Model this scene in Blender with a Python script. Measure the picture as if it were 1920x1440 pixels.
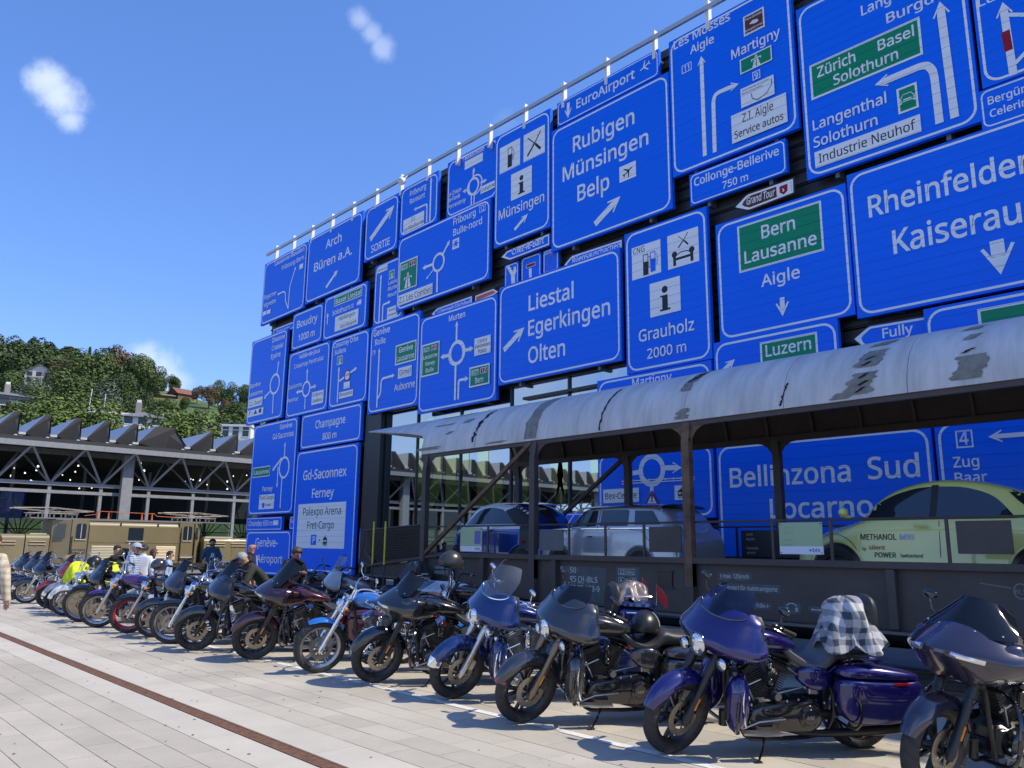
import bpy, bmesh, math, random
from math import sin, cos, pi, radians, sqrt, atan2
from mathutils import Vector, Matrix, noise
for o in list(bpy.data.objects): bpy.data.objects.remove(o)
SC = bpy.context.scene
COL = SC.collection
random.seed(7)
# ------------------------------------------------------------------ camera, sky, sun, exposure
SUN_DIR = Vector((0.66, 0.53, 1.0)).normalized()
cam = bpy.data.cameras.new('camera'); camo = bpy.data.objects.new('camera', cam); COL.objects.link(camo)
cam.sensor_width = 36; cam.lens = 36*1500/1920; cam.clip_start = .05; cam.clip_end = 3000
_r = Vector((0.6774062730182034, 0.7355290896161791, 0.010848944832655234))
_u = Vector((0.13968655657459372, -0.14310019571421223, 0.9798010001520142))
_f = Vector((-0.7222246237756784, 0.6622078920663427, 0.1996804960358698))
camo.matrix_world = Matrix(((_r[0], _u[0], -_f[0], 0), (_r[1], _u[1], -_f[1], 0), (_r[2], _u[2], -_f[2], 1.62), (0, 0, 0, 1)))
SC.camera = camo
world = bpy.data.worlds.new('World'); SC.world = world; world.use_nodes = True
wn = world.node_tree; wn.nodes.clear()
W_ = lambda t: wn.nodes.new(t)
wo = W_('ShaderNodeOutputWorld'); bg = W_('ShaderNodeBackground'); sky = W_('ShaderNodeTexSky')
sky.sky_type = 'NISHITA'; sky.sun_disc = False
sky.sun_elevation = math.asin(SUN_DIR.z); sky.sun_rotation = atan2(SUN_DIR.x, SUN_DIR.y)
sky.altitude = 450; sky.air_density = 1.0; sky.dust_density = 0.35; sky.ozone_density = 2.2
bg.inputs['Strength'].default_value = 0.15
geo = W_('ShaderNodeNewGeometry'); gam = W_('ShaderNodeTexCoord')
# small fair weather clouds, placed by compass direction and broken up by noise
nz = W_('ShaderNodeTexNoise'); nz.inputs['Scale'].default_value = 26; nz.inputs['Detail'].default_value = 9; nz.inputs['Roughness'].default_value = .62
wn.links.new(gam.outputs['Generated'], nz.inputs['Vector'])
acc = None
def cloud_dir(az, el):
    a = radians(az); e = radians(el); return Vector((sin(a)*cos(e), cos(a)*cos(e), sin(e)))
CLOUDS = [(-80.3, 27.7, .017, .85), (-79.4, 26.9, .019, .85), (-78.7, 25.8, .012, .7), (-59.8, 35.3, .010, .42), (-58.9, 34.6, .010, .40), (-58.0, 33.8, .011, .42), (-48.3, 29.6, .012, .06), 
          (-72.8, 11.6, .018, .8), (-71.8, 10.9, .022, .8), (-70.6, 10.4, .014, .55), (-73.4, 10.6, .02, .7), (30, 25, .2, .5), (140, 22, .25, .6), (-170, 18, .2, .6), (-130, 12, .16, .7), (80, 14, .2, .6)]
for az, el, rad, st in CLOUDS:
    d = cloud_dir(az, el)
    vm = W_('ShaderNodeVectorMath'); vm.operation = 'DISTANCE'; vm.inputs[1].default_value = d
    wn.links.new(gam.outputs['Generated'], vm.inputs[0])
    m1 = W_('ShaderNodeMath'); m1.operation = 'MULTIPLY_ADD'; m1.inputs[1].default_value = -rad*4.2*.55; m1.inputs[2].default_value = rad*4.2*.55*.5
    wn.links.new(nz.outputs['Fac'], m1.inputs[0])
    ad = W_('ShaderNodeMath'); ad.operation = 'ADD'
    wn.links.new(vm.outputs['Value'], ad.inputs[0]); wn.links.new(m1.outputs[0], ad.inputs[1])
    mr = W_('ShaderNodeMapRange'); mr.interpolation_type = 'SMOOTHSTEP'
    mr.inputs['From Min'].default_value = rad*1.6; mr.inputs['From Max'].default_value = rad*.1
    mr.inputs['To Min'].default_value = 0; mr.inputs['To Max'].default_value = st
    wn.links.new(ad.outputs[0], mr.inputs['Value'])
    if acc is None: acc = mr.outputs['Result']
    else:
        mx = W_('ShaderNodeMath'); mx.operation = 'MAXIMUM'; wn.links.new(acc, mx.inputs[0]); wn.links.new(mr.outputs['Result'], mx.inputs[1]); acc = mx.outputs[0]
mixc = W_('ShaderNodeMix'); mixc.data_type = 'RGBA'
hs = W_('ShaderNodeHueSaturation'); hs.inputs['Saturation'].default_value = 1.18; hs.inputs['Value'].default_value = 1.0
gm_ = W_('ShaderNodeGamma'); gm_.inputs['Gamma'].default_value = .75; tn = W_('ShaderNodeMix'); tn.data_type = 'RGBA'; tn.blend_type = 'MULTIPLY'; tn.inputs['Factor'].default_value = 1; tn.inputs['B'].default_value = (.98, 1.06, 1.42, 1)
wn.links.new(sky.outputs[0], gm_.inputs['Color']); wn.links.new(gm_.outputs[0], tn.inputs['A']); wn.links.new(tn.outputs['Result'], hs.inputs['Color'])
wn.links.new(acc, mixc.inputs['Factor']); wn.links.new(hs.outputs[0], mixc.inputs['A']); mixc.inputs['B'].default_value = (3.4, 3.9, 4.9, 1)
wn.links.new(mixc.outputs['Result'], bg.inputs['Color']); wn.links.new(bg.outputs[0], wo.inputs[0])
sl = bpy.data.lights.new('sun', 'SUN'); sl.energy = 3.15; sl.angle = radians(.53); sl.color = (1, .92, .76)
so = bpy.data.objects.new('sun', sl); COL.objects.link(so)
so.rotation_euler = SUN_DIR.to_track_quat('Z', 'Y').to_euler()
SC.view_settings.view_transform = 'Standard'; SC.view_settings.look = 'None'; SC.view_settings.gamma = 1
SC.view_settings.exposure = 0.72
try: SC.view_settings.use_curve_mapping = False
except Exception: pass
SC.render.engine = 'CYCLES'
SC.cycles.max_bounces = 8; SC.cycles.diffuse_bounces = 3; SC.cycles.glossy_bounces = 4; SC.cycles.transparent_max_bounces = 12
SC.cycles.use_denoising = True
# ------------------------------------------------------------------ materials
MATS = {}
def mat(name, col, rough=.5, metal=0, spec=.5, coat=0, trans=0, alpha=1, noise_amt=0, noise_scale=5, bump=0, bump_scale=30, emit=None, detail=4, stretch=None, sheen=0, rand=0, col2=None, flake=0):
    if name in MATS: return MATS[name]
    m = bpy.data.materials.new(name); m.use_nodes = True; nt = m.node_tree; b = nt.nodes['Principled BSDF']
    b.inputs['Base Color'].default_value = (*col, 1); b.inputs['Roughness'].default_value = rough; b.inputs['Metallic'].default_value = metal
    b.inputs['Specular IOR Level'].default_value = spec; b.inputs['Coat Weight'].default_value = coat; b.inputs['Coat Roughness'].default_value = .03
    b.inputs['Transmission Weight'].default_value = trans; b.inputs['Alpha'].default_value = alpha
    if sheen: b.inputs['Sheen Weight'].default_value = sheen
    if emit: b.inputs['Emission Color'].default_value = (*emit[0], 1); b.inputs['Emission Strength'].default_value = emit[1]
    co = None
    if noise_amt or bump or col2 or flake:
        tc = nt.nodes.new('ShaderNodeTexCoord'); mp = nt.nodes.new('ShaderNodeMapping'); nt.links.new(tc.outputs['Object'], mp.inputs[0])
        if stretch: mp.inputs['Scale'].default_value = stretch
    cur = None
    if noise_amt or col2:
        n = nt.nodes.new('ShaderNodeTexNoise'); n.inputs['Scale'].default_value = noise_scale; n.inputs['Detail'].default_value = detail; n.inputs['Roughness'].default_value = .6
        nt.links.new(mp.outputs[0], n.inputs['Vector'])
        rp = nt.nodes.new('ShaderNodeValToRGB'); rp.color_ramp.elements[0].position = .32; rp.color_ramp.elements[1].position = .7
        c2 = col2 or tuple(min(1, c*(1+noise_amt)) for c in col); c1 = col if col2 else tuple(c*(1-noise_amt) for c in col)
        rp.color_ramp.elements[0].color = (*c1, 1); rp.color_ramp.elements[1].color = (*c2, 1)
        nt.links.new(n.outputs['Fac'], rp.inputs[0]); cur = rp.outputs[0]
        mr = nt.nodes.new('ShaderNodeMapRange'); mr.inputs['To Min'].default_value = max(.02, rough-.08); mr.inputs['To Max'].default_value = min(1, rough+.1)
        if not coat and metal < .9: nt.links.new(n.outputs['Fac'], mr.inputs[0]); nt.links.new(mr.outputs[0], b.inputs['Roughness'])
    if rand:
        oi = nt.nodes.new('ShaderNodeObjectInfo'); h = nt.nodes.new('ShaderNodeHueSaturation'); m3 = nt.nodes.new('ShaderNodeMapRange')
        m3.inputs['To Min'].default_value = 1-rand; m3.inputs['To Max'].default_value = 1+rand
        nt.links.new(oi.outputs['Random'], m3.inputs[0]); nt.links.new(m3.outputs[0], h.inputs['Value'])
        if cur: nt.links.new(cur, h.inputs['Color'])
        else: h.inputs['Color'].default_value = (*col, 1)
        cur = h.outputs[0]
    if cur: nt.links.new(cur, b.inputs['Base Color'])
    if bump:
        n2 = nt.nodes.new('ShaderNodeTexNoise'); n2.inputs['Scale'].default_value = bump_scale; n2.inputs['Detail'].default_value = 3
        nt.links.new(mp.outputs[0], n2.inputs['Vector']); bp = nt.nodes.new('ShaderNodeBump'); bp.inputs['Strength'].default_value = bump; bp.inputs['Distance'].default_value = .01
        nt.links.new(n2.outputs['Fac'], bp.inputs['Height']); nt.links.new(bp.outputs[0], b.inputs['Normal'])
    MATS[name] = m; return m
def paint(name, col, flake=True):
    m = mat('paint_'+name, col, rough=.25, metal=.3 if flake else 0, coat=1, spec=.5); m.node_tree.nodes['Principled BSDF'].inputs['Coat IOR'].default_value = 1.6; return m
chrome = mat('chrome', (.82, .83, .85), rough=.09, metal=1)
steel = mat('brushed_steel', (.55, .54, .52), rough=.32, metal=1, noise_amt=.12, noise_scale=40)
alu = mat('cast_aluminium', (.42, .42, .42), rough=.35, metal=1)
blackm = mat('black_powder_coat', (.016, .016, .017), rough=.3, spec=.5)
glossb = mat('gloss_black', (.008, .008, .01), rough=.15, coat=1)
rubber = mat('tyre_rubber', (.022, .022, .022), rough=.72, bump=.25, bump_scale=90, noise_amt=.25, noise_scale=20)
leather = mat('black_leather', (.04, .04, .041), rough=.38, bump=.35, bump_scale=160)
plastic = mat('black_plastic', (.02, .02, .021), rough=.5)
lens = mat('clear_lens', (.75, .78, .8), rough=.06, metal=.85)
amber = mat('amber_lens', (.75, .22, .02), rough=.15, coat=.6)
redl = mat('red_lens', (.45, .01, .01), rough=.15, coat=.6)
brakem = mat('brake_disc_steel', (.34, .30, .25), rough=.36, metal=1, noise_amt=.2, noise_scale=60)
# ------------------------------------------------------------------ mesh helpers
def tag(o, label=None, cat=None, group=None, kind=None):
    if label: o['label'] = label
    if cat: o['category'] = cat
    if group: o['group'] = group
    if kind: o['kind'] = kind
    return o
def empty(name, loc=(0, 0, 0), rot=(0, 0, 0)):
    o = bpy.data.objects.new(name, None); COL.objects.link(o); o.location = loc; o.rotation_euler = rot; o.empty_display_size = .1; return o
def link(name, me, parent=None):
    o = bpy.data.objects.new(name, me); COL.objects.link(o)
    if parent: o.parent = parent
    return o
class MB:
    def __init__(s): s.v = []; s.f = []; s.m = []; s.X = None
    def add(s, vs, fs, mi=0):
        b = len(s.v); 
        if s.X is not None: vs = [s.X @ Vector(v) for v in vs]
        s.v += [tuple(v) for v in vs]; s.f += [tuple(i+b for i in f) for f in fs]; s.m += [mi]*len(fs); return s
    def box(s, c, d, rot=None, mi=0, bev=0):
        x, y, z = (a/2 for a in d)
        if bev:
            b = min(bev, x*.9, y*.9, z*.9); vs = []
            for zz, k in ((-z, 1), (-z+b, 0), (z-b, 0), (z, 1)):
                e = b if k else 0
                X, Y = x-e, y-e; q = b*.6
                vs += [(-X+q, -Y, zz), (X-q, -Y, zz), (X, -Y+q, zz), (X, Y-q, zz), (X-q, Y, zz), (-X+q, Y, zz), (-X, Y-q, zz), (-X, -Y+q, zz)]
            fs = [tuple(range(7, -1, -1)), tuple(range(24, 32))]
            for k in range(3):
                for i in range(8): j = (i+1) % 8; fs.append((k*8+i, k*8+j, k*8+8+j, k*8+8+i))
        else:
            vs = [(-x, -y, -z), (x, -y, -z), (x, y, -z), (-x, y, -z), (-x, -y, z), (x, -y, z), (x, y, z), (-x, y, z)]
            fs = [(3, 2, 1, 0), (4, 5, 6, 7), (0, 1, 5, 4), (1, 2, 6, 5), (2, 3, 7, 6), (3, 0, 4, 7)]
        if rot is not None: vs = [rot @ Vector(v) for v in vs]
        return s.add([(v[0]+c[0], v[1]+c[1], v[2]+c[2]) for v in vs], fs, mi)
    def bb(s, a, b, mi=0, bev=0): return s.box([(a[i]+b[i])/2 for i in range(3)], [abs(a[i]-b[i]) for i in range(3)], mi=mi, bev=bev)
    def beam(s, p, q, w, h=None, up=(0, 0, 1), mi=0):
        p = Vector(p); q = Vector(q); h = h or w; d = (q-p); L = d.length
        if L < 1e-6: return s
        d /= L; u = Vector(up); 
        if abs(d.dot(u)) > .99: u = Vector((1, 0, 0))
        y = u.cross(d).normalized(); z = d.cross(y)
        return s.box((p+q)/2, (L, w, h), Matrix((d, y, z)).transposed(), mi)
    def tube(s, pts, r, n=8, smooth=0, cap=True, mi=0):
        P = [Vector(p) for p in pts]
        if smooth: P, r = spline(P, r, smooth)
        R = r if isinstance(r, (list, tuple)) else [r]*len(P)
        vs = []; pu = None
        for i, p in enumerate(P):
            t = (P[min(i+1, len(P)-1)]-P[max(i-1, 0)]).normalized()
            if pu is None: pu = t.orthogonal().normalized()
            pu = (pu-t*pu.dot(t)).normalized(); w = t.cross(pu)
            for k in range(n): a = 2*pi*k/n; vs.append(p+(pu*cos(a)+w*sin(a))*R[i])
        fs = []
        for i in range(len(P)-1):
            for k in range(n): k2 = (k+1) % n; fs.append((i*n+k, i*n+k2, (i+1)*n+k2, (i+1)*n+k))
        if cap: fs += [tuple(range(n-1, -1, -1)), tuple((len(P)-1)*n+k for k in range(n))]
        return s.add(vs, fs, mi)
    def lathe(s, prof, org, axis, n=24, closed=False, mi=0, a0=0, a1=2*pi):
        org = Vector(org); ax = Vector(axis).normalized(); u = Vector((0, 0, 1)) if abs(ax.z) < .9 else Vector((1, 0, 0))
        u = (u-ax*u.dot(ax)).normalized(); w = ax.cross(u); vs = []; full = abs(a1-a0-2*pi) < 1e-6; nn = n if full else n+1
        for k in range(nn):
            a = a0+(a1-a0)*k/n
            for r, h in prof: vs.append(org+ax*h+(u*cos(a)+w*sin(a))*r)
        m = len(prof); fs = []
        for k in range(n):
            k2 = (k+1) % nn
            for i in range(m if closed else m-1): j = (i+1) % m; fs.append((k*m+i, k*m+j, k2*m+j, k2*m+i))
        return s.add(vs, fs, mi)
    def cyl(s, p, q, r, n=16, r2=None, mi=0):
        p = Vector(p); q = Vector(q); L = (q-p).length
        return s.lathe([(0, 0), (r, 0), (r2 or r, L), (0, L)], p, q-p, n, mi=mi)
    def ball(s, c, r, n=12, m=8, sc=(1, 1, 1), mi=0):
        vs = []; fs = []
        for i in range(m+1):
            t = pi*i/m
            for k in range(n): a = 2*pi*k/n; vs.append((c[0]+r*sc[0]*sin(t)*cos(a), c[1]+r*sc[1]*sin(t)*sin(a), c[2]+r*sc[2]*cos(t)))
        for i in range(m):
            for k in range(n): k2 = (k+1) % n; fs.append((i*n+k, (i+1)*n+k, (i+1)*n+k2, i*n+k2))
        return s.add(vs, fs, mi)
    def loft(s, secs, n=20, sub=4, cap=True, mi=0):
        """secs: (x, yc, zc, half width, half height up, half height down, exponent); rings in the YZ plane"""
        S = [tuple(q) for q in secs]
        if sub > 1: S = splinen(S, sub)
        vs = []
        for x, yc, zc, hw, hu, hd, e in S:
            for k in range(n):
                a = 2*pi*k/n; c, q = cos(a), sin(a)
                y = math.copysign(abs(c)**(2/e), c)*hw; z = math.copysign(abs(q)**(2/e), q)*(hu if q > 0 else hd)
                vs.append((x, yc+y, zc+z))
        fs = []
        for i in range(len(S)-1):
            for k in range(n): k2 = (k+1) % n; fs.append((i*n+k, i*n+k2, (i+1)*n+k2, (i+1)*n+k))
        if cap: fs += [tuple(range(n-1, -1, -1)), tuple((len(S)-1)*n+k for k in range(n))]
        return s.add(vs, fs, mi)
    def grid(s, fn, nu, nv, th=0, mi=0, nrm=None):
        vs = [Vector(fn(i/nu, j/nv)) for i in range(nu+1) for j in range(nv+1)]
        fs = [(i*(nv+1)+j, (i+1)*(nv+1)+j, (i+1)*(nv+1)+j+1, i*(nv+1)+j+1) for i in range(nu) for j in range(nv)]
        if th:
            N = [Vector() for _ in vs]
            for f in fs:
                c = (vs[f[2]]-vs[f[0]]).cross(vs[f[3]]-vs[f[1]])
                for q in f: N[q] += c
            back = [v-(nn.normalized() if nn.length > 1e-12 else Vector((0, 0, 0)))*th for v, nn in zip(vs, N)]
            b = len(vs); fs2 = [tuple(q+b for q in reversed(f)) for f in fs]
            edge = [i*(nv+1) for i in range(nu+1)]+[nu*(nv+1)+j for j in range(1, nv+1)]+[i*(nv+1)+nv for i in range(nu-1, -1, -1)]+[j for j in range(nv-1, 0, -1)]
            rim = [(edge[(k+1) % len(edge)], edge[k], edge[k]+b, edge[(k+1) % len(edge)]+b) for k in range(len(edge))]
            return s.add(vs+back, fs+fs2+rim, mi)
        return s.add(vs, fs, mi)
    def prism(s, pts, d, mi=0):
        """pts: list of 3D points (planar outline), d: extrusion vector"""
        n = len(pts); d = Vector(d); P = [Vector(p) for p in pts]
        nn = Vector()
        for i in range(n): nn += P[i].cross(P[(i+1) % n])
        if nn.dot(d) > 0: P.reverse()
        return s.add(P+[p+d for p in P], [tuple(range(n)), tuple(range(2*n-1, n-1, -1))]+[(i, n+i, n+(i+1) % n, (i+1) % n) for i in range(n)], mi)
    def mesh(s, name, mats, smooth=35):
        me = bpy.data.meshes.new(name); me.from_pydata(s.v, [], s.f)
        for m in (mats if isinstance(mats, (list, tuple)) else [mats]): me.materials.append(m)
        if any(s.m): me.polygons.foreach_set('material_index', s.m)
        if smooth:
            me.polygons.foreach_set('use_smooth', [True]*len(s.f)); me.set_sharp_from_angle(angle=radians(smooth))
        me.update(); return me
    def build(s, name, mats, parent=None, smooth=35): return link(name, s.mesh(name, mats, smooth), parent)
def _cr(a, b, c, d, t): return .5*((2*b)+(-a+c)*t+(2*a-5*b+4*c-d)*t*t+(-a+3*b-3*c+d)*t**3)
def spline(P, r, k):
    R = r if isinstance(r, (list, tuple)) else [r]*len(P); S = splinen([(*p, q) for p, q in zip(P, R)], k)
    return [Vector(q[:3]) for q in S], [q[3] for q in S]
def splinen(S, k):
    out = []; n = len(S)
    for i in range(n-1):
        a, b, c, d = S[max(i-1, 0)], S[i], S[i+1], S[min(i+2, n-1)]
        for j in range(k): out.append(tuple(_cr(a[q], b[q], c[q], d[q], j/k) for q in range(len(b))))
    out.append(tuple(S[-1])); return out
def lerp(a, b, t): return a+(b-a)*t
def interp(T, x):
    if x <= T[0][0]: return T[0][1]
    for (a, p), (b, q) in zip(T, T[1:]):
        if x <= b: return p+(q-p)*(x-a)/(b-a)
    return T[-1][1]
def smooth_interp(T, x):
    n = len(T)
    if x <= T[0][0]: return T[0][1]
    if x >= T[-1][0]: return T[-1][1]
    for i in range(n-1):
        if x <= T[i+1][0]:
            t = (x-T[i][0])/(T[i+1][0]-T[i][0]); return _cr(T[max(i-1, 0)][1], T[i][1], T[i+1][1], T[min(i+2, n-1)][1], t)
TXT = {}
FONT = None; CAPH = .729
try:
    import os
    FONT = bpy.data.fonts.load(os.path.join(bpy.utils.resource_path('LOCAL'), 'datafiles', 'fonts', 'NotoSansHebrew-Regular.woff2'))
except Exception: FONT = None
def text_mesh(s, bold=0.0, shear=0.0):
    """flat text as vertices/faces in the XY plane: cap height 1, natural width, from x=0"""
    key = (s, bold, shear)
    if key in TXT: return TXT[key]
    cu = bpy.data.curves.new('t', 'FONT'); cu.body = s
    if FONT and all(ord(ch) < 383 for ch in s): cu.font = FONT
    cu.size = 1; cu.offset = 0; cu.resolution_u = 3; cu.shear = shear
    ob = bpy.data.objects.new('t', cu); COL.objects.link(ob)
    dg = bpy.context.evaluated_depsgraph_get(); me = ob.evaluated_get(dg).to_mesh()
    vs = [v.co.copy() for v in me.vertices]; fs = [tuple(p.vertices) for p in me.polygons]
    ob.evaluated_get(dg).to_mesh_clear(); bpy.data.objects.remove(ob); bpy.data.curves.remove(cu)
    if not vs: TXT[key] = ([], [], 1); return TXT[key]
    if bold:   # embolden: push the outline outwards
        cnt = {}
        for f in fs:
            for a, b in zip(f, f[1:]+f[:1]): cnt[(a, b)] = 1
        nr = {}
        for (a, b) in cnt:
            if (b, a) not in cnt:
                d = vs[b]-vs[a]; L_ = d.length
                if L_ > 1e-9:
                    for q in (a, b): nr.setdefault(q, []).append(Vector((d.y/L_, -d.x/L_, 0)))
        for q, ns in nr.items():
            m = sum(ns, Vector()); 
            if m.length > 1e-6: m.normalize(); vs[q] = vs[q]+m*(bold/max(.5, m.dot(ns[0])))
    x0 = min(v.x for v in vs); x1 = max(v.x for v in vs); k = 1/CAPH
    TXT[key] = ([((v.x-x0), v.y*k) for v in vs], fs, x1-x0); return TXT[key]
_q = text_mesh('H'); CAPH = max(y for x, y in _q[0])*CAPH; TXT.clear()
def put_text(mb, s, org, dx, dz, width, cap, mi=0, bold=.012, shear=0, center=False):
    """text fitted into 'width' metres along unit vector dx with cap height 'cap' along dz"""
    vs, fs, w = text_mesh(s, bold, shear)
    if not vs: return
    k = width/w if width else cap*CAPH; org = Vector(org); dx = Vector(dx); dz = Vector(dz)
    if center: org = org-dx*(w*k/2)
    mb.add([org+dx*(x*k)+dz*(y*cap) for x, y in vs], fs, mi)
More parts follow.
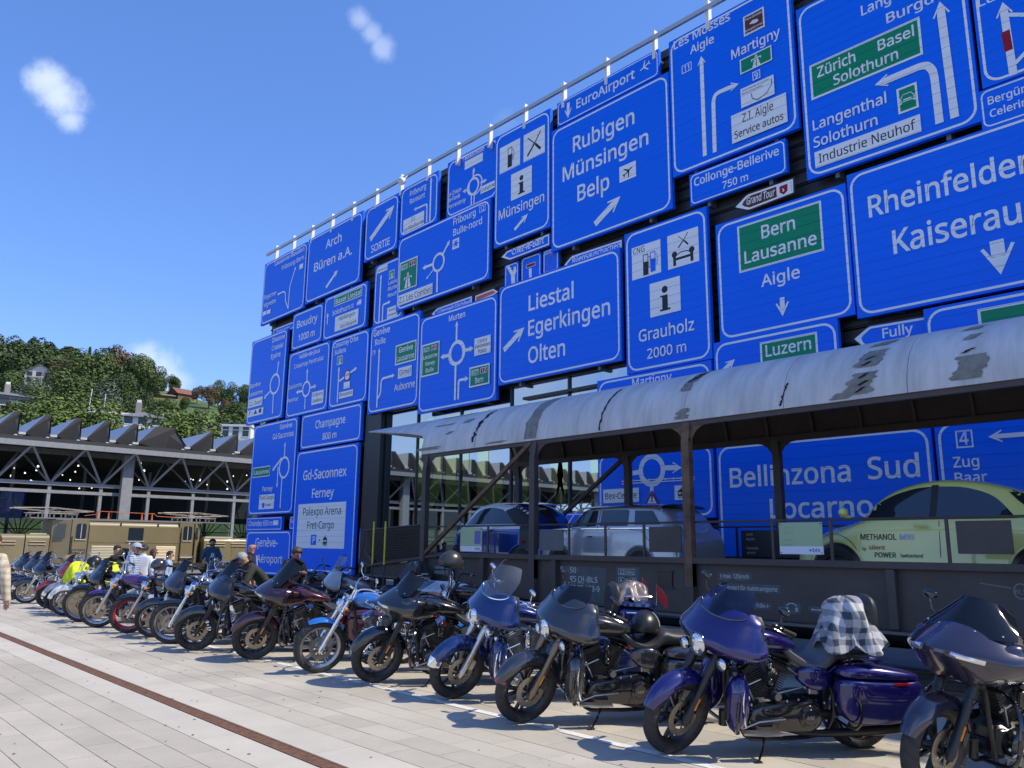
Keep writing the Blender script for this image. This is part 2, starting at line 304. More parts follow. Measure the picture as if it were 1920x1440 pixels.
SIGNS=[
('laus',[-31.884,10.83,-28.095,13.616],'blue sign reading Lausanne Moudon Fribourg Bern,topmost at the left end of the wall',0,'blue',None,[('t',-30.926,-28.348,13.301,0.19,'Lausanne Moudon','w'),('t',-30.225,-28.325,12.94,0.18,'Fribourg Bern','w'),('a',[(-29.408,11.069),(-29.394,11.993),(-28.967,12.784)],0.059,0.154,'w'),('a',[(-29.411,11.087),(-29.681,11.468),(-29.746,11.824),(-29.915,11.928),(-30.464,11.917)],0.059,0.154,'w'),('t',-31.69,-30.547,11.96,0.185,'Payerne-','w'),('t',-31.7,-30.551,11.604,0.184,'Vignette','w'),('r',-31.717,11.244,-31.409,11.415,'w',None),('r',-31.346,11.221,-31.002,11.406,'w',None),('r',-28.647,12.557,-28.333,12.762,'w',None)]),
('arch',[-27.997,10.937,-23.995,13.663],'blue sign reading Arch and Büren a.A. with a slanting arrow',0,'blue',None,[('t',-26.601,-25.424,12.877,0.348,'Arch','w'),('t',-27.423,-24.614,12.144,0.344,'Büren a.A.','w'),('a',[(-26.386,11.262),(-25.562,11.755)],0.116,0.274,'w')]),
('sortie',[-23.769,11.57,-21.697,13.594],'small blue SORTIE sign with one big slanting arrow',0,'blue',None,[('t',-23.318,-22.139,11.818,0.268,'SORTIE','w'),('a',[(-23.405,12.346),(-21.945,13.207)],0.201,0.486,'w')]),
('romont',[-21.561,11.859,-19.457,13.621],'small blue sign reading Fribourg Romont with a left turn arrow',0,'blue',None,[('t',-21.034,-20.116,13.213,0.189,'Fribourg','w'),('t',-21.016,-20.166,12.927,0.176,'Romont','w'),('a',[(-19.844,11.974),(-19.847,13.507)],0.076,0.152,'w'),('a',[(-20.016,11.983),(-20.028,12.627),(-20.773,12.65)],0.065,0.147,'w'),('r',-21.344,11.967,-20.164,12.443,'w',None),('t',-20.893,-20.656,12.28,0.121,'Z.I.','k'),('t',-21.301,-20.177,12.023,0.12,'La-Maillarde','k')]),
('basel',[-19.144,11.848,-16.684,13.789],'blue roundabout sign reading Basel/Bâle and Porrentruy under the rail',1,'blue',None,[('t',-18.261,-17.339,13.563,0.154,'Basel/Bâle','w'),('r',-18.262,13.235,-17.387,13.509,'w',None),('r',-18.49,13.569,-18.311,13.687,'b','w'),('a',[(-17.83,12.77),(-17.803,13.163)],0.073,0.157,'w'),('o',-17.822,12.532,0.257,0.073,'w'),('o',-17.71,12.549,0.312,0.05,'w'),('a',[(-18.043,12.497),(-18.331,12.519)],0.067,0.157,'w'),('a',[(-17.464,12.518),(-17.16,12.521)],0.066,0.155,'w'),('a',[(-17.881,11.914),(-17.886,12.278)],0.055,0.0,'w'),('a',[(-17.758,11.92),(-17.741,12.257)],0.055,0.0,'w'),('t',-19.073,-18.374,12.578,0.143,'La Chaux-','w'),('t',-19.042,-18.437,12.38,0.137,'de-Fonds','w'),('t',-19.054,-18.151,12.144,0.142,'Porrentruy','w'),('r',-17.441,12.138,-16.712,12.376,'w',None),('t',-17.396,-16.755,12.19,0.125,'Industries','k')]),
('imuns',[-16.662,10.138,-14.357,13.664],'tall blue services sign for Münsingen with fuel,restaurant and information symbols',0,'blue',None,[('r',-16.453,12.397,-15.573,13.234,'w',None),('pump',-16.006,12.788,0.622),('r',-15.423,12.399,-14.561,13.242,'w',None),('cut',-14.988,12.83,0.652),('r',-15.937,11.38,-15.071,12.203,'w',None),('info',-15.498,11.767,0.569),('t',-16.454,-14.571,10.947,0.295,'Münsingen','w'),('a',[(-15.767,10.459),(-15.215,10.773)],0.096,0.256,'w')]),
('euro',[-14.082,12.954,-10.625,13.676],'long narrow blue EuroAirport sign with a white plane',0,'blue',None,[('a',[(-13.659,13.527),(-13.673,13.069)],0.108,0.269,'w'),('t',-13.36,-11.364,13.216,0.256,'EuroAirport','w'),('plane_w',-11.046,13.379,0.331)]),
('rub',[-14.305,9.39,-10.346,12.918],'big blue sign reading Rubigen Münsingen Belp',0,'blue',None,[('t',-13.495,-11.406,11.987,0.427,'Rubigen','w'),('t',-13.876,-10.989,11.27,0.406,'Münsingen','w'),('t',-13.341,-12.244,10.526,0.436,'Belp','w'),('r',-11.91,10.558,-11.386,10.978,'w',None),('plane_k',-11.644,10.772,0.336),('a',[(-12.737,9.711),(-11.883,10.201)],0.166,0.4,'w')]),
('mosses',[-10.312,10.137,-7.148,13.685],'tall blue sign reading Les Mosses Aigle and Martigny',0,'blue',None,[('t',-10.164,-8.611,13.41,0.217,'Les Mosses','w'),('t',-9.708,-9.053,13.058,0.215,'Aigle','w'),('a',[(-9.417,10.356),(-9.407,12.878)],0.102,0.215,'w'),('r',-9.953,12.652,-9.677,12.869,'b','w'),('t',-9.89,-9.745,12.688,0.149,'11','w'),('a',[(-9.154,10.347),(-9.135,11.578),(-9.09,11.726),(-8.981,11.76),(-8.469,11.737)],0.101,0.213,'w'),('r',-8.285,12.799,-7.77,13.293,'br','w'),('t',-8.152,-7.899,13.246,0.043,'Fondation','w'),('t',-8.225,-7.828,13.166,0.048,'Pierre Gianadda','w'),('t',-8.254,-7.817,12.894,0.043,'Musée gallo-romain','w'),('t',-8.216,-7.834,12.82,0.043,"Musée de l'auto",'w'),('p',[(-8.141,13.041),(-8.05,13.096),(-7.928,13.068),(-7.913,13.01),(-8.0,12.995)],'w'),('t',-8.617,-7.426,12.396,0.225,'Martigny','w'),('r',-8.415,11.923,-7.641,12.282,'g','w'),('mway',-8.015,12.094,0.289),('r',-8.122,11.636,-7.936,11.839,'b','w'),('t',-8.074,-7.988,11.669,0.125,'9','w'),('r',-8.43,11.11,-7.63,11.57,'w',None),('t',-8.398,-7.739,11.486,0.047,'Centre Mondial du Cyclisme','k'),('t',-8.402,-7.902,11.412,0.042,'World Cycling Centre','k'),('a',[(-8.172,11.361),(-8.152,11.232),(-8.023,11.142),(-7.807,11.213),(-7.681,11.366),(-7.686,11.5)],0.016,0.0,'k'),('r',-8.69,10.361,-7.373,11.031,'w',None),('t',-8.417,-7.678,10.763,0.195,'Z.I. Aigle','k'),('t',-8.626,-7.463,10.451,0.173,'Service autos','k')]),
('zur',[-7.055,8.933,-3.853,12.807],'big blue sign with a green Zürich Basel Solothurn panel',0,'blue',None,[('t',-5.719,-5.143,11.97,0.211,'Lang','w'),('t',-5.262,-3.942,11.562,0.201,'Burgdorf','w'),('r',-6.846,10.621,-4.673,11.402,'g','w'),('t',-6.689,-5.901,11.062,0.226,'Zürich','w'),('t',-5.462,-4.791,11.067,0.214,'Basel','w'),('t',-6.37,-5.106,10.745,0.214,'Solothurn','w'),('a',[(-4.518,9.159),(-4.524,10.061),(-4.541,10.229),(-4.624,10.367),(-4.75,10.402),(-5.582,10.391)],0.139,0.255,'w'),('a',[(-4.263,9.161),(-4.306,11.512)],0.142,0.297,'w'),('r',-5.196,9.608,-4.831,10.126,'g','w'),('car',-5.017,9.877,0.289),('t',-6.855,-5.387,9.943,0.219,'Langenthal','w'),('t',-6.863,-5.583,9.568,0.218,'Solothurn','w'),('r',-6.858,9.12,-4.826,9.467,'w',None),('t',-6.776,-4.918,9.206,0.192,'Industrie Neuhof','k')]),
('lu',[-3.788,9.516,-1.953,11.865],'blue junction sign with a red barred arrow at the upper right corner',0,'blue',None,[('t',-3.708,-3.428,11.07,0.161,'Lu','w'),('a',[(-3.306,9.558),(-3.332,10.971)],0.123,0.263,'w'),('a',[(-3.329,10.031),(-3.344,10.414)],0.129,0.0,'red'),('a',[(-3.275,10.693),(-2.927,10.508)],0.068,0.0,'w'),('a',[(-3.259,9.754),(-2.984,9.965)],0.066,0.0,'w')]),
('berg',[-3.863,8.75,-2.139,9.485],'blue sign reading Bergün Celerina at the right edge',0,'blue',None,[('t',-3.731,-3.136,9.181,0.14,'Bergün','w'),('t',-3.723,-3.055,8.935,0.139,'Celerina','w')]),
('coll',[-9.857,9.273,-7.47,10.037],'blue sign reading Collonge-Bellerive 750 m',0,'blue',None,[('t',-9.733,-7.624,9.722,0.19,'Collonge-Bellerive','w'),('t',-9.003,-8.366,9.412,0.164,'750 m','w')]),
('bernl',[-9.228,5.968,-6.296,8.627],'blue sign with a green Bern Lausanne panel over Aigle',0,'blue',None,[('r',-8.69,7.379,-6.803,8.432,'g','w'),('t',-8.128,-7.373,7.998,0.281,'Bern','w'),('t',-8.55,-6.942,7.556,0.264,'Lausanne','w'),('t',-8.194,-7.335,6.955,0.252,'Aigle','w'),('a',[(-7.745,6.629),(-7.755,6.235)],0.104,0.295,'w')]),
('rhein',[-6.26,5.872,-2.225,8.767],'huge blue sign reading Rheinfelden Kaiseraugst',0,'blue',None,[('t',-5.895,-3.151,7.781,0.407,'Rheinfelden','w'),('t',-5.508,-2.641,6.953,0.436,'Kaiseraugst','w'),('a',[(-3.843,6.743),(-3.835,6.136)],0.214,0.518,'w')]),
('grau',[-11.791,5.641,-9.436,9.154],'tall blue services sign reading CNG and Grauholz 2000 m',0,'blue',None,[('r',-11.572,7.919,-10.718,8.737,'w',None),('t',-11.529,-11.188,8.561,0.143,'CNG','k'),('pump',-11.159,8.217,0.523),('pumpb',-10.947,8.24,0.493),('r',-10.516,7.914,-9.667,8.743,'w',None),('cut',-10.079,8.523,0.335),('bed',-10.093,8.156,0.38),('r',-11.053,6.884,-10.197,7.703,'w',None),('info',-10.627,7.272,0.604),('t',-11.406,-9.856,6.365,0.274,'Grauholz','w'),('t',-11.172,-10.085,5.919,0.229,'2000 m','w')]),
('liestal',[-16.389,6.022,-11.947,8.882],'big blue sign reading Liestal Egerkingen Olten',0,'blue',None,[('t',-15.174,-13.497,7.933,0.42,'Liestal','w'),('t',-15.183,-12.277,7.23,0.419,'Egerkingen','w'),('t',-15.176,-13.801,6.463,0.425,'Olten','w'),('a',[(-16.16,7.0),(-15.328,7.502)],0.154,0.404,'w')]),
('murten',[-20.155,5.648,-16.467,8.726],'blue roundabout sign with Murten at its top,Bern and Police beside the ring',0,'blue',None,[('t',-18.699,-17.915,8.348,0.184,'Murten','w'),('o',-18.251,7.296,0.335,0.103,'w'),('o',-18.318,7.261,0.336,0.031,'w'),('a',[(-18.293,7.651),(-18.298,8.287)],0.078,0.172,'w'),('a',[(-18.612,7.28),(-19.064,7.287)],0.099,0.188,'w'),('a',[(-17.976,7.299),(-17.476,7.297)],0.097,0.184,'w'),('a',[(-18.293,5.858),(-18.298,6.958)],0.086,0.0,'w'),('a',[(-18.137,5.863),(-18.132,6.438),(-17.676,6.426)],0.08,0.175,'w'),('r',-20.013,6.792,-19.111,7.829,'g','w'),('r',-19.926,7.583,-19.624,7.715,'g','w'),('t',-19.892,-19.644,7.612,0.081,'E27','w'),('r',-19.538,7.578,-19.245,7.732,'red','w'),('t',-19.489,-19.289,7.603,0.097,'12','w'),('t',-19.93,-19.205,7.349,0.129,'Lausanne','w'),('t',-19.822,-19.307,7.127,0.128,'Vevey','w'),('t',-19.767,-19.368,6.907,0.133,'Bulle','w'),('r',-17.422,7.04,-16.705,7.561,'w',None),('t',-17.28,-16.859,7.392,0.11,'Centre','k'),('t',-17.393,-16.736,7.258,0.109,"d'entretien",'k'),('t',-17.245,-16.895,7.096,0.109,'Police','k'),('r',-17.617,6.126,-16.721,6.729,'g','w'),('r',-17.519,6.461,-17.205,6.631,'g','w'),('t',-17.478,-17.239,6.501,0.099,'E27','w'),('r',-17.124,6.464,-16.821,6.639,'red','w'),('t',-17.061,-16.879,6.487,0.108,'12','w'),('t',-17.342,-16.981,6.228,0.157,'Bern','w')]),
('rolle',[-23.06,5.961,-20.184,9.028],'blue sign reading Genève Rolle,Gimel and Aubonne',0,'blue',None,[('t',-22.882,-21.893,8.65,0.22,'Genève','w'),('t',-22.766,-22.121,8.318,0.207,'Rolle','w'),('r',-22.905,7.994,-22.714,8.157,'b','w'),('t',-22.834,-22.761,8.023,0.107,'1','w'),('a',[(-22.477,6.135),(-22.473,8.185)],0.074,0.16,'w'),('a',[(-22.46,6.43),(-22.283,6.591),(-22.277,6.959),(-22.212,7.086),(-21.492,7.097)],0.075,0.172,'w'),('r',-21.493,7.414,-20.332,8.089,'g','w'),('t',-21.294,-20.518,7.81,0.18,'Genève','w'),('t',-21.403,-20.42,7.526,0.174,'Lausanne','w'),('r',-21.292,6.934,-20.541,7.29,'w',None),('t',-21.208,-20.603,7.033,0.178,'Gimel','k'),('t',-21.478,-20.331,6.556,0.22,'Aubonne','w')]),
('bulle',[-21.589,9.279,-16.845,11.815],'large blue roundabout sign reading Fribourg Bulle-nord and Z.i. Les Combes',0,'blue',None,[('t',-18.601,-17.517,11.449,0.215,'Fribourg','w'),('t',-18.594,-17.209,11.088,0.213,'Bulle-nord','w'),('r',-17.346,11.462,-17.062,11.679,'b','w'),('t',-17.286,-17.117,11.495,0.135,'12','w'),('r',-18.603,10.632,-18.279,10.962,'w',None),('flake',-18.441,10.799,0.248),('o',-19.296,10.412,0.281,0.084,'w'),('a',[(-19.091,10.615),(-18.728,11.003)],0.078,0.179,'w'),('a',[(-19.601,10.428),(-20.149,10.423)],0.085,0.187,'w'),('a',[(-19.569,10.218),(-19.919,9.999)],0.034,0.113,'w'),('a',[(-19.322,9.427),(-19.335,10.137)],0.077,0.0,'w'),('r',-21.435,9.902,-20.423,10.938,'g','w'),('r',-21.351,10.649,-20.97,10.819,'g','w'),('t',-21.304,-21.007,10.681,0.101,'E27','w'),('r',-20.884,10.662,-20.535,10.834,'red','w'),('t',-20.795,-20.594,10.688,0.112,'12','w'),('mway',-20.932,10.233,0.528),('r',-21.433,9.435,-19.549,9.788,'w',None),('t',-21.372,-19.584,9.513,0.194,'Z.i. Les Combes','k')]),
('lausan',[-23.174,9.102,-21.354,11.304],'narrow blue sign reading Lausanne Murten Neuchâtel,partly behind the Les Combes sign',1,'blue',None,[('r',-23.05,10.997,-22.41,11.202,'w',None),('t',-22.998,-22.439,11.051,0.087,'Zentrum','k'),('a',[(-22.794,9.192),(-22.782,10.914)],0.073,0.139,'w'),('a',[(-22.578,9.19),(-22.582,9.765),(-22.116,9.78)],0.066,0.145,'w'),('r',-22.277,10.594,-21.949,10.9,'g','w'),('mway',-22.107,10.739,0.214),('t',-22.29,-21.606,10.41,0.139,'Lausan','w'),('t',-22.299,-21.65,10.194,0.139,'Murten','w'),('t',-22.291,-21.643,9.955,0.138,'Neuchâ','w'),('r',-22.289,9.191,-21.666,9.577,'w',None),('t',-22.176,-21.782,9.426,0.077,'Bümpliz','k'),('t',-22.228,-21.707,9.263,0.077,'Bethlehem','k')]),
('liestal2',[-26.415,9.143,-23.442,10.816],'blue sign with a green Basel Liestal panel and a white Härkingen panel',0,'blue',None,[('r',-25.702,10.344,-23.777,10.697,'g','w'),('t',-25.592,-23.849,10.421,0.182,'Basel Liestal','w'),('t',-25.787,-24.557,10.016,0.189,'Solothurn','w'),('r',-24.493,10.024,-24.293,10.17,'b','w'),('t',-24.429,-24.35,10.051,0.09,'5','w'),('truck',-23.933,10.119,0.19),('a',[(-26.105,9.743),(-26.127,10.213)],0.066,0.179,'w'),('r',-25.541,9.333,-23.937,9.908,'w',None),('t',-25.279,-24.16,9.708,0.16,'Härkingen','k'),('t',-25.16,-24.022,9.409,0.121,'Gäu/Gäupark','k')]),
('boudry',[-28.906,9.194,-26.518,10.701],'small blue sign reading Boudry 1000 m',0,'blue',None,[('t',-28.55,-26.908,10.062,0.291,'Boudry','w'),('t',-28.359,-27.066,9.506,0.254,'1000 m','w')]),
('divonne',[-32.568,6.568,-29.321,10.236],'tall blue roundabout sign reading Divonne Crassier Eysins at the left edge',0,'blue',None,[('t',-30.636,-29.53,9.859,0.197,'Divonne','w'),('t',-30.62,-29.575,9.511,0.196,'Crassier','w'),('t',-30.648,-29.798,9.159,0.195,'Eysins','w'),('a',[(-29.992,8.405),(-29.896,8.983)],0.071,0.178,'w'),('o',-30.119,8.032,0.397,0.092,'w'),('a',[(-30.467,7.795),(-31.029,7.537)],0.071,0.192,'w'),('a',[(-30.13,6.804),(-30.169,7.633)],0.077,0.0,'w'),('t',-32.454,-31.438,8.158,0.177,'Genève','w'),('t',-32.431,-31.186,7.793,0.176,'Lausanne','w'),('r',-32.447,7.296,-31.129,7.656,'w',None),('t',-32.36,-31.205,7.388,0.16,'Z.I. Ouest','k'),('r',-32.432,6.893,-30.972,7.178,'w',None),('t',-32.312,-31.138,6.971,0.144,'P i ▲ ●','k')]),
('vallee',[-29.003,6.481,-25.823,9.087],'blue roundabout sign reading Vallée-de-Joux and Cossonay Penthalaz',0,'blue',None,[('t',-28.184,-26.547,8.751,0.175,'Vallée-de-Joux','w'),('t',-28.526,-26.255,8.416,0.161,'Cossonay Penthalaz','w'),('o',-27.44,7.455,0.278,0.079,'w'),('a',[(-27.423,7.732),(-27.445,8.265)],0.073,0.179,'w'),('a',[(-27.71,7.42),(-28.242,7.426)],0.08,0.199,'w'),('a',[(-27.151,7.457),(-26.647,7.467)],0.079,0.197,'w'),('a',[(-27.451,6.674),(-27.463,7.176)],0.065,0.0,'w'),('t',-28.863,-27.789,7.627,0.156,'Lausanne','w'),('t',-28.876,-28.01,7.085,0.155,'Penthaz','w'),('r',-26.948,6.758,-26.075,7.248,'w',None),('t',-26.881,-26.134,7.074,0.128,'Eclépens','k'),('t',-26.852,-26.187,6.839,0.128,'Daillens','k')]),
('coss',[-25.7,6.467,-23.169,9.026],'blue sign reading Cossonay Orbe Sullens with a round red prohibition symbol',0,'blue',None,[('t',-25.553,-23.87,8.72,0.177,'Cossonay Orbe','w'),('t',-25.447,-24.664,8.446,0.177,'Sullens','w'),('r',-25.245,8.03,-24.856,8.345,'g','w'),('mway',-25.044,8.181,0.252),('a',[(-25.069,6.634),(-25.074,7.959)],0.074,0.154,'w'),('a',[(-25.005,7.404),(-23.846,7.728)],0.075,0.168,'w'),('o',-24.467,7.538,0.095,0.191,'w'),('o',-24.467,7.538,0.185,0.046,'red'),('t',-24.634,-24.299,7.519,0.08,'3,50t','k'),('r',-24.672,7.062,-24.262,7.306,'w',None),('r',-24.939,6.744,-24.019,6.979,'w',None),('t',-24.886,-24.068,6.822,0.122,'Boussens','k')]),
('champ',[-27.633,5.127,-23.413,6.44],'wide blue sign reading Champagne 800 m',0,'blue',None,[('t',-26.557,-24.451,5.835,0.282,'Champagne','w'),('t',-25.985,-25.006,5.369,0.232,'800 m','w')]),
('gds',[-31.724,2.77,-27.944,6.451],'blue roundabout sign reading Genève Gd-Saconnex with a green Lausanne panel',0,'blue',None,[('t',-29.396,-28.386,6.092,0.187,'Genève','w'),('t',-29.966,-28.195,5.735,0.207,'Gd-Saconnex','w'),('a',[(-28.849,4.944),(-28.866,5.542)],0.066,0.177,'w'),('o',-28.806,4.546,0.391,0.085,'w'),('a',[(-29.053,4.927),(-29.795,4.468)],0.092,0.204,'w'),('a',[(-29.305,4.601),(-29.288,3.782)],0.066,0.178,'w'),('a',[(-28.908,2.991),(-28.92,4.15)],0.07,0.0,'w'),('r',-31.525,4.282,-29.98,4.697,'g','w'),('t',-31.391,-30.096,4.401,0.177,'Lausanne','w'),('t',-30.52,-29.629,3.693,0.185,'Ferney','w'),('r',-30.742,2.982,-29.435,3.557,'w',None),('t',-30.675,-29.5,3.365,0.151,'Fret-Cargo','k'),('r',-30.448,3.041,-30.243,3.232,'b',None),('t',-30.156,-29.711,3.092,0.085,'TRAM','k')]),
('choi',[-31.777,2.156,-28.715,2.67],'small blue sign reading Choindez 650 m',0,'blue',None,[('t',-31.576,-29.485,2.341,0.196,'Choindez 650 m','w'),('r',-29.42,2.347,-28.992,2.53,'w',None)]),
('ger',[-28.336,2.178,-27.388,2.669],'sliver of a small blue sign starting Ger beside the Palexpo sign',1,'blue',None,[('t',-28.267,-27.797,2.421,0.148,'Gerb','w')]),
('palexpo',[-27.828,0.659,-23.513,5.06],'tall blue sign reading Gd-Saconnex Ferney with a white Palexpo Arena panel',0,'blue',None,[('t',-27.251,-24.183,3.972,0.335,'Gd-Saconnex','w'),('t',-26.513,-24.961,3.293,0.314,'Ferney','w'),('r',-27.464,1.496,-24.108,3.083,'w',None),('t',-27.082,-24.423,2.662,0.269,'Palexpo Arena','k'),('t',-26.706,-24.842,2.186,0.256,'Fret-Cargo','k'),('r',-26.384,1.613,-26.003,1.978,'b',None),('t',-26.256,-26.071,1.679,0.242,'P','w'),('t',-25.851,-25.669,1.721,0.13,'+','k'),('train',-25.386,1.781,0.347)]),
('aerop',[-31.693,0.472,-27.914,2.143],'blue sign reading Genève-Aéroport low on the wall behind the bald man',0,'blue',None,[('t',-30.837,-28.919,1.534,0.319,'Genève-','w'),('t',-30.606,-28.456,0.924,0.292,'Aéroport','w')]),
('marti',[-12.728,3.72,-9.471,5.624],'blue sign reading Martigny,mostly hidden by the wagon roof',0,'blue',None,[('t',-11.639,-10.509,5.311,0.205,'Martigny','w')]),
('luz',[-9.402,3.849,-6.648,5.974],'blue sign with a green Luzern panel,half hidden by the wagon roof',0,'blue',None,[('r',-8.299,5.232,-7.067,5.785,'g','w'),('t',-8.178,-7.2,5.467,0.236,'Luzern','w'),('a',[(-9.336,5.228),(-8.887,5.537)],0.094,0.217,'w')]),
('s35',[-5.099,3.79,-2.349,5.808],'blue sign edge with a green panel above the wagon roof at the right',0,'blue',None,[('r',-4.247,4.815,-2.964,5.623,'g','w')]),
('bex',[-12.727,2.265,-9.518,3.819],'blue roundabout sign reading Bex-Centre with a level crossing',0,'blue',None,[('o',-11.129,3.346,0.311,0.12,'w'),('a',[(-11.467,3.327),(-11.936,3.293)],0.105,0.242,'w'),('a',[(-10.818,3.378),(-10.311,3.353)],0.11,0.252,'w'),('a',[(-11.12,3.626),(-11.104,4.169)],0.104,0.24,'w'),('a',[(-11.992,3.14),(-9.986,3.124)],0.021,0.0,'w'),('a',[(-11.993,3.082),(-9.988,3.074)],0.02,0.0,'w'),('a',[(-11.149,2.34),(-11.128,3.048)],0.094,0.0,'w'),('a',[(-11.914,3.07),(-11.912,3.168)],0.016,0.0,'w'),('a',[(-11.674,3.068),(-11.672,3.166)],0.016,0.0,'w'),('a',[(-11.438,3.067),(-11.436,3.163)],0.016,0.0,'w'),('a',[(-11.207,3.066),(-11.204,3.161)],0.016,0.0,'w'),('a',[(-10.979,3.065),(-10.977,3.159)],0.016,0.0,'w'),('a',[(-10.756,3.063),(-10.753,3.157)],0.016,0.0,'w'),('a',[(-10.537,3.062),(-10.534,3.155)],0.015,0.0,'w'),('a',[(-10.322,3.061),(-10.319,3.153)],0.015,0.0,'w'),('a',[(-10.111,3.06),(-10.107,3.151)],0.015,0.0,'w'),('r',-12.551,2.648,-11.486,2.972,'w',None),('t',-12.486,-11.559,2.74,0.147,'Bex-Centre','k'),('p',[(-11.326,2.573),(-11.117,2.909),(-10.932,2.568)],'red'),('p',[(-11.255,2.61),(-11.12,2.818),(-10.994,2.605)],'w'),('t',-11.155,-11.086,2.645,0.157,'!','k'),('r',-10.504,2.657,-10.143,2.969,'w',None),('train',-10.322,2.816,0.229)]),
('bell',[-9.437,1.286,-5.166,3.761],'huge blue sign reading Bellinzona Sud Locarno behind the wagon',0,'blue',None,[('t',-9.137,-6.61,2.871,0.382,'Bellinzona','w'),('t',-6.293,-5.396,2.891,0.379,'Sud','w'),('t',-8.265,-6.247,2.23,0.366,'Locarno','w')]),
('zug',[-5.105,1.301,-2.623,3.806],'blue sign reading 4 Zug Baar at the far right behind the yellow car',0,'blue',None,[('r',-4.778,3.318,-4.516,3.612,'b','w'),('t',-4.724,-4.583,3.375,0.218,'4','w'),('t',-4.855,-4.458,3.002,0.175,'Zug','w'),('t',-4.852,-4.362,2.742,0.168,'Baar','w'),('a',[(-3.63,3.461),(-4.286,3.466)],0.073,0.207,'w')]),
('trans',[-14.885,1.325,-12.758,2.468],'small blue TRANSIT sign behind the two small cars',1,'blue',None,[('t',-15.143,-14.151,2.174,0.133,'TRANSIT','w')]),
('lowblue',[-12.614,1.264,-9.446,2.018],'low blue sign under the Bex-Centre sign',1,'blue',None,[]),
('far_low',[-23.38,1.045,-22.329,2.197],'narrow blue sign beside the wagon ladder',1,'blue',None,[]),
('chez',None,'white-rimmed blue arrow sign reading Chez-le-Bart',0,'blue',[(-16.338,9.783),(-16.06,9.921),(-14.365,9.959),(-14.364,9.602),(-15.952,9.591)],[('t',-15.875,-14.595,9.734,0.186,'Chez-le-Bart','w')]),
('grand',None,'brown Grand Tour arrow sign with a red shield',0,'br',[(-8.729,8.887),(-8.4,9.1),(-7.331,9.105),(-7.341,8.759),(-8.382,8.708)],[('t',-8.433,-7.764,8.854,0.158,'Grand Tour','w'),('r',-7.731,8.811,-7.407,9.039,'w',None),('p',[(-7.662,9.007),(-7.479,9.019),(-7.489,8.865),(-7.574,8.805),(-7.662,8.874)],'red'),('a',[(-7.596,8.942),(-7.561,8.894),(-7.595,8.876)],0.022,0.0,'w')]),
('rueg',None,'blue arrow sign reading Rüegsauschachen',1,'blue',[(-13.959,8.975),(-13.671,9.162),(-11.962,9.139),(-11.969,8.783),(-13.825,8.779)],[('t',-13.653,-12.034,8.928,0.158,'Rüegsauschachen','w')]),
('luter',None,'blue arrow sign reading Lüterswil-Gächliwil',1,'blue',[(-19.769,8.842),(-19.455,8.985),(-17.751,9.002),(-17.741,8.709),(-19.533,8.656)],[('t',-19.444,-17.821,8.771,0.123,'Lüterswil-Gächliwil','w')]),
('orange',None,'small plain orange arrow sign',1,'or',[(-17.634,8.97),(-16.797,8.997),(-16.538,8.83),(-16.773,8.767),(-17.625,8.709)],[]),
('epiq',None,'blue arrow sign reading Epiquerez above the Divonne sign',1,'blue',[(-30.92,10.526),(-29.188,10.511),(-28.932,10.344),(-29.247,10.173),(-30.87,10.2)],[('t',-30.555,-29.413,10.257,0.139,'Epiquerez','w')]),
('fully',None,'blue arrow sign reading Fully just above the wagon roof',1,'blue',[(-6.426,5.536),(-6.106,5.741),(-5.042,5.718),(-5.078,5.307),(-6.202,5.296)],[('t',-5.884,-5.341,5.454,0.177,'Fully','w')]),
('ysign',[-16.31,8.805,-15.732,9.561],'small blue sign with a white Y fork',1,'blue',None,[('p',[(-16.232,9.506),(-16.106,9.498),(-15.947,9.275),(-15.927,9.427),(-15.839,9.419),(-15.815,9.272),(-15.879,9.163),(-15.861,8.894),(-16.016,8.9),(-16.043,9.205)],'w')]),
('tsign',[-15.623,8.831,-14.834,9.589],'small blue dead end sign with a red bar',1,'blue',None,[('a',[(-15.238,8.865),(-15.254,9.206)],0.104,0.0,'w'),('r',-15.412,9.241,-15.049,9.351,'red','w')]),
('eu',[-14.752,8.869,-14.164,9.574],'small blue sign with a ring of stars and the word Europas',1,'blue',None,[('t',-14.675,-14.364,9.434,0.072,'Gemein','w'),('stars',-14.46,9.211,0.39),('t',-14.623,-14.284,8.886,0.078,'Europas','w')]),
]
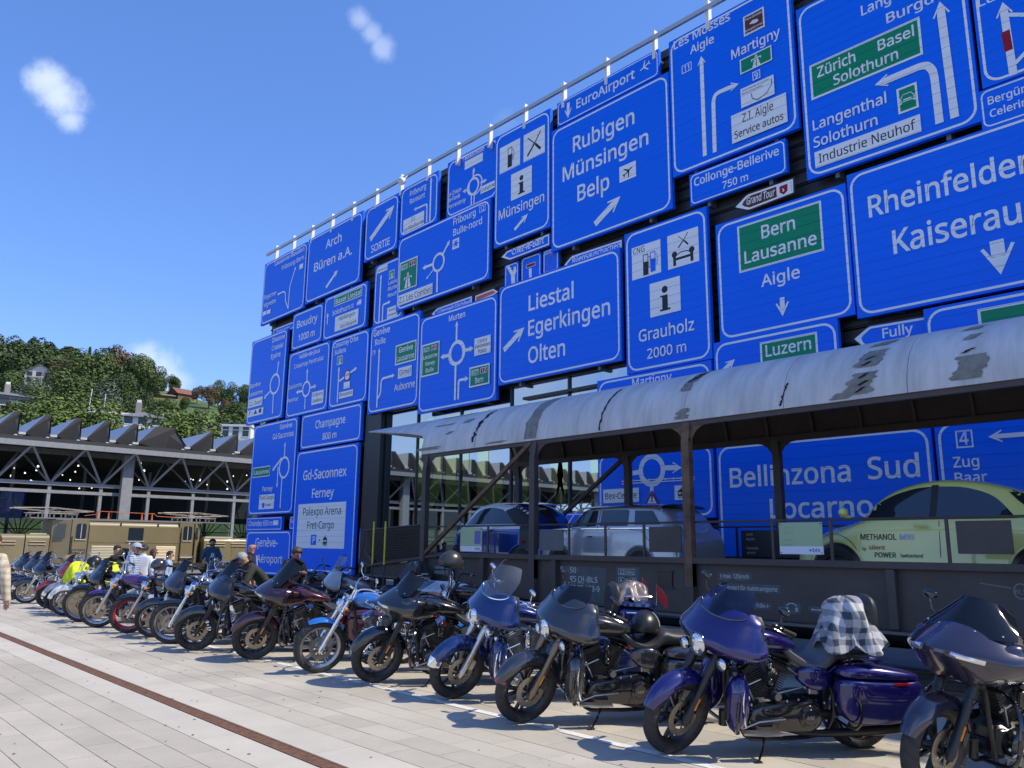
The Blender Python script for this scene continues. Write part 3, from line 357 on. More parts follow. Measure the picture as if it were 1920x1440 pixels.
# ------------------------------------------------------------------ ground
def concrete(name, col, var=.07, big=.18):
    m = bpy.data.materials.new(name); m.use_nodes = True; nt = m.node_tree; b = nt.nodes['Principled BSDF']; N = nt.nodes.new; L = nt.links.new
    g = N('ShaderNodeNewGeometry'); oi = N('ShaderNodeObjectInfo')
    n1 = N('ShaderNodeTexNoise'); n1.inputs['Scale'].default_value = .9; n1.inputs['Detail'].default_value = 8; n1.inputs['Roughness'].default_value = .65; L(g.outputs['Position'], n1.inputs['Vector'])
    n2 = N('ShaderNodeTexNoise'); n2.inputs['Scale'].default_value = 60; n2.inputs['Detail'].default_value = 4; L(g.outputs['Position'], n2.inputs['Vector'])
    v = N('ShaderNodeTexVoronoi'); v.inputs['Scale'].default_value = 3.1; L(g.outputs['Position'], v.inputs['Vector'])
    a = N('ShaderNodeMath'); a.operation = 'ADD'; L(oi.outputs['Random'], a.inputs[0]); L(g.outputs['Random Per Island'], a.inputs[1])
    fr = N('ShaderNodeMath'); fr.operation = 'FRACT'; L(a.outputs[0], fr.inputs[0])
    m1 = N('ShaderNodeMapRange'); m1.inputs['To Min'].default_value = 1-var; m1.inputs['To Max'].default_value = 1+var; L(fr.outputs[0], m1.inputs[0])
    m2 = N('ShaderNodeMapRange'); m2.inputs['From Min'].default_value = .3; m2.inputs['From Max'].default_value = .72; m2.inputs['To Min'].default_value = 1-big; m2.inputs['To Max'].default_value = 1+big*.55; L(n1.outputs['Fac'], m2.inputs[0])
    m3 = N('ShaderNodeMapRange'); m3.inputs['To Min'].default_value = .86; m3.inputs['To Max'].default_value = 1.14; L(n2.outputs['Fac'], m3.inputs[0])
    m4 = N('ShaderNodeMapRange'); m4.inputs['From Min'].default_value = .02; m4.inputs['From Max'].default_value = .05; m4.inputs['To Min'].default_value = .7; m4.inputs['To Max'].default_value = 1; L(v.outputs['Distance'], m4.inputs[0])
    p = N('ShaderNodeMath'); p.operation = 'MULTIPLY'; L(m1.outputs[0], p.inputs[0]); L(m2.outputs[0], p.inputs[1])
    q = N('ShaderNodeMath'); q.operation = 'MULTIPLY'; L(p.outputs[0], q.inputs[0]); L(m3.outputs[0], q.inputs[1])
    q2 = N('ShaderNodeMath'); q2.operation = 'MULTIPLY'; L(q.outputs[0], q2.inputs[0]); L(m4.outputs[0], q2.inputs[1])
    h = N('ShaderNodeHueSaturation'); h.inputs['Color'].default_value = (*col, 1); L(q2.outputs[0], h.inputs['Value']); L(h.outputs[0], b.inputs['Base Color'])
    b.inputs['Roughness'].default_value = .82
    bp = N('ShaderNodeBump'); bp.inputs['Strength'].default_value = .25; bp.inputs['Distance'].default_value = .004; L(n2.outputs['Fac'], bp.inputs['Height']); L(bp.outputs[0], b.inputs['Normal'])
    return m
c_slab = concrete('grey_beige_concrete_slab', (.455, .41, .335)); c_band = concrete('pale_concrete_band', (.52, .475, .395), .03, .14); c_joint = mat('sand_in_joints', (.14, .13, .11), rough=.95)
c_far = concrete('asphalt_and_gravel', (.2, .19, .175))
rust = mat('rusty_steel', (.17, .085, .05), rough=.75, noise_amt=.35, noise_scale=14, bump=.4, bump_scale=120)
g = MB(); g.grid(lambda u, v: (-900+u*1000, -500+v*1100, -.035), 12, 12)
tag(g.build('ground', c_far), kind='structure')
g = MB(); g.add([(-49, -30, -.02), (30, -30, -.02), (30, 14.6, -.02), (-49, 14.6, -.02)], [(0, 1, 2, 3)])
plaza = tag(g.build('plaza', c_joint), kind='structure')
def px(P):
    d = Vector(P)-camo.matrix_world.translation; w = d.dot(_f)
    return (960+1500*d.dot(_r)/w, 720-1500*d.dot(_u)/w, w) if w > .1 else (1e9, 1e9, w)
rows = []
y = 2.94
while y > -1.5: rows.append((y-.262, y, .76, 's')); y -= .262
rows += [(2.94, 3.29, 2.0, 'b'), (3.45, 3.87, 2.0, 'b')]
y = 3.87
while y < 14.5: rows.append((y, min(y+.2925 if y < 5.0 else y+.385, 14.58), .62, 's')); y = rows[-1][1]
slabs = []; random.seed(3)
for ri, (y0, y1, ln, k) in enumerate(rows):
    if y1 > 14.6: continue
    x = 4-(ln*.5 if ri % 2 else 0)-random.random()*.1
    while x > -48:
        slabs.append((x-ln, x, y0, y1, k)); x -= ln
def vis(s):
    a = px(((s[0]+s[1])/2, (s[2]+s[3])/2, 0)); return a[2] > 0 and -60 < a[0] < 1980 and a[1] < 1500
sv = sorted([s for s in slabs if vis(s)], key=lambda s: px(((s[0]+s[1])/2, (s[2]+s[3])/2, 0))[2])
near = set(sv[:300]); sm = {}; G_ = .007
for s in sv[:300]:
    key = (round(s[1]-s[0], 3), round(s[3]-s[2], 3), s[4])
    if key not in sm:
        b = MB(); hx, hy = (key[0]-G_)/2, (key[1]-G_)/2
        b.box((0, 0, -.009), (2*hx, 2*hy, .018)); sm[key] = b.mesh('paving_slab', c_slab if s[4] == 's' else c_band, 0)
    o = link('paving_slab', sm[key], plaza); o.location = ((s[0]+s[1])/2, (s[2]+s[3])/2, random.uniform(-.0015, .0005))
for kind, mm in (('s', c_slab), ('b', c_band)):
    b = MB()
    for s in slabs:
        if s in near or s[4] != kind: continue
        b.bb((s[0]+G_/2, s[2]+G_/2, -.018), (s[1]-G_/2, s[3]-G_/2, random.uniform(-.002, 0)))
    tag(b.build('paving', mm, plaza, smooth=0), kind='stuff')
b = MB()
for i in range(2): b.bb((-.495, -.07+i*.125, -.02), (.495, -.055+i*.125, .001))
for i in range(34): b.bb((-.49+i*.029, -.055, -.02), (-.49+i*.029+.017, .055, -.001))
dm = b.mesh('drain_cover', rust, 0)
for i in range(46):
    o = link('drain_cover', dm, plaza); o.location = (-1.5-i*1.0, 3.372, 0)
# worn painted parking line
wl = mat('worn_white_line_paint', (.68, .67, .63), rough=.7, noise_amt=.12, noise_scale=9)
nt = wl.node_tree; n = nt.nodes.new('ShaderNodeTexNoise'); n.inputs['Scale'].default_value = 3.2; n.inputs['Detail'].default_value = 9; n.inputs['Roughness'].default_value = .7
gg = nt.nodes.new('ShaderNodeNewGeometry'); nt.links.new(gg.outputs['Position'], n.inputs['Vector'])
r_ = nt.nodes.new('ShaderNodeValToRGB'); r_.color_ramp.elements[0].position = .34; r_.color_ramp.elements[1].position = .43; nt.links.new(n.outputs['Fac'], r_.inputs[0]); nt.links.new(r_.outputs[0], nt.nodes['Principled BSDF'].inputs['Alpha'])
b = MB()
for a, e in ((-29, -25.2), (-24.6, -21.5), (-21.2, -18.5), (-14.2, -1)):
    x = a
    while x < e: b.add([(x, 5.5, .004), (min(x+.6, e), 5.5, .004), (min(x+.6, e), 5.6, .004), (x, 5.6, .004)], [(0, 1, 2, 3)]); x += .6
tag(b.build('parking_line', wl, smooth=0), kind='structure')
# dry leaves and grit lying about
leafm = mat('dry_leaf', (.16, .09, .04), rough=.8, rand=.3)
b = MB(); random.seed(11)
for i in range(150):
    x = random.uniform(-18, -4); y = random.uniform(1.5, 5.2); s_ = random.uniform(.008, .022); a = random.random()*6
    b.add([(x+s_*cos(a), y+s_*sin(a), .003), (x+s_*.6*cos(a+1.6), y+s_*.6*sin(a+1.6), .008), (x-s_*cos(a), y-s_*sin(a), .003), (x+s_*.6*cos(a-1.6), y+s_*.6*sin(a-1.6), .006)], [(0, 1, 2, 3)])
tag(b.build('leaf_litter', leafm, smooth=0), 'scattered dry leaf bits and grit on the pale paving beside the rusty drain', kind='stuff')
# ------------------------------------------------------------------ road sign wall
YS = 14.5
clad = mat('dark_cladding', (.022, .024, .028), rough=.5, noise_amt=.2, noise_scale=1.5)
dframe = mat('dark_window_frame', (.015, .017, .02), rough=.4)
bld = empty('museum_building', (-3, 14.8, 0)); tag(bld, 'dark museum hall whose facade is covered in blue road signs', 'building')
def add_b(o): 
    o.matrix_parent_inverse = Matrix.Translation((3, -14.8, 0)); return o
bm_ = MB(); bm_.bb((-31.5, 15.05, 0), (26, 34, 13.85)); add_b(bm_.build('wall', clad, bld, 0))
for (x0, x1, z0, z1) in ((-31.5, 26, 6.05, 13.8), (-9.6, 26, .1, 6.05), (-31.5, -22.35, .1, 6.05)):
    b = MB(); b.bb((x0, 14.84, 0), (x1, 15.04, .27)); b.bb((x0, 14.80, .03), (x1, 14.84, .10)); me = b.mesh('cladding_board', clad, 0)
    z = z0
    while z < z1-.1:
        o = add_b(link('cladding_board', me, bld)); o.location = (0, 0, z); z += .3
glass = bpy.data.materials.new('coated_facade_glass'); glass.use_nodes = True; b_ = glass.node_tree.nodes['Principled BSDF']
b_.inputs['Base Color'].default_value = (.40, .46, .50, 1); b_.inputs['Metallic'].default_value = 1; b_.inputs['Roughness'].default_value = .015
xs = [-22.3, -20.54, -18.36, -16.16, -13.96, -11.8, -9.65]; zs = [.15, 5.98]
for i in range(6):
    tilt = (random.random()-.5)*.002
    b = MB(); b.add([(xs[i]+.03, 14.83+tilt, zs[0]), (xs[i+1]-.03, 14.83-tilt, zs[0]), (xs[i+1]-.03, 14.83-tilt, zs[1]), (xs[i]+.03, 14.83+tilt, zs[1])], [(0, 1, 2, 3)])
    add_b(b.build('window_pane', glass, bld, 0))
for x in xs:
    b = MB(); b.bb((x-.03, 14.78, .1), (x+.03, 14.9, 6.0)); add_b(b.build('mullion', dframe, bld, 0))
b = MB(); b.bb((-22.35, 14.77, .02), (-9.6, 14.95, .14)); b.bb((-22.35, 14.77, 5.98), (-9.6, 14.95, 6.06)); b.bb((-15.6, 14.7, 5.55), (-9.65, 14.83, 5.62)); b.bb((-23.3, 14.6, 0), (-22.35, 14.9, 6)); add_b(b.build('window_frame', dframe, bld, 0))
# big letters behind the coated glass show as pale green film
film = bpy.data.materials.new('green_letter_film'); film.use_nodes = True; nt = film.node_tree; b_ = nt.nodes['Principled BSDF']; b_.inputs['Base Color'].default_value = (.20, .27, .02, 1); b_.inputs['Roughness'].default_value = .4
gl = nt.nodes.new('ShaderNodeBsdfGlossy'); gl.inputs['Color'].default_value = (.62, .70, .5, 1); gl.inputs['Roughness'].default_value = .02; mx = nt.nodes.new('ShaderNodeMixShader'); mx.inputs[0].default_value = .8
nt.links.new(b_.outputs[0], mx.inputs[1]); nt.links.new(gl.outputs[0], mx.inputs[2]); nt.links.new(mx.outputs[0], nt.nodes['Material Output'].inputs['Surface'])
for ch, x0, x1 in (('O', -20.6, -19.2), ('E', -19.05, -17.95), ('L', -17.6, -16.5), ('I', -15.95, -15.5), ('V', -15.0, -13.6), ('O', -13.3, -11.9)):
    b = MB(); put_text(b, ch, (x0, 14.822, 3.0), (1, 0, 0), (0, 0, 1), x1-x0, 2.25, bold=.06); add_b(b.build('window_letter', film, bld, 0))
# roof rail
gal = mat('galvanised_rail', (.5, .5, .48), rough=.42, metal=.5); wpost = mat('pale_rail_post', (.72, .72, .70), rough=.5)
rl = empty('roof_rail', (-3, 14.45, 14)); tag(rl, 'long galvanised guard rail along the top edge of the sign wall', 'railing')
def add_r(o): o.matrix_parent_inverse = Matrix.Translation((3, -14.45, -14)); return o
b = MB(); b.bb((-31.65, 14.40, 13.93), (12, 14.47, 14.04)); add_r(b.build('top_bar', gal, rl, 0))
b = MB(); b.bb((-.045, 14.47, 13.45), (.045, 14.60, 14.22)); b.bb((-.02, 14.6, 13.45), (.02, 14.85, 13.52)); pm = b.mesh('post', wpost, 0)
for i in range(27): o = add_r(link('post', pm, rl)); o.location = (-30.9+i*1.55, 0, 0)
# ---- signs
KSPEC = {'w': (.86, .86, .86), 'k': (.03, .03, .035), 'g': (.003, .26, .12), 'b': (0, .155, .90), 'red': (.33, .01, .025), 'br': (.13, .045, .03), 'or': (.62, .13, .07), 'blue': (0, .155, .90), 'pb': (.1, .3, .7)}
def smat(k): return mat('sign_'+k, KSPEC[k], rough=.35, spec=.2, noise_amt=.04, noise_scale=1.2, stretch=(.4, 1, 6))
PITCH = .205
def cut_build(mb, name, m, parent, joints):
    bm = bmesh.new(); vs = [bm.verts.new(v) for v in mb.v]
    for f in mb.f:
        try: bm.faces.new([vs[i] for i in f])
        except ValueError: pass
    zmin = min(v[2] for v in mb.v); zmax = max(v[2] for v in mb.v)
    js = [j for j in joints if zmin < j < zmax]
    for j in js:
        for s_ in (-.0028, .0028):
            bmesh.ops.bisect_plane(bm, geom=bm.verts[:]+bm.edges[:]+bm.faces[:], plane_co=(0, 0, j+s_), plane_no=(0, 0, 1), dist=1e-5)
    if js:
        dl = [f for f in bm.faces if any(abs(f.calc_center_median().z-j) < .0027 for j in js)]
        bmesh.ops.delete(bm, geom=dl, context='FACES')
    me = bpy.data.meshes.new(name); bm.to_mesh(me); bm.free(); me.materials.append(m); return link(name, me, parent)
def rrect(x0, z0, x1, z1, r, n=6):
    P = []
    for cx, cz, a in ((x1-r, z1-r, 0), (x0+r, z1-r, pi/2), (x0+r, z0+r, pi), (x1-r, z0+r, 3*pi/2)):
        for i in range(n+1): t = a+pi/2*i/n; P.append((cx+r*cos(t), cz+r*sin(t)))
    return P
def ring2(mb, P, Q, y):
    n = len(P); mb.add([(p[0], y, p[1]) for p in P]+[(q[0], y, q[1]) for q in Q], [(i, (i+1) % n, n+(i+1) % n, n+i) for i in range(n)])
def flat(mb, P, y): 
    A = sum(P[i][0]*P[(i+1) % len(P)][1]-P[(i+1) % len(P)][0]*P[i][1] for i in range(len(P)))
    if A < 0: P = P[::-1]
    mb.add([(p[0], y, p[1]) for p in P], [tuple(range(len(P)))])
def strip(mb, P, w, y, round_=True):
    P = [Vector(p) for p in P]
    if len(P) > 2:   # round the bends a little
        Q = [P[0]]
        for a, b_, c in zip(P, P[1:], P[2:]):
            la, lc = (a-b_).length, (c-b_).length; k = min(w*.9, la*.45, lc*.45)
            p, q = b_+(a-b_)*k/la, b_+(c-b_)*k/lc
            for t in (0, .33, .67, 1): Q.append((p*(1-t)+b_*t)*(1-t)+(b_*(1-t)+q*t)*t)
        Q.append(P[-1]); P = Q
    L = []; R = []
    for i, p in enumerate(P):
        t = (P[min(i+1, len(P)-1)]-P[max(i-1, 0)]).normalized(); n_ = Vector((-t.y, t.x)); L.append(p+n_*w/2); R.append(p-n_*w/2)
    n = len(P); mb.add([(p.x, y, p.y) for p in R]+[(p.x, y, p.y) for p in L], [(i, i+1, n+i+1, n+i) for i in range(n-1)])
def arrow2(mb, P, w, hd, y):
    P = [Vector(p) for p in P]
    if hd:
        t = (P[-1]-P[-2]).normalized(); tip = P[-1]; P[-1] = tip-t*hd*.62; n_ = Vector((-t.y, t.x))
        B = tip-t*hd*.95; W2 = hd*.5
        for sg in (1, -1):
            q = [tip, B+n_*W2*sg, B+n_*W2*sg*.80+t*hd*-.04, P[-1]-t*hd*.02+n_*w*.5*sg, P[-1]+t*0-n_*0]
            flat(mb, [(p.x, p.y) for p in q], y)
    strip(mb, [(p.x, p.y) for p in P], w, y)
def disc2(mb, cx, cz, r, y, n=20, sx=1): flat(mb, [(cx+r*sx*cos(2*pi*i/n), cz+r*sin(2*pi*i/n)) for i in range(n)], y)
def rect2(mb, x0, z0, x1, z1, y): flat(mb, [(x0, z0), (x1, z0), (x1, z1), (x0, z1)], y)
def plane2(mb, cx, cz, h, y, ang):
    c, s_ = cos(ang), sin(ang); T = lambda P: [(cx+(a*c-b*s_)*h, cz+(a*s_+b*c)*h) for a, b in P]
    flat(mb, T([(-.5, .0), (-.44, -.045), (.40, -.05), (.5, 0), (.40, .05), (-.44, .045)]), y)
    flat(mb, T([(-.02, .04), (-.22, .46), (-.14, .46), (.16, .04)]), y); flat(mb, T([(-.02, -.04), (-.22, -.46), (-.14, -.46), (.16, -.04)]), y)
    flat(mb, T([(-.42, .03), (-.52, .17), (-.46, .17), (-.32, .03)]), y); flat(mb, T([(-.42, -.03), (-.52, -.17), (-.46, -.17), (-.32, -.03)]), y)
def icon(kind, cx, cz, h, y):
    """returns list of (MB, colour)"""
    K = MB(); Wm = MB(); o = []
    if kind == 'pump' or kind == 'pumpb':
        w = h*.3; rect2(K, cx-w/2, cz-h/2, cx+w/2, cz+h*.1, y); ring2(K, [(cx-w/2, cz+.08*h), (cx+w/2, cz+.08*h), (cx+w/2, cz+h/2), (cx-w/2, cz+h/2)], [(cx-w*.38, cz+.14*h), (cx+w*.38, cz+.14*h), (cx+w*.38, cz+h*.46), (cx-w*.38, cz+h*.46)], y)
        strip(K, [(cx+w/2, cz+h*.35), (cx+w*.85, cz+h*.3), (cx+w*.9, cz-h*.15), (cx+w*.62, cz-h*.2), (cx+w*.6, cz+h*.1)], h*.025, y)
        return [(K, 'k' if kind == 'pump' else 'b')]
    if kind == 'cut':
        strip(K, [(cx-.42*h, cz-.45*h), (cx+.05*h, cz+.02*h)], h*.1, y); strip(K, [(cx+.05*h, cz+.02*h), (cx+.4*h, cz+.45*h)], h*.06, y)
        strip(K, [(cx+.40*h, cz-.4*h), (cx+.08*h, cz-.06*h)], h*.12, y+.001); strip(K, [(cx+.08*h, cz-.06*h), (cx-.4*h, cz+.4*h)], h*.05, y+.001); disc2(K, cx-.34*h, cz+.34*h, h*.1, y+.002, 10)
        return [(K, 'k')]
    if kind == 'info':
        disc2(K, cx, cz+.34*h, .14*h, y); rect2(K, cx-.13*h, cz-.42*h, cx+.13*h, cz+.12*h, y); rect2(K, cx-.22*h, cz+.06*h, cx-.13*h, cz+.12*h, y); rect2(K, cx-.24*h, cz-.5*h, cx+.24*h, cz-.42*h, y); return [(K, 'k')]
    if kind == 'bed':
        for sx in (-1, 1): rect2(K, cx+sx*.62*h-.1*h, cz-.5*h, cx+sx*.62*h+.1*h, cz+.22*h, y); disc2(K, cx+sx*.62*h, cz+.22*h, .2*h, y+.001, 12)
        rect2(K, cx-.6*h, cz-.18*h, cx+.6*h, cz-.02*h, y+.002); strip(K, [(cx-.55*h, cz+.1*h), (cx-.2*h, cz+.26*h), (cx+.2*h, cz+.26*h), (cx+.55*h, cz+.14*h)], .06*h, y); return [(K, 'k')]
    if kind == 'plane_k': plane2(K, cx, cz, h, y, .5); return [(K, 'k')]
    if kind == 'plane_w': plane2(K, cx, cz, h, y, .35+pi); return [(K, 'w')]
    if kind == 'mway':
        for sx in (-1, 1):
            flat(K, [(cx+sx*.05*h, cz-.5*h), (cx+sx*.34*h, cz-.5*h), (cx+sx*.16*h, cz+.1*h), (cx+sx*.03*h, cz+.1*h)], y); flat(K, [(cx+sx*.02*h, cz+.26*h), (cx+sx*.12*h, cz+.26*h), (cx+sx*.05*h, cz+.5*h), (cx+sx*.01*h, cz+.5*h)], y)
        rect2(K, cx-.42*h, cz+.14*h, cx+.42*h, cz+.22*h, y)
        for sx in (-1, 1): rect2(K, cx+sx*.38*h-.04*h, cz+.04*h, cx+sx*.38*h+.04*h, cz+.14*h, y)
        return [(K, 'w')]
    if kind == 'car':
        w = h*.62; P = [(-.9, -.28), (-.9, .02), (-.82, .1), (-.62, .14), (-.42, .5), (.42, .5), (.62, .14), (.82, .1), (.9, .02), (.9, -.28)]
        for a, b_ in zip(P, P[1:]+P[:1]): strip(K, [(cx+a[0]*w, cz+a[1]*w), (cx+b_[0]*w, cz+b_[1]*w)], h*.05, y)
        for sx in (-1, 1): rect2(K, cx+sx*.7*w-.12*w, cz-.5*w, cx+sx*.7*w+.12*w, cz-.28*w, y); disc2(K, cx+sx*.68*w, cz-.08*w, .1*w, y, 8)
        rect2(K, cx-.4*w, cz-.16*w, cx+.4*w, cz-.02*w, y); return [(K, 'w')]
    if kind == 'truck':
        rect2(K, cx-.2*h, cz-.3*h, cx+.8*h, cz+.5*h, y); flat(K, [(cx-.75*h, cz-.3*h), (cx-.24*h, cz-.3*h), (cx-.24*h, cz+.3*h), (cx-.55*h, cz+.3*h), (cx-.75*h, cz)], y)
        for q in (-.5, .1, .55): disc2(K, cx+q*h, cz-.38*h, .14*h, y+.001, 10)
        return [(K, 'w')]
    if kind == 'flake':
        for a in range(3): t = pi/6+a*pi/3; strip(K, [(cx-.5*h*sin(t), cz-.5*h*cos(t)), (cx+.5*h*sin(t), cz+.5*h*cos(t))], h*.2, y+.0003*a)
        return [(K, 'b')]
    if kind == 'train':
        rect2(K, cx-.4*h, cz-.35*h, cx+.4*h, cz+.12*h, y); flat(K, [(cx-.45*h, cz+.12*h), (cx+.45*h, cz+.12*h), (cx, cz+.4*h)], y)
        for q in (-.3, -.1, .1, .3): disc2(K, cx+q*h, cz-.46*h, .08*h, y, 8)
        rect2(K, cx-.02*h, cz+.35*h, cx+.02*h, cz+.55*h, y+.001); rect2(Wm, cx-.3*h, cz-.15*h, cx-.05*h, cz+.02*h, y-.002); rect2(Wm, cx+.05*h, cz-.15*h, cx+.3*h, cz+.02*h, y-.002); return [(K, 'k'), (Wm, 'w')]
    if kind == 'stars':
        for i in range(12): a = i*pi/6; disc2(K, cx+.40*h*cos(a)*.8, cz+.45*h*sin(a), .05*h, y, 5)
        return [(K, 'or')]
    return []
SIGN_NAME = {'t': 'lettering', 'a': 'arrow', 'o': 'ring', 'p': 'emblem', 'r': 'panel'}
smetal = mat('sign_back_metal', (.16, .17, .19), rough=.5, metal=.3)
for (key, rect, label, depth, col, shape, items) in SIGNS:
    yf = YS+depth*.13-.004*random.random(); th = .10 if not depth else .06
    if shape:
        xa = sum(p[0] for p in shape)/len(shape); za = sum(p[1] for p in shape)/len(shape); cx, cz = xa, za
    else: cx, cz = (rect[0]+rect[2])/2, rect[1]
    root = empty('road_sign', (cx, yf, cz)); tag(root, label, 'road sign', 'road signs covering the museum facade')
    def fin(o): o.matrix_parent_inverse = Matrix.Translation((-cx, -yf, -cz)); return o
    joints = []
    if shape:
        b = MB(); c2 = Vector((xa, za)); 
        b.prism([(p[0], yf, p[1]) for p in shape], (0, .05, 0)); fin(b.build('board', smat(col), root, 0))
        ins = []; n_ = len(shape)
        area = sum(shape[i][0]*shape[(i+1) % n_][1]-shape[(i+1) % n_][0]*shape[i][1] for i in range(n_))
        S_ = shape if area > 0 else shape[::-1]
        def inset(d):
            Q = []
            for i in range(len(S_)):
                a, b2, c = Vector(S_[i-1]), Vector(S_[i]), Vector(S_[(i+1) % len(S_)])
                u1 = (b2-a).normalized(); u2 = (c-b2).normalized(); n1 = Vector((-u1.y, u1.x)); n2 = Vector((-u2.y, u2.x)); m_ = (n1+n2).normalized(); Q.append(tuple(b2+m_*d/max(.35, m_.dot(n1))))
            return Q
        b = MB(); ring2(b, inset(.025), inset(.065), yf-.004); fin(cut_build(b, 'border', smat('w'), root, []))
        b = MB(); ring2(b, inset(-.01), inset(.012), yf-.006); fin(cut_build(b, 'rim', smat('k'), root, []))
        if key in ('chez', 'grand', 'rueg', 'luter', 'fully'):
            tip = shape[0]; T_ = Vector(shape[0]); C1, C2 = Vector(shape[1]), Vector(shape[-1]); cc = (T_+C1+C2)/3; nt_ = T_.lerp((C1+C2)/2, .55); b = MB(); flat(b, [tuple(p.lerp(cc, .10)) for p in (T_, C1)]+[tuple(nt_)]+[tuple(C2.lerp(cc, .10))], yf-.005); fin(cut_build(b, 'chevron', smat('w'), root, []))
        if False:
            tip = min(shape); up_ = inset(.05); T_ = Vector(tip); L_ = [p for p in up_ if abs(p[0]-tip[0]) < .75]; b = MB()
            L_ = sorted(L_, key=lambda p: p[1]); 
            if len(L_) >= 3: flat(b, [L_[0], L_[-1], (L_[-1][0]-.12, L_[-1][1]), (min(L_)[0], min(L_)[1]), (L_[0][0]-.12, L_[0][1])] if 0 else [min(L_), L_[-1], (L_[-1][0]+.05, L_[-1][1]), (min(L_)[0]+.30, min(L_)[1]), (L_[0][0]+.05, L_[0][1]), L_[0]], yf-.005); fin(cut_build(b, 'chevron', smat('w'), root, []))
    else:
        x0, z0, x1, z1 = rect; n = max(1, round((z1-z0)/PITCH)); pt = (z1-z0)/n
        joints = [z0+pt*i for i in range(1, n)]
        b = MB(); b.bb((x0, yf, .0015), (x1, yf+th, pt-.0015)); pm = b.mesh('plank', smat(col), 0)
        for i in range(n): o = fin(link('plank', pm, root)); o.location = (0, random.uniform(-.0015, .0015), z0+pt*i)
        b = MB(); 
        for q in (.18, .82): b.bb((lerp(x0, x1, q)-.04, yf+th, z0-.10 if z0 > 6 else z0), (lerp(x0, x1, q)+.04, 14.84, z1-.1))
        b.bb((x0+.02, yf+th+.001, z0+.02), (x1-.02, yf+th+.02, z1-.02)); fin(b.build('bracket', smetal, root, 0))
        bw = .045 if min(x1-x0, z1-z0) > 1.2 else .026; rr = min(.26, .13*min(x1-x0, z1-z0)+.02); ins = .05 if bw > .03 else .03
        b = MB(); ring2(b, rrect(x0+ins, z0+ins, x1-ins, z1-ins, rr), rrect(x0+ins+bw, z0+ins+bw, x1-ins-bw, z1-ins-bw, max(.01, rr-bw)), yf-.003)
        fin(cut_build(b, 'border', smat('w'), root, joints))
    for i, it in enumerate(items):
        y = yf-.004-.0014*i; k = it[0]; b = MB(); c = 'w'
        if k == 't':
            _, xa_, xb_, zb_, cap, s_, c = it
            if shape and xb_-xa_ > .2: pass
            put_text(b, s_, (xa_, y, zb_), (1, 0, 0), (0, 0, 1), xb_-xa_, cap, bold=.014 if c == 'w' else .004, shear=.25 if key == 'grand' else 0)
        elif k == 'r':
            _, a0, b0, a1, b1, c, bo = it; rect2(b, a0, b0, a1, b1, y)
            if bo:
                e = min(.045, (b1-b0)*.07+.004); q = MB(); ring2(q, [(a1, b1), (a0, b1), (a0, b0), (a1, b0)], [(a1-e, b1-e), (a0+e, b1-e), (a0+e, b0+e), (a1-e, b0+e)], y-.0007); fin(cut_build(q, 'panel_edge', smat(bo), root, joints))
        elif k == 'a': _, P, w, hd, c = it; arrow2(b, P, w, hd, y)
        elif k == 'o':
            _, xc, zc, rv, st, c = it; ring2(b, [(xc+(rv+st/2)*cos(t*pi/18), zc+(rv+st/2)*sin(t*pi/18)) for t in range(36)], [(xc+max(0, rv-st/2)*cos(t*pi/18), zc+max(0, rv-st/2)*sin(t*pi/18)) for t in range(36)], y)
        elif k == 'p': _, P, c = it; flat(b, P, y)
        else:
            for q, c2 in icon(k, it[1], it[2], it[3], y): fin(cut_build(q, 'pictogram', smat(c2), root, joints))
            continue
        if b.v: fin(cut_build(b, SIGN_NAME[k], smat(c), root, joints))
# floodlight on the rail
b = MB(); b.lathe([(0, 0), (.10, .01), (.14, .1), (.13, .16), (0, .17)], (-21.0, 14.2, 13.7), (0, -.8, -.5), 16); b.tube([(-21.0, 14.2, 13.72), (-21.0, 14.4, 13.98)], .02)
tag(b.build('flood_lamp', wpost), 'small pale flood lamp hanging from the roof rail above the Fribourg Romont sign', 'lamp')
# ------------------------------------------------------------------ covered car-transport rail wagon
wbrown = mat('wagon_brown_paint', (.066, .052, .046), rough=.55, noise_amt=.22, noise_scale=2.2, detail=8)
wbrown2 = mat('wagon_inner_brown', (.045, .035, .03), rough=.65, noise_amt=.3, noise_scale=1.5)
wrust = mat('rusty_wagon_post', (.13, .075, .045), rough=.7, noise_amt=.5, noise_scale=6, detail=8)
stencil = mat('wagon_stencil_white', (.55, .57, .55), rough=.6); patchg = mat('wagon_stencil_patch', (.075, .095, .10), rough=.6, noise_amt=.3, noise_scale=8)
yel = mat('yellow_handrail_paint', (.62, .47, .05), rough=.45, noise_amt=.15, noise_scale=9)
roofm = bpy.data.materials.new('worn_wagon_roof'); roofm.use_nodes = True; nt = roofm.node_tree; pb = nt.nodes['Principled BSDF']; N = nt.nodes.new; L = nt.links.new
gp = N('ShaderNodeNewGeometry'); mp = N('ShaderNodeMapping'); mp.inputs['Scale'].default_value = (3.5, .6, .6); L(gp.outputs['Position'], mp.inputs[0])
n1 = N('ShaderNodeTexNoise'); n1.inputs['Scale'].default_value = 1.6; n1.inputs['Detail'].default_value = 9; n1.inputs['Roughness'].default_value = .65; L(mp.outputs[0], n1.inputs['Vector'])
n2 = N('ShaderNodeTexNoise'); n2.inputs['Scale'].default_value = 2.4; n2.inputs['Detail'].default_value = 10; n2.inputs['Roughness'].default_value = .7; L(gp.outputs['Position'], n2.inputs['Vector'])
r1 = N('ShaderNodeValToRGB'); r1.color_ramp.elements[0].color = (.42, .41, .40, 1); r1.color_ramp.elements[1].color = (.62, .61, .60, 1); r1.color_ramp.elements[0].position = .3; r1.color_ramp.elements[1].position = .65; L(n1.outputs['Fac'], r1.inputs[0])
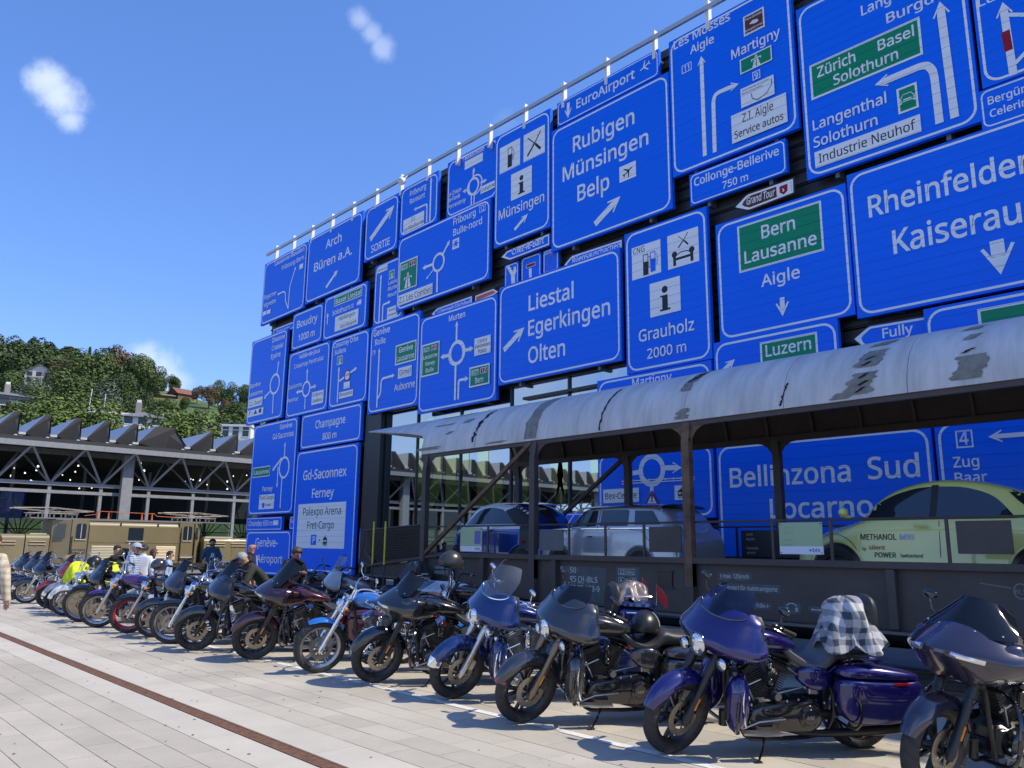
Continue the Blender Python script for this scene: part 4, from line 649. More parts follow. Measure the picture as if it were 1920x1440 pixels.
r2 = N('ShaderNodeValToRGB'); r2.color_ramp.elements[0].position = .64; r2.color_ramp.elements[1].position = .76; r2.color_ramp.elements[1].color = (.4, .4, .4, 1); L(n2.outputs['Fac'], r2.inputs[0])
mx = N('ShaderNodeMix'); mx.data_type = 'RGBA'; L(r2.outputs[0], mx.inputs['Factor']); L(r1.outputs[0], mx.inputs['A']); mx.inputs['B'].default_value = (.16, .15, .13, 1); L(mx.outputs['Result'], pb.inputs['Base Color']); pb.inputs['Roughness'].default_value = .55; pb.inputs['Metallic'].default_value = .0
bp = N('ShaderNodeBump'); bp.inputs['Strength'].default_value = .35; bp.inputs['Distance'].default_value = .03; L(n1.outputs['Fac'], bp.inputs['Height']); L(bp.outputs[0], pb.inputs['Normal'])
patchm = mat('bare_roof_repair', (.21, .205, .18), rough=.7, noise_amt=.25, noise_scale=9); holem = mat('roof_hole_dark', (.012, .012, .012), rough=.9)
wg = empty('rail_wagon', (-8, 11.1, 0)); tag(wg, 'long brown railway wagon with pale curved roof carrying three cars', 'rail wagon')
def wa(o, par=None): 
    if par is None: o.parent = wg
    o.matrix_parent_inverse = Matrix.Translation((8, -11.1, 0)) if par is None else Matrix.Identity(4); return o
YN, YF = 9.8, 12.4
def zb(x): return interp([(-15.4, 1.02), (-12.6, .95), (-10.4, .73), (8, .70)], x)
def zt(x): return interp([(-15.4, 1.17), (-12.7, 1.42), (8, 1.42)], x)
ribs = [-15.3, -12.36, -11.42, -10.1, -9.58, -6.88, -4.07, -1.3, 1.5, 4.3, 7]
for a, c in zip(ribs, ribs[1:]):
    for Y, nm in ((YN+.05, 'side_panel'), (YF-.02, 'far_side_panel')):
        b = MB(); b.prism([(a, Y, zb(a)), (c, Y, zb(c)), (c, Y, zt(c)), (a, Y, zt(a))], (0, .03, 0)); wa(b.build(nm, wbrown, None, 0))
b = MB(); b.bb((-12.75, YN-.04, 1.42), (7, YN+.07, 1.50)); b.beam((-15.3, YN+.02, 1.19), (-12.75, YN+.02, 1.45), .09, .05); b.bb((-12.75, YF-.05, 1.42), (7, YF+.05, 1.5)); wa(b.build('top_flange', wbrown, None, 0))
b = MB(); b.bb((-10.4, YN-.06, .68), (7, YN+.08, .712)); b.beam((-12.6, YN, .94), (-10.4, YN, .70), .12, .03); b.beam((-15.4, YN, 1.0), (-12.6, YN, .94), .12, .03); wa(b.build('bottom_flange', mat('flange_lit_grey', (.12, .115, .105), rough=.5), None, 0))  # bottom flange coloured paler than the wagon for the light it catches
for x in ribs:
    b = MB(); w = .10 if x not in (-10.1, -6.88) else .13; b.prism([(x-w/2, YN-.045, zb(x)+.02), (x+w/2, YN-.045, zb(x)+.02), (x+w/2, YN-.045, zt(x)-.01), (x-w/2, YN-.045, zt(x)-.01)], (0, .095, 0)); wa(b.build('rib', wbrown, None, 0))
posts = [-13.26, -10.1, -6.88, -.4, 2.8, 6]
for x in posts:
    for Y, sg in ((YN, 1), (YF, -1)):
        b = MB(); m_ = wrust if (x == -6.88 and sg == 1) else wbrown
        b.prism([(x-.065, Y-.05*sg, .98 if x < -13 else 1.1), (x+.065, Y-.05*sg, .98 if x < -13 else 1.1), (x+.065, Y-.05*sg, 3.2), (x-.065, Y-.05*sg, 3.2)], (0, .11*sg, 0))
        b.beam((x, Y+.005*sg, 3.17), (x, Y+.05*sg, 3.45), .10, .13, up=(1, 0, 0)); 
        for e in (-1, 1):   # curved corner gussets where post meets eave
            P = [(x+.065*e, Y+.02*sg, 3.10)]+[(x+e*(.065+.3-.3*cos(t)), Y+.02*sg, 3.10+.3*sin(t)) for t in (.4, .8, 1.2, 1.57)]+[(x+.065*e, Y+.02*sg, 3.42)]
            b.prism(P, (0, .012*sg, 0))
        wa(b.build('post', m_, None, 0))
b = MB(); b.bb((-13.45, YN+.01, 3.40), (7, YN+.09, 3.50)); b.bb((-13.45, YF-.09, 3.40), (7, YF-.01, 3.50)); wa(b.build('eave_beam', wbrown, None, 0))
RISE = .95
def rp(x, t, off=0.): return (x, 11.1-(1.32+off)*math.copysign(abs(cos(t))**.92, cos(t)), 3.47+(RISE+off)*sin(t)**.92 if sin(t) > 0 else 3.47)
seams = [-11.7, -10.1, -8.5, -6.9, -5.3, -3.7, -2.1, -.5, 1.1, 2.7, 4.3, 5.9]
def xs_(t): return interp([(0, -13.42), (.3, -13.42), (.42, -13.55), (.48, -13.8), (.6, -14.36), (.74, -15.15), (.86, -15.65), (1.0, -16.2), (1.16, -16.65), (1.29, -16.9), (1.571, -17.1)], min(t, pi-t))
b = MB(); b.grid(lambda u, v: rp(lerp(xs_(.001+v*(pi-.002)), -11.71, u), .001+v*(pi-.002)), 16, 60, .02); wa(b.build('roof_visor', roofm, None))
for a, c in zip(seams, seams[1:]):
    dz = random.uniform(-.006, .006)
    b = MB(); b.grid(lambda u, v: rp(lerp(a+.004, c-.004, u), .001+v*(pi-.002), dz*sin(pi*u)), 8, 28, .02); wa(b.build('roof_sheet', roofm, None))
b = MB(); b.grid(lambda u, v: rp(lerp(-13.3, 7, u), .01+v*(pi-.02), -.035), 30, 24); wa(b.build('ceiling_lining', wbrown2, None))
for x in [-13.4+i*.8 for i in range(25)]:
    b = MB(); b.grid(lambda u, v: rp(x-.02+.04*u, .02+v*(pi-.04), -.045), 1, 24, .05); wa(b.build('roof_rib', wbrown, None, 0))
random.seed(5)
def rpatch(name, m, x0, x1, t0, t1, off=.004, jag=.02, n=14):
    b = MB(); J = [(random.uniform(-jag, jag), random.uniform(-jag, jag)) for _ in range(n+1)]
    b.grid(lambda u, v: rp(lerp(x0+J[round(v*n)][0], x1+J[round(v*n)][1], u)+.10*(v-.5), lerp(t0, t1, v), off), 3, n); return wa(b.build(name, m, None))
rpatch('repair_strip', patchm, -10.3, -10.0, .03, 1.45, jag=.03)
rpatch('repair_strip', patchm, -7.02, -6.82, .03, .18, jag=.05); rpatch('repair_strip', patchm, -7.0, -6.84, .5, 1.3, jag=.03)
for x, t0, t1, w in ((-11.72, .1, .95, .035), (-8.5, .02, .9, .015), (-5.3, .03, .35, .012), (-6.9, .7, .98, .04)): rpatch('rust_crack', holem, x-w, x+w, t0, t1, .006, w*1.2, 18)
for x, w, t0, t1 in ((-12.6, .09, .35, .42), (-12.2, .12, .6, .72), (-12.95, .3, .62, .66), (-13.2, .35, .06, .12), (-11.1, .25, .03, .06), (-4.25, .16, .05, .33), (-4.17, .14, .42, .72), (-4.1, .12, .86, 1.0), (-3.0, .17, .06, .35), (-3.02, .07, .62, .72), (-3.05, .09, .86, .96), (-4.5, .12, .02, .09), (-12.9, .5, 1.0, 1.04)):
    rpatch('bare_patch', patchm, x-w, x+w, t0, t1, .005, w*.35, 10)
for x, t in ((-4.23, .18), (-4.22, .28), (-4.19, .56), (-4.21, .47), (-3.03, .42), (-4.26, .1), (-6.9, .86), (-6.88, .95)): rpatch('roof_hole', holem, x-.03, x+.03, t-.03, t+.03, .009, .015, 6)
b = MB(); b.beam((-13.25, YN+.0, 1.45), (-10.17, YN+.02, 3.45), .07, .07); wa(b.build('brace', wrust, None, 0))
b = MB(); b.beam((-13.2, YF, 1.45), (-10.13, YF, 3.42), .07, .07); wa(b.build('brace', wbrown, None, 0))
for Y, xs2 in ((YN+.04, (-12.12, -11.34, -9.29, -8.5, -7.73, -5.59, -4.79, -3.43, -2.2, -1, 1, 3)), (YF-.04, (-12.1, -11.3, -9.3, -8.5, -7.7, -5.9, -5.0, -3.4, -2.2))):
    b = MB(); b.tube([(-13.2, Y, 2.0), (7, Y, 2.0)], .016, 6); 
    wa(b.build('handrail', wbrown, None))
    for x in xs2: b = MB(); b.bb((x-.018, Y-.012, 1.5), (x+.018, Y+.012, 2.0)); wa(b.build('rail_post', wbrown, None, 0))
b = MB(); b.bb((-13.2, YN+.1, 1.0), (7, YF-.1, 1.06)); b.bb((-15.3, YN+.15, .95), (-13.2, YF-.15, 1.0)); wa(b.build('deck', wbrown2, None, 0))
greyp = mat('plain_grey_plate', (.10, .11, .12), rough=.55, noise_amt=.1)
for x0, x1, z0, z1, m_ in ((-9.94, -9.38, 1.57, 1.92, greyp), (-7.60, -7.02, 1.57, 1.94, wbrown), (-3.32, -2.77, 1.60, 1.96, wbrown)):
    b = MB(); b.bb((x0, YN-.01, z0), (x1, YN+.005, z1)); 
    for sx in (x0+.02, x1-.02):
        for sz in (z0+.02, z1-.02): b.bb((sx-.007, YN-.02, sz-.007), (sx+.007, YN-.01, sz+.007))
    wa(b.build('blank_plate', m_, None, 0))
b = MB(); b.bb((-7.49, YN+.03, 1.07), (-7.23, YN+.05, 1.29)); wa(b.build('hatch', blackm, None, 0))
b = MB(); b.bb((-7.52, YN+.02, 1.05), (-7.20, YN+.055, 1.066)); b.bb((-7.52, YN+.02, 1.294), (-7.20, YN+.055, 1.31)); wa(b.build('hatch_frame', wbrown, None, 0))
def sten(x0, x1, z, cap, s_, px0=.04, pz=.03):
    b = MB(); yp = YN+.047; P = rrect(x0-px0, z-pz, x1+px0, z+cap+pz, .02, 3); flat(b, [(p[0]+random.uniform(-.006, .006), p[1]+random.uniform(-.006, .006)) for p in P], yp); wa(b.build('stencil_patch', patchg, None, 0))
    b = MB(); put_text(b, s_, (x0, yp-.003, z), (1, 0, 0), (0, 0, 1), x1-x0, cap, bold=.006); wa(b.build('stencil', stencil, None, 0))
sten(-12.93, -12.50, 1.19, .045, 'HEIMATBAHNHOF', .03, .02); sten(-12.93, -12.46, 1.09, .065, 'KANDERSTEG', .03, .02)
b = MB(); flat(b, [(-9.36, .86), (-8.55, .76), (-8.5, 1.31), (-9.38, 1.33)], YN+.048); wa(b.build('stencil_patch', patchg, None, 0))
for s_, x0, x1, z, cap in (('50', -9.28, -9.14, 1.22, .085), ('85', -9.28, -9.14, 1.08, .085), ('CH', -9.10, -8.97, 1.08, .085), ('-BLS', -8.94, -8.68, 1.08, .085), ('98 23 103-9', -9.28, -8.64, .94, .085)):
    b = MB(); put_text(b, s_, (x0, YN+.044, z), (1, 0, 0), (0, 0, 1), x1-x0, cap, bold=.006); wa(b.build('stencil', stencil, None, 0))
b = MB(); b.bb((-9.11, YN+.043, 1.06), (-8.97, YN+.044, 1.067)); wa(b.build('stencil', stencil, None, 0))
b = MB(); flat(b, rrect(-8.3, .9, -7.84, 1.34, .02, 3), YN+.048); wa(b.build('stencil_patch', patchg, None, 0))
b = MB(); yq = YN+.045
def box2(x0, z0, x1, z1, e=.006): ring2(b, [(x1, z1), (x0, z1), (x0, z0), (x1, z0)], [(x1-e, z1-e), (x0+e, z1-e), (x0+e, z0+e), (x1-e, z0+e)], yq)
box2(-8.25, 1.22, -7.92, 1.31); box2(-8.25, 1.09, -7.90, 1.18); box2(-8.25, 1.01, -7.90, 1.095); box2(-8.14, 1.09, -8.02, 1.18)
wa(b.build('stencil', stencil, None, 0))
for s_, x0, x1, z, cap in (('22', -8.22, -8.13, 1.235, .06), ('000kg', -8.12, -7.95, 1.24, .045), ('A', -8.225, -8.17, 1.105, .06), ('B', -8.105, -8.05, 1.105, .06), ('C', -7.985, -7.93, 1.105, .06), ('201', -8.13, -8.02, 1.02, .06)):
    b = MB(); put_text(b, s_, (x0, YN+.044, z), (1, 0, 0), (0, 0, 1), x1-x0, cap, bold=.004); wa(b.build('stencil', stencil, None, 0))
sten(-6.43, -5.98, 1.235, .055, 'V max. 125km/h'); sten(-6.42, -5.57, 1.085, .055, 'Reserviert für Autotransporte'); sten(-5.95, -5.70, .87, .045, '→ 19.00m ←'); sten(-6.30, -6.12, .87, .045, '→ ⊣')
b = MB(); flat(b, rrect(-5.5, .82, -5.26, .96, .03, 3), YN+.047); wa(b.build('stencil_patch', patchg, None, 0))
b = MB()
for sx in (-1, 1):
    for a in (0, .8, -.8): c_, s_ = cos(a+pi/2), sin(a+pi/2); strip(b, [(-5.38+sx*.065-.03*c_, .875-.03*s_), (-5.38+sx*.065+.03*c_, .875+.03*s_)], .008, YN+.044)
strip(b, [(-5.45+.0, .92), (-5.41, .95), (-5.35, .95), (-5.31, .92)], .01, YN+.043); wa(b.build('stencil', stencil, None, 0))
b = MB(); flat(b, rrect(-5.16, .85, -4.94, .93, .03, 3), YN+.047); wa(b.build('stencil_patch', patchg, None, 0))
b = MB(); strip(b, [(-5.1, .89), (-5.0, .89)], .008, YN+.044); disc2(b, -5.1, .89, .012, YN+.043, 8); disc2(b, -5.0, .89, .012, YN+.043, 8); wa(b.build('stencil', stencil, None, 0))
b = MB(); strip(b, [(-3.15, 1.29), (-2.85, 1.25)], .012, YN+.044); ring2(b, [(-2.76+.075*cos(t*.35), 1.22+.085*sin(t*.35)) for t in range(18)], [(-2.76+.06*cos(t*.35), 1.22+.07*sin(t*.35)) for t in range(18)], YN+.044); put_text(b, 'BLS', (-2.82, YN+.043, 1.19), (1, 0, 0), (0, 0, 1), .11, .05); wa(b.build('chalk_mark', mat('chalk_grey', (.2, .19, .18), rough=.9), None, 0))
# underframe, wheels, end platform
b = MB(); b.bb((-15, YN+.5, .62), (7, YN+.7, .92)); b.bb((-15, YF-.7, .62), (7, YF-.5, .92)); b.bb((-15.2, YN+.35, .9), (7, YF-.35, .95)); wa(b.build('underframe', blackm, None, 0))
for x in (-12.6, -10.9, -1.2, .6):
    for Y in (10.38, 11.82):
        b = MB(); b.lathe([(0, -.07), (.36, -.06), (.40, -.07), (.46, -.07), (.46, .07), (.43, .07), (.40, .02), (.15, .02), (.12, .08), (0, .08)], (x, Y, .50), (0, -1, 0), 28); wa(b.build('wheel', mat('wagon_wheel_steel', (.06, .055, .05), rough=.5, metal=.6), None))
    b = MB(); b.bb((x-.15, YN+.3, .4), (x+.15, YN+.5, .68), bev=.03); b.beam((x-.45, YN+.42, .62), (x+.45, YN+.42, .62), .12, .08); wa(b.build('axle_box', blackm, None, 0))
b = MB(); b.tube([(-15.3, 11.1, .95), (-15.95, 11.1, .95)], .06); b.cyl((-15.95, 10.25, 1.0), (-16.03, 10.25, 1.0), .2); b.cyl((-15.3, 10.25, 1.0), (-15.95, 10.25, 1.0), .07); wa(b.build('buffer', blackm, None))
for x in (-14.35, -14.79):
    b = MB(); b.tube([(x, 9.6, 1.23), (x, 9.6, 2.12)], .02, 8); wa(b.build('yellow_handrail', yel, None))
b = MB(); b.tube([(-14.35, 9.6, 1.23), (-14.35, 9.6, .6), (-14.4, 9.6, .55), (-14.74, 9.6, .55), (-14.79, 9.6, .6), (-14.79, 9.6, 1.23)], .018, 6)
for z in (.78, .98): b.tube([(-14.35, 9.6, z), (-14.79, 9.6, z)], .014, 6)
wa(b.build('ladder', wbrown, None))
mesh_m = mat('dark_mesh_panel', (.013, .014, .016), rough=.6)
b = MB(); b.prism([(-15.55, 9.92, 1.95), (-13.4, 9.92, 2.05), (-13.4, 9.92, 1.38), (-15.3, 9.92, 1.15)], (0, .02, 0)); wa(b.build('mesh_panel', mesh_m, None, 0))
for i in range(12): b = MB(); b.beam((-15.45+.01*i, 9.9, 1.88-.05*i), (-13.45, 9.9, 1.98-.048*i), .02, .012); wa(b.build('slat', blackm, None, 0))
b = MB(); b.tube([(-15.6, 9.9, 1.95), (-13.3, 9.9, 2.06)], .018, 6); b.tube([(-15.6, 9.9, 1.95), (-15.75, 9.9, 1.3), (-15.3, 9.9, 1.15)], .018, 6); b.beam((-15.5, 9.88, 1.5), (-14.95, 9.88, 1.1), .04); wa(b.build('end_rail', wbrown, None))
for Y in (10.38, 11.82):
    b = MB(); b.bb((-40, Y-.035, 0), (8, Y+.035, .045)); b.bb((-40, Y-.07, -.01), (8, Y+.07, .012)); tag(b.build('rail_track', mat('rail_steel', (.15, .12, .1), rough=.45, metal=.7), None, 0), 'steel rail set into the plaza under the wagon, %s one' % ('nearer' if Y < 11 else 'farther'), 'rail')
# notices on the wagon
gb = mat('pale_green_board', (.36, .48, .27), rough=.4); wb = mat('board_white', (.7, .73, .78), rough=.4); lg = mat('faded_print', (.46, .56, .40), rough=.4); bl = mat('print_blue', (.08, .10, .35), rough=.4)
def notice(x0, x1, z0, z1, label, lines, logo, purple=False):
    r_ = empty('notice_board', ((x0+x1)/2, YN-.02, z0)); tag(r_, label, 'notice board', 'green notice boards on the wagon railing'); inv = Matrix.Translation((-(x0+x1)/2, -(YN-.02), -z0))
    def f(o): o.matrix_parent_inverse = inv; return o
    b = MB(); b.bb((x0, YN-.03, z0+.10), (x1, YN-.015, z1)); f(b.build('board', gb, r_, 0)); b = MB(); b.bb((x0, YN-.03, z0), (x1, YN-.015, z0+.099)); f(b.build('footer', wb, r_, 0))
    for i, s_ in enumerate(lines): b = MB(); put_text(b, s_, (x0+.03, YN-.033, z1-.08-.062*i-(.03 if i > 1 else 0)), (1, 0, 0), (0, 0, 1), 0, .036, bold=0); f(b.build('lettering', lg, r_, 0))
    b = MB(); put_text(b, logo, (x1-.14, YN-.033, z0+.03), (1, 0, 0), (0, 0, 1), .1, .045); flat(b, [(x1-.19, z0+.06), (x1-.17, z0+.03), (x1-.15, z0+.06)], YN-.033); f(b.build('lettering', bl, r_, 0))
    if purple: b = MB(); flat(b, rrect(x1-.20, z1-.30, x1-.03, z1-.06, .02, 3), YN-.034); f(b.build('panel', mat('purple_print', (.12, .13, .4), rough=.4), r_, 0))
    for sx in (x0+.02, x1-.02):
        b = MB(); b.cyl((sx, YN-.03, z1-.02), (sx, YN-.036, z1-.02), .008, 8); b.cyl((sx, YN-.03, z0+.02), (sx, YN-.036, z0+.02), .008, 8); f(b.build('screw', blackm, r_, 0))
notice(-12.06, -11.44, 1.53, 1.97, 'pale green notice board hung in front of the blue and white microcar', ['Autoverlad', 'Lötschberg'], 'bls', True)
notice(-5.46, -4.87, 1.57, 1.97, 'pale green notice board hung in front of the yellow car bonnet', ['Kandersteg–Goppenstein', 'in nur 15 Minuten.', 'Kandersteg–Iselle (I)', 'in nur 60 Minuten.'], 'bls')
b = MB(); b.bb((-7.52, 12.2, 1.5), (-6.42, 12.22, 1.94)); o = tag(b.build('warning_board', mat('charcoal_board', (.03, .033, .04), rough=.5), None, 0), 'charcoal board with door warnings on the far wagon railing', 'notice board')
b = MB()
for i, s_ in enumerate(('Türen öffnen', 'streng verboten', '', 'È severamente vietato', 'aprire le portiere')):
    if s_: put_text(b, s_, (-7.42, 12.195, 1.85-.075*i), (1, 0, 0), (0, 0, 1), 0, .045, bold=0)
b.build('lettering', mat('board_text', (.6, .62, .65)), o, 0)
# slanted visitor information desk
r_ = empty('info_desk', (-11.8, 9.0, 0)); tag(r_, 'slanted white information panel on a dark post in front of the wagon', 'information panel')
def f(o): o.matrix_parent_inverse = Matrix.Translation((11.8, -9.0, 0)); return o
b = MB(); b.prism([(-12.35, 8.85, .84), (-11.1, 8.85, .84), (-11.1, 9.2, 1.0), (-12.35, 9.2, 1.0)], (0, .006, -.02)); f(b.build('panel', mat('printed_panel', (.62, .66, .7), rough=.35), r_, 0))
b = MB()
for i in range(4):
    for j in range(9): x = -11.95+i*.2; q = .15+.075*j; b.add([(x, 8.85+.35*q, .843+.16*q), (x+.16*(1 if j < 8 else .6), 8.85+.35*q, .843+.16*q), (x+.16*(1 if j < 8 else .6), 8.85+.35*(q+.03), .843+.16*(q+.03)), (x, 8.85+.35*(q+.03), .843+.16*(q+.03))], [(0, 1, 2, 3)])
f(b.build('print', mat('print_grey', (.3, .32, .36)), r_, 0))
b = MB(); b.add([(-12.33, 8.87, .852), (-12.0, 8.87, .852), (-12.0, 9.18, .994), (-12.33, 9.18, .994)], [(0, 1, 2, 3)]); f(b.build('photo_print', mat('photo_print', (.12, .17, .2), noise_amt=.8, noise_scale=14), r_, 0))
b = MB(); b.bb((-11.25, 9.0, 0), (-11.17, 9.06, .9)); b.bb((-12.28, 9.0, 0), (-12.20, 9.06, .9)); f(b.build('post', blackm, r_, 0))
# ------------------------------------------------------------------ the three cars on the wagon
carglass = mat('dark_car_glass', (.02, .025, .03), rough=.03, spec=.9, coat=.6)
def car_body(st, sub=4):
    S = splinen(st, sub)
    def ring(s):
        x, zl, zbl, zr, wl_, wb_, wr = s; cab = max(0, zr-zbl)
        k = min(1, cab/.25)
        return [(x, wl_*.86, zl), (x, wl_*.97, zl+.05), (x, wl_, lerp(zl, zbl, .35)), (x, lerp(wl_, wb_, .5)*1.005, lerp(zl, zbl, .7)), (x, wb_, zbl), (x, lerp(wb_, wr, .35)*1.0, zbl+cab*.33), (x, lerp(wb_, wr, .74), zbl+cab*.7), (x, wr, zbl+cab*.90), (x, wr*.82, zbl+cab*.975), (x, wr*.45, zr), (x, 0, zr+.008*k)]
    return [ring(s) for s in S]
def car(name, label, X0, Yc, st, body, wheels, glass_polys, extra, zw, rw, trim=None, seam=()):
    root = empty(name, (X0+1.5, Yc, 1.06)); tag(root, label, 'car', 'cars carried on the wagon')
    inv = Matrix.Translation((-(X0+1.5), -Yc, -1.06)); 
    def f(o): o.matrix_parent_inverse = inv; return o
    R = car_body(st); nr = len(R[0])
    fine = [splinen(r, 3) for r in R]
    def side(x, z):
        X = x-X0
        for i in range(len(fine)-1):
            if fine[i][0][0] <= X <= fine[i+1][0][0] or i == len(fine)-2:
                t = min(1, max(0, (X-fine[i][0][0])/max(1e-6, fine[i+1][0][0]-fine[i][0][0]))); 
                def yz(r):
                    for a, c in zip(r, r[1:]):
                        if a[2] <= z <= c[2]: return a[1]+(c[1]-a[1])*(z-a[2])/max(1e-6, c[2]-a[2])
                    return r[0][1] if z < r[0][2] else r[-1][1]
                return yz(fine[i])*(1-t)+yz(fine[i+1])*t
    # body shell, with round openings cut out over the wheels
    vs = []; fs = []; m = len(fine[0])*2-1
    for r in fine: vs += [(X0+p[0], Yc-p[1], p[2]) for p in r]+[(X0+p[0], Yc+p[1], p[2]) for p in reversed(r[:-1])]
    for i in range(len(fine)-1):
        for k in range(m-1): fs.append((i*m+k, i*m+k+1, (i+1)*m+k+1, (i+1)*m+k))
    fs += [tuple(range(m)), tuple(reversed(range((len(fine)-1)*m, len(fine)*m)))]
    b = MB(); b.add(vs, fs); me = b.mesh('body', body, 40)
    o = f(link('body', me, root)); o.data.materials.append(blackm)
    def patch(pts, name2, m_, off=.006, st2=.08, holes=False):
        bm = bmesh.new(); V = [bm.verts.new((p[0], 0, p[1])) for p in pts]
        try: bm.faces.new(V)
        except ValueError: pass
        xa, xb = min(p[0] for p in pts), max(p[0] for p in pts); za, zb_ = min(p[1] for p in pts), max(p[1] for p in pts); x = xa+st2
        while x < xb: bmesh.ops.bisect_plane(bm, geom=bm.verts[:]+bm.edges[:]+bm.faces[:], plane_co=(x, 0, 0), plane_no=(1, 0, 0)); x += st2
        z = za+st2*.6
        while z < zb_: bmesh.ops.bisect_plane(bm, geom=bm.verts[:]+bm.edges[:]+bm.faces[:], plane_co=(0, 0, z), plane_no=(0, 0, 1)); z += st2*.6
        for v in bm.verts: v.co.y = Yc-(side(v.co.x, v.co.z)+off)
        bmesh.ops.recalc_face_normals(bm, faces=bm.faces[:])
        me = bpy.data.meshes.new(name2); bm.to_mesh(me); bm.free(); me.materials.append(m_); me.polygons.foreach_set('use_smooth', [True]*len(me.polygons)); 
        if me.polygons and me.polygons[0].normal.y > 0: me.flip_normals()
        return f(link(name2, me, root))
    for nm, pts, m_, off in glass_polys: patch(pts, nm, m_, off)
    for xw in wheels:
        A = [(xw+rw*1.14*cos(t), zw+rw*1.14*sin(t)) for t in [pi*i/16-.15 for i in range(17)]+[pi+.15]]
        patch([(xw+rw*1.14*cos(t), zw+rw*1.14*sin(t)) for t in [-.4+(pi+.8)*i/20 for i in range(21)]], 'wheel_arch', blackm, .006, .06)
        q = []
        for i in range(25):
            t = -.3+(pi+.6)*i/24; q.append((xw+rw*1.18*cos(t), zw+rw*1.18*sin(t)))
        b = MB(); b.tube([(p[0], Yc-(side(p[0], max(p[1], 1.2))+.006), p[1]) for p in q], .018, 6); f(b.build('arch_lip', body, root))
        b = MB(); yo = side(xw, zw+.05)+.012
        for sg in (-1, 1): b.lathe([(rw*.62, 0), (rw*.9, 0), (rw, .03), (rw, .16), (rw*.6, .17)], (xw, Yc+sg*yo, zw), (0, -sg, 0), 28)
        wo_ = f(b.build('wheel', rubber, root)); b = MB()
        for sg in (-1, 1):
            b.lathe([(0, .0), (.05, -.006), (.06, .02), (rw*.55, .03), (rw*.62, 0), (rw*.66, .01)], (xw, Yc+sg*(yo-.005), zw), (0, -sg, 0), 28)
        rim_o = b.build('rim', alu, wo_); rim_o.matrix_parent_inverse = Matrix.Identity(4)
    for a in seam:
        b = MB(); P = [(p[0], Yc-(side(p[0], p[1])+.003), p[1]) for p in a]; b.tube(P, .005, 4); f(b.build('panel_gap', blackm, root))
    extra(f, root, side, Yc)
    return root
def arcpts(P, k=5): return [q[:2] for q in splinen([(p[0], p[1]) for p in P], k)]
# yellow rounded coupe
Y1 = paint('pale_yellow', (.66, .66, .20), False); Y1.node_tree.nodes['Principled BSDF'].inputs['Roughness'].default_value = .35
X = -5.62
stB = [(0, 1.30, 1.50, 1.55, .50, .48, .30), (.12, 1.22, 1.62, 1.72, .66, .62, .36), (.42, 1.18, 1.75, 1.89, .80, .72, .42), (.75, 1.18, 1.86, 1.97, .84, .76, .48), (.95, 1.18, 1.92, 2.04, .84, .78, .54), (1.15, 1.18, 1.95, 2.25, .83, .78, .54), (1.4, 1.18, 1.96, 2.40, .83, .78, .54), (1.75, 1.18, 1.97, 2.485, .83, .78, .55), (2.1, 1.18, 1.97, 2.49, .83, .78, .55), (2.5, 1.18, 1.96, 2.42, .83, .78, .54), (2.9, 1.18, 1.93, 2.27, .84, .78, .52), (3.2, 1.18, 1.88, 2.10, .84, .76, .48), (3.55, 1.2, 1.78, 1.88, .80, .70, .42), (3.85, 1.26, 1.6, 1.66, .66, .58, .36), (3.98, 1.34, 1.48, 1.52, .5, .45, .3)]
wB = arcpts([(-4.68, 2.03), (-4.50, 2.18), (-4.25, 2.31), (-3.98, 2.385), (-3.77, 2.40)], 5)+[(-3.77, 2.03)]
wB2 = [(-3.70, 2.03)]+arcpts([(-3.70, 2.40), (-3.40, 2.375), (-3.10, 2.26), (-2.88, 2.03)], 5)
def exB(f, root, side, Yc):
    def T(s_, x, z, w, cap, m_, sh=0):
        b = MB(); vs, fs, w0 = text_mesh(s_, .012, sh); k = w/w0
        b.add([(x+a*k, Yc-(side(x+a*k, z+c*cap)+.008), z+c*cap) for a, c in vs], fs); f(b.build('lettering', m_, root, 0))
    T('METHANOL', -4.60, 1.76, .44, .07, plastic); T('M99', -4.12, 1.76, .17, .065, mat('pale_blue_print', (.35, .45, .65))); T('by', -4.58, 1.63, .045, .04, plastic); T('silent', -4.50, 1.64, .20, .05, mat('red_print', (.45, .06, .03))); T('POWER', -4.43, 1.545, .26, .06, plastic); T('Switzerland', -4.12, 1.55, .26, .04, plastic)
    b = MB(); b.ball((-4.76, Yc-.90, 2.10), .085, 12, 8, (.7, .9, .75)); b.tube([(-4.74, Yc-.78, 2.03), (-4.76, Yc-.86, 2.07)], .03, 6); f(b.build('mirror', Y1, root))
    b = MB(); b.tube([(-3.93, Yc-.845, 1.92), (-3.86, Yc-.86, 1.925), (-3.78, Yc-.845, 1.92)], .016, 6, 3); f(b.build('handle', Y1, root))
    b = MB(); b.ball((-5.4, Yc-.62, 1.72), .11, 14, 8, (.6, .9, 1)); f(b.build('headlight', lens, root))
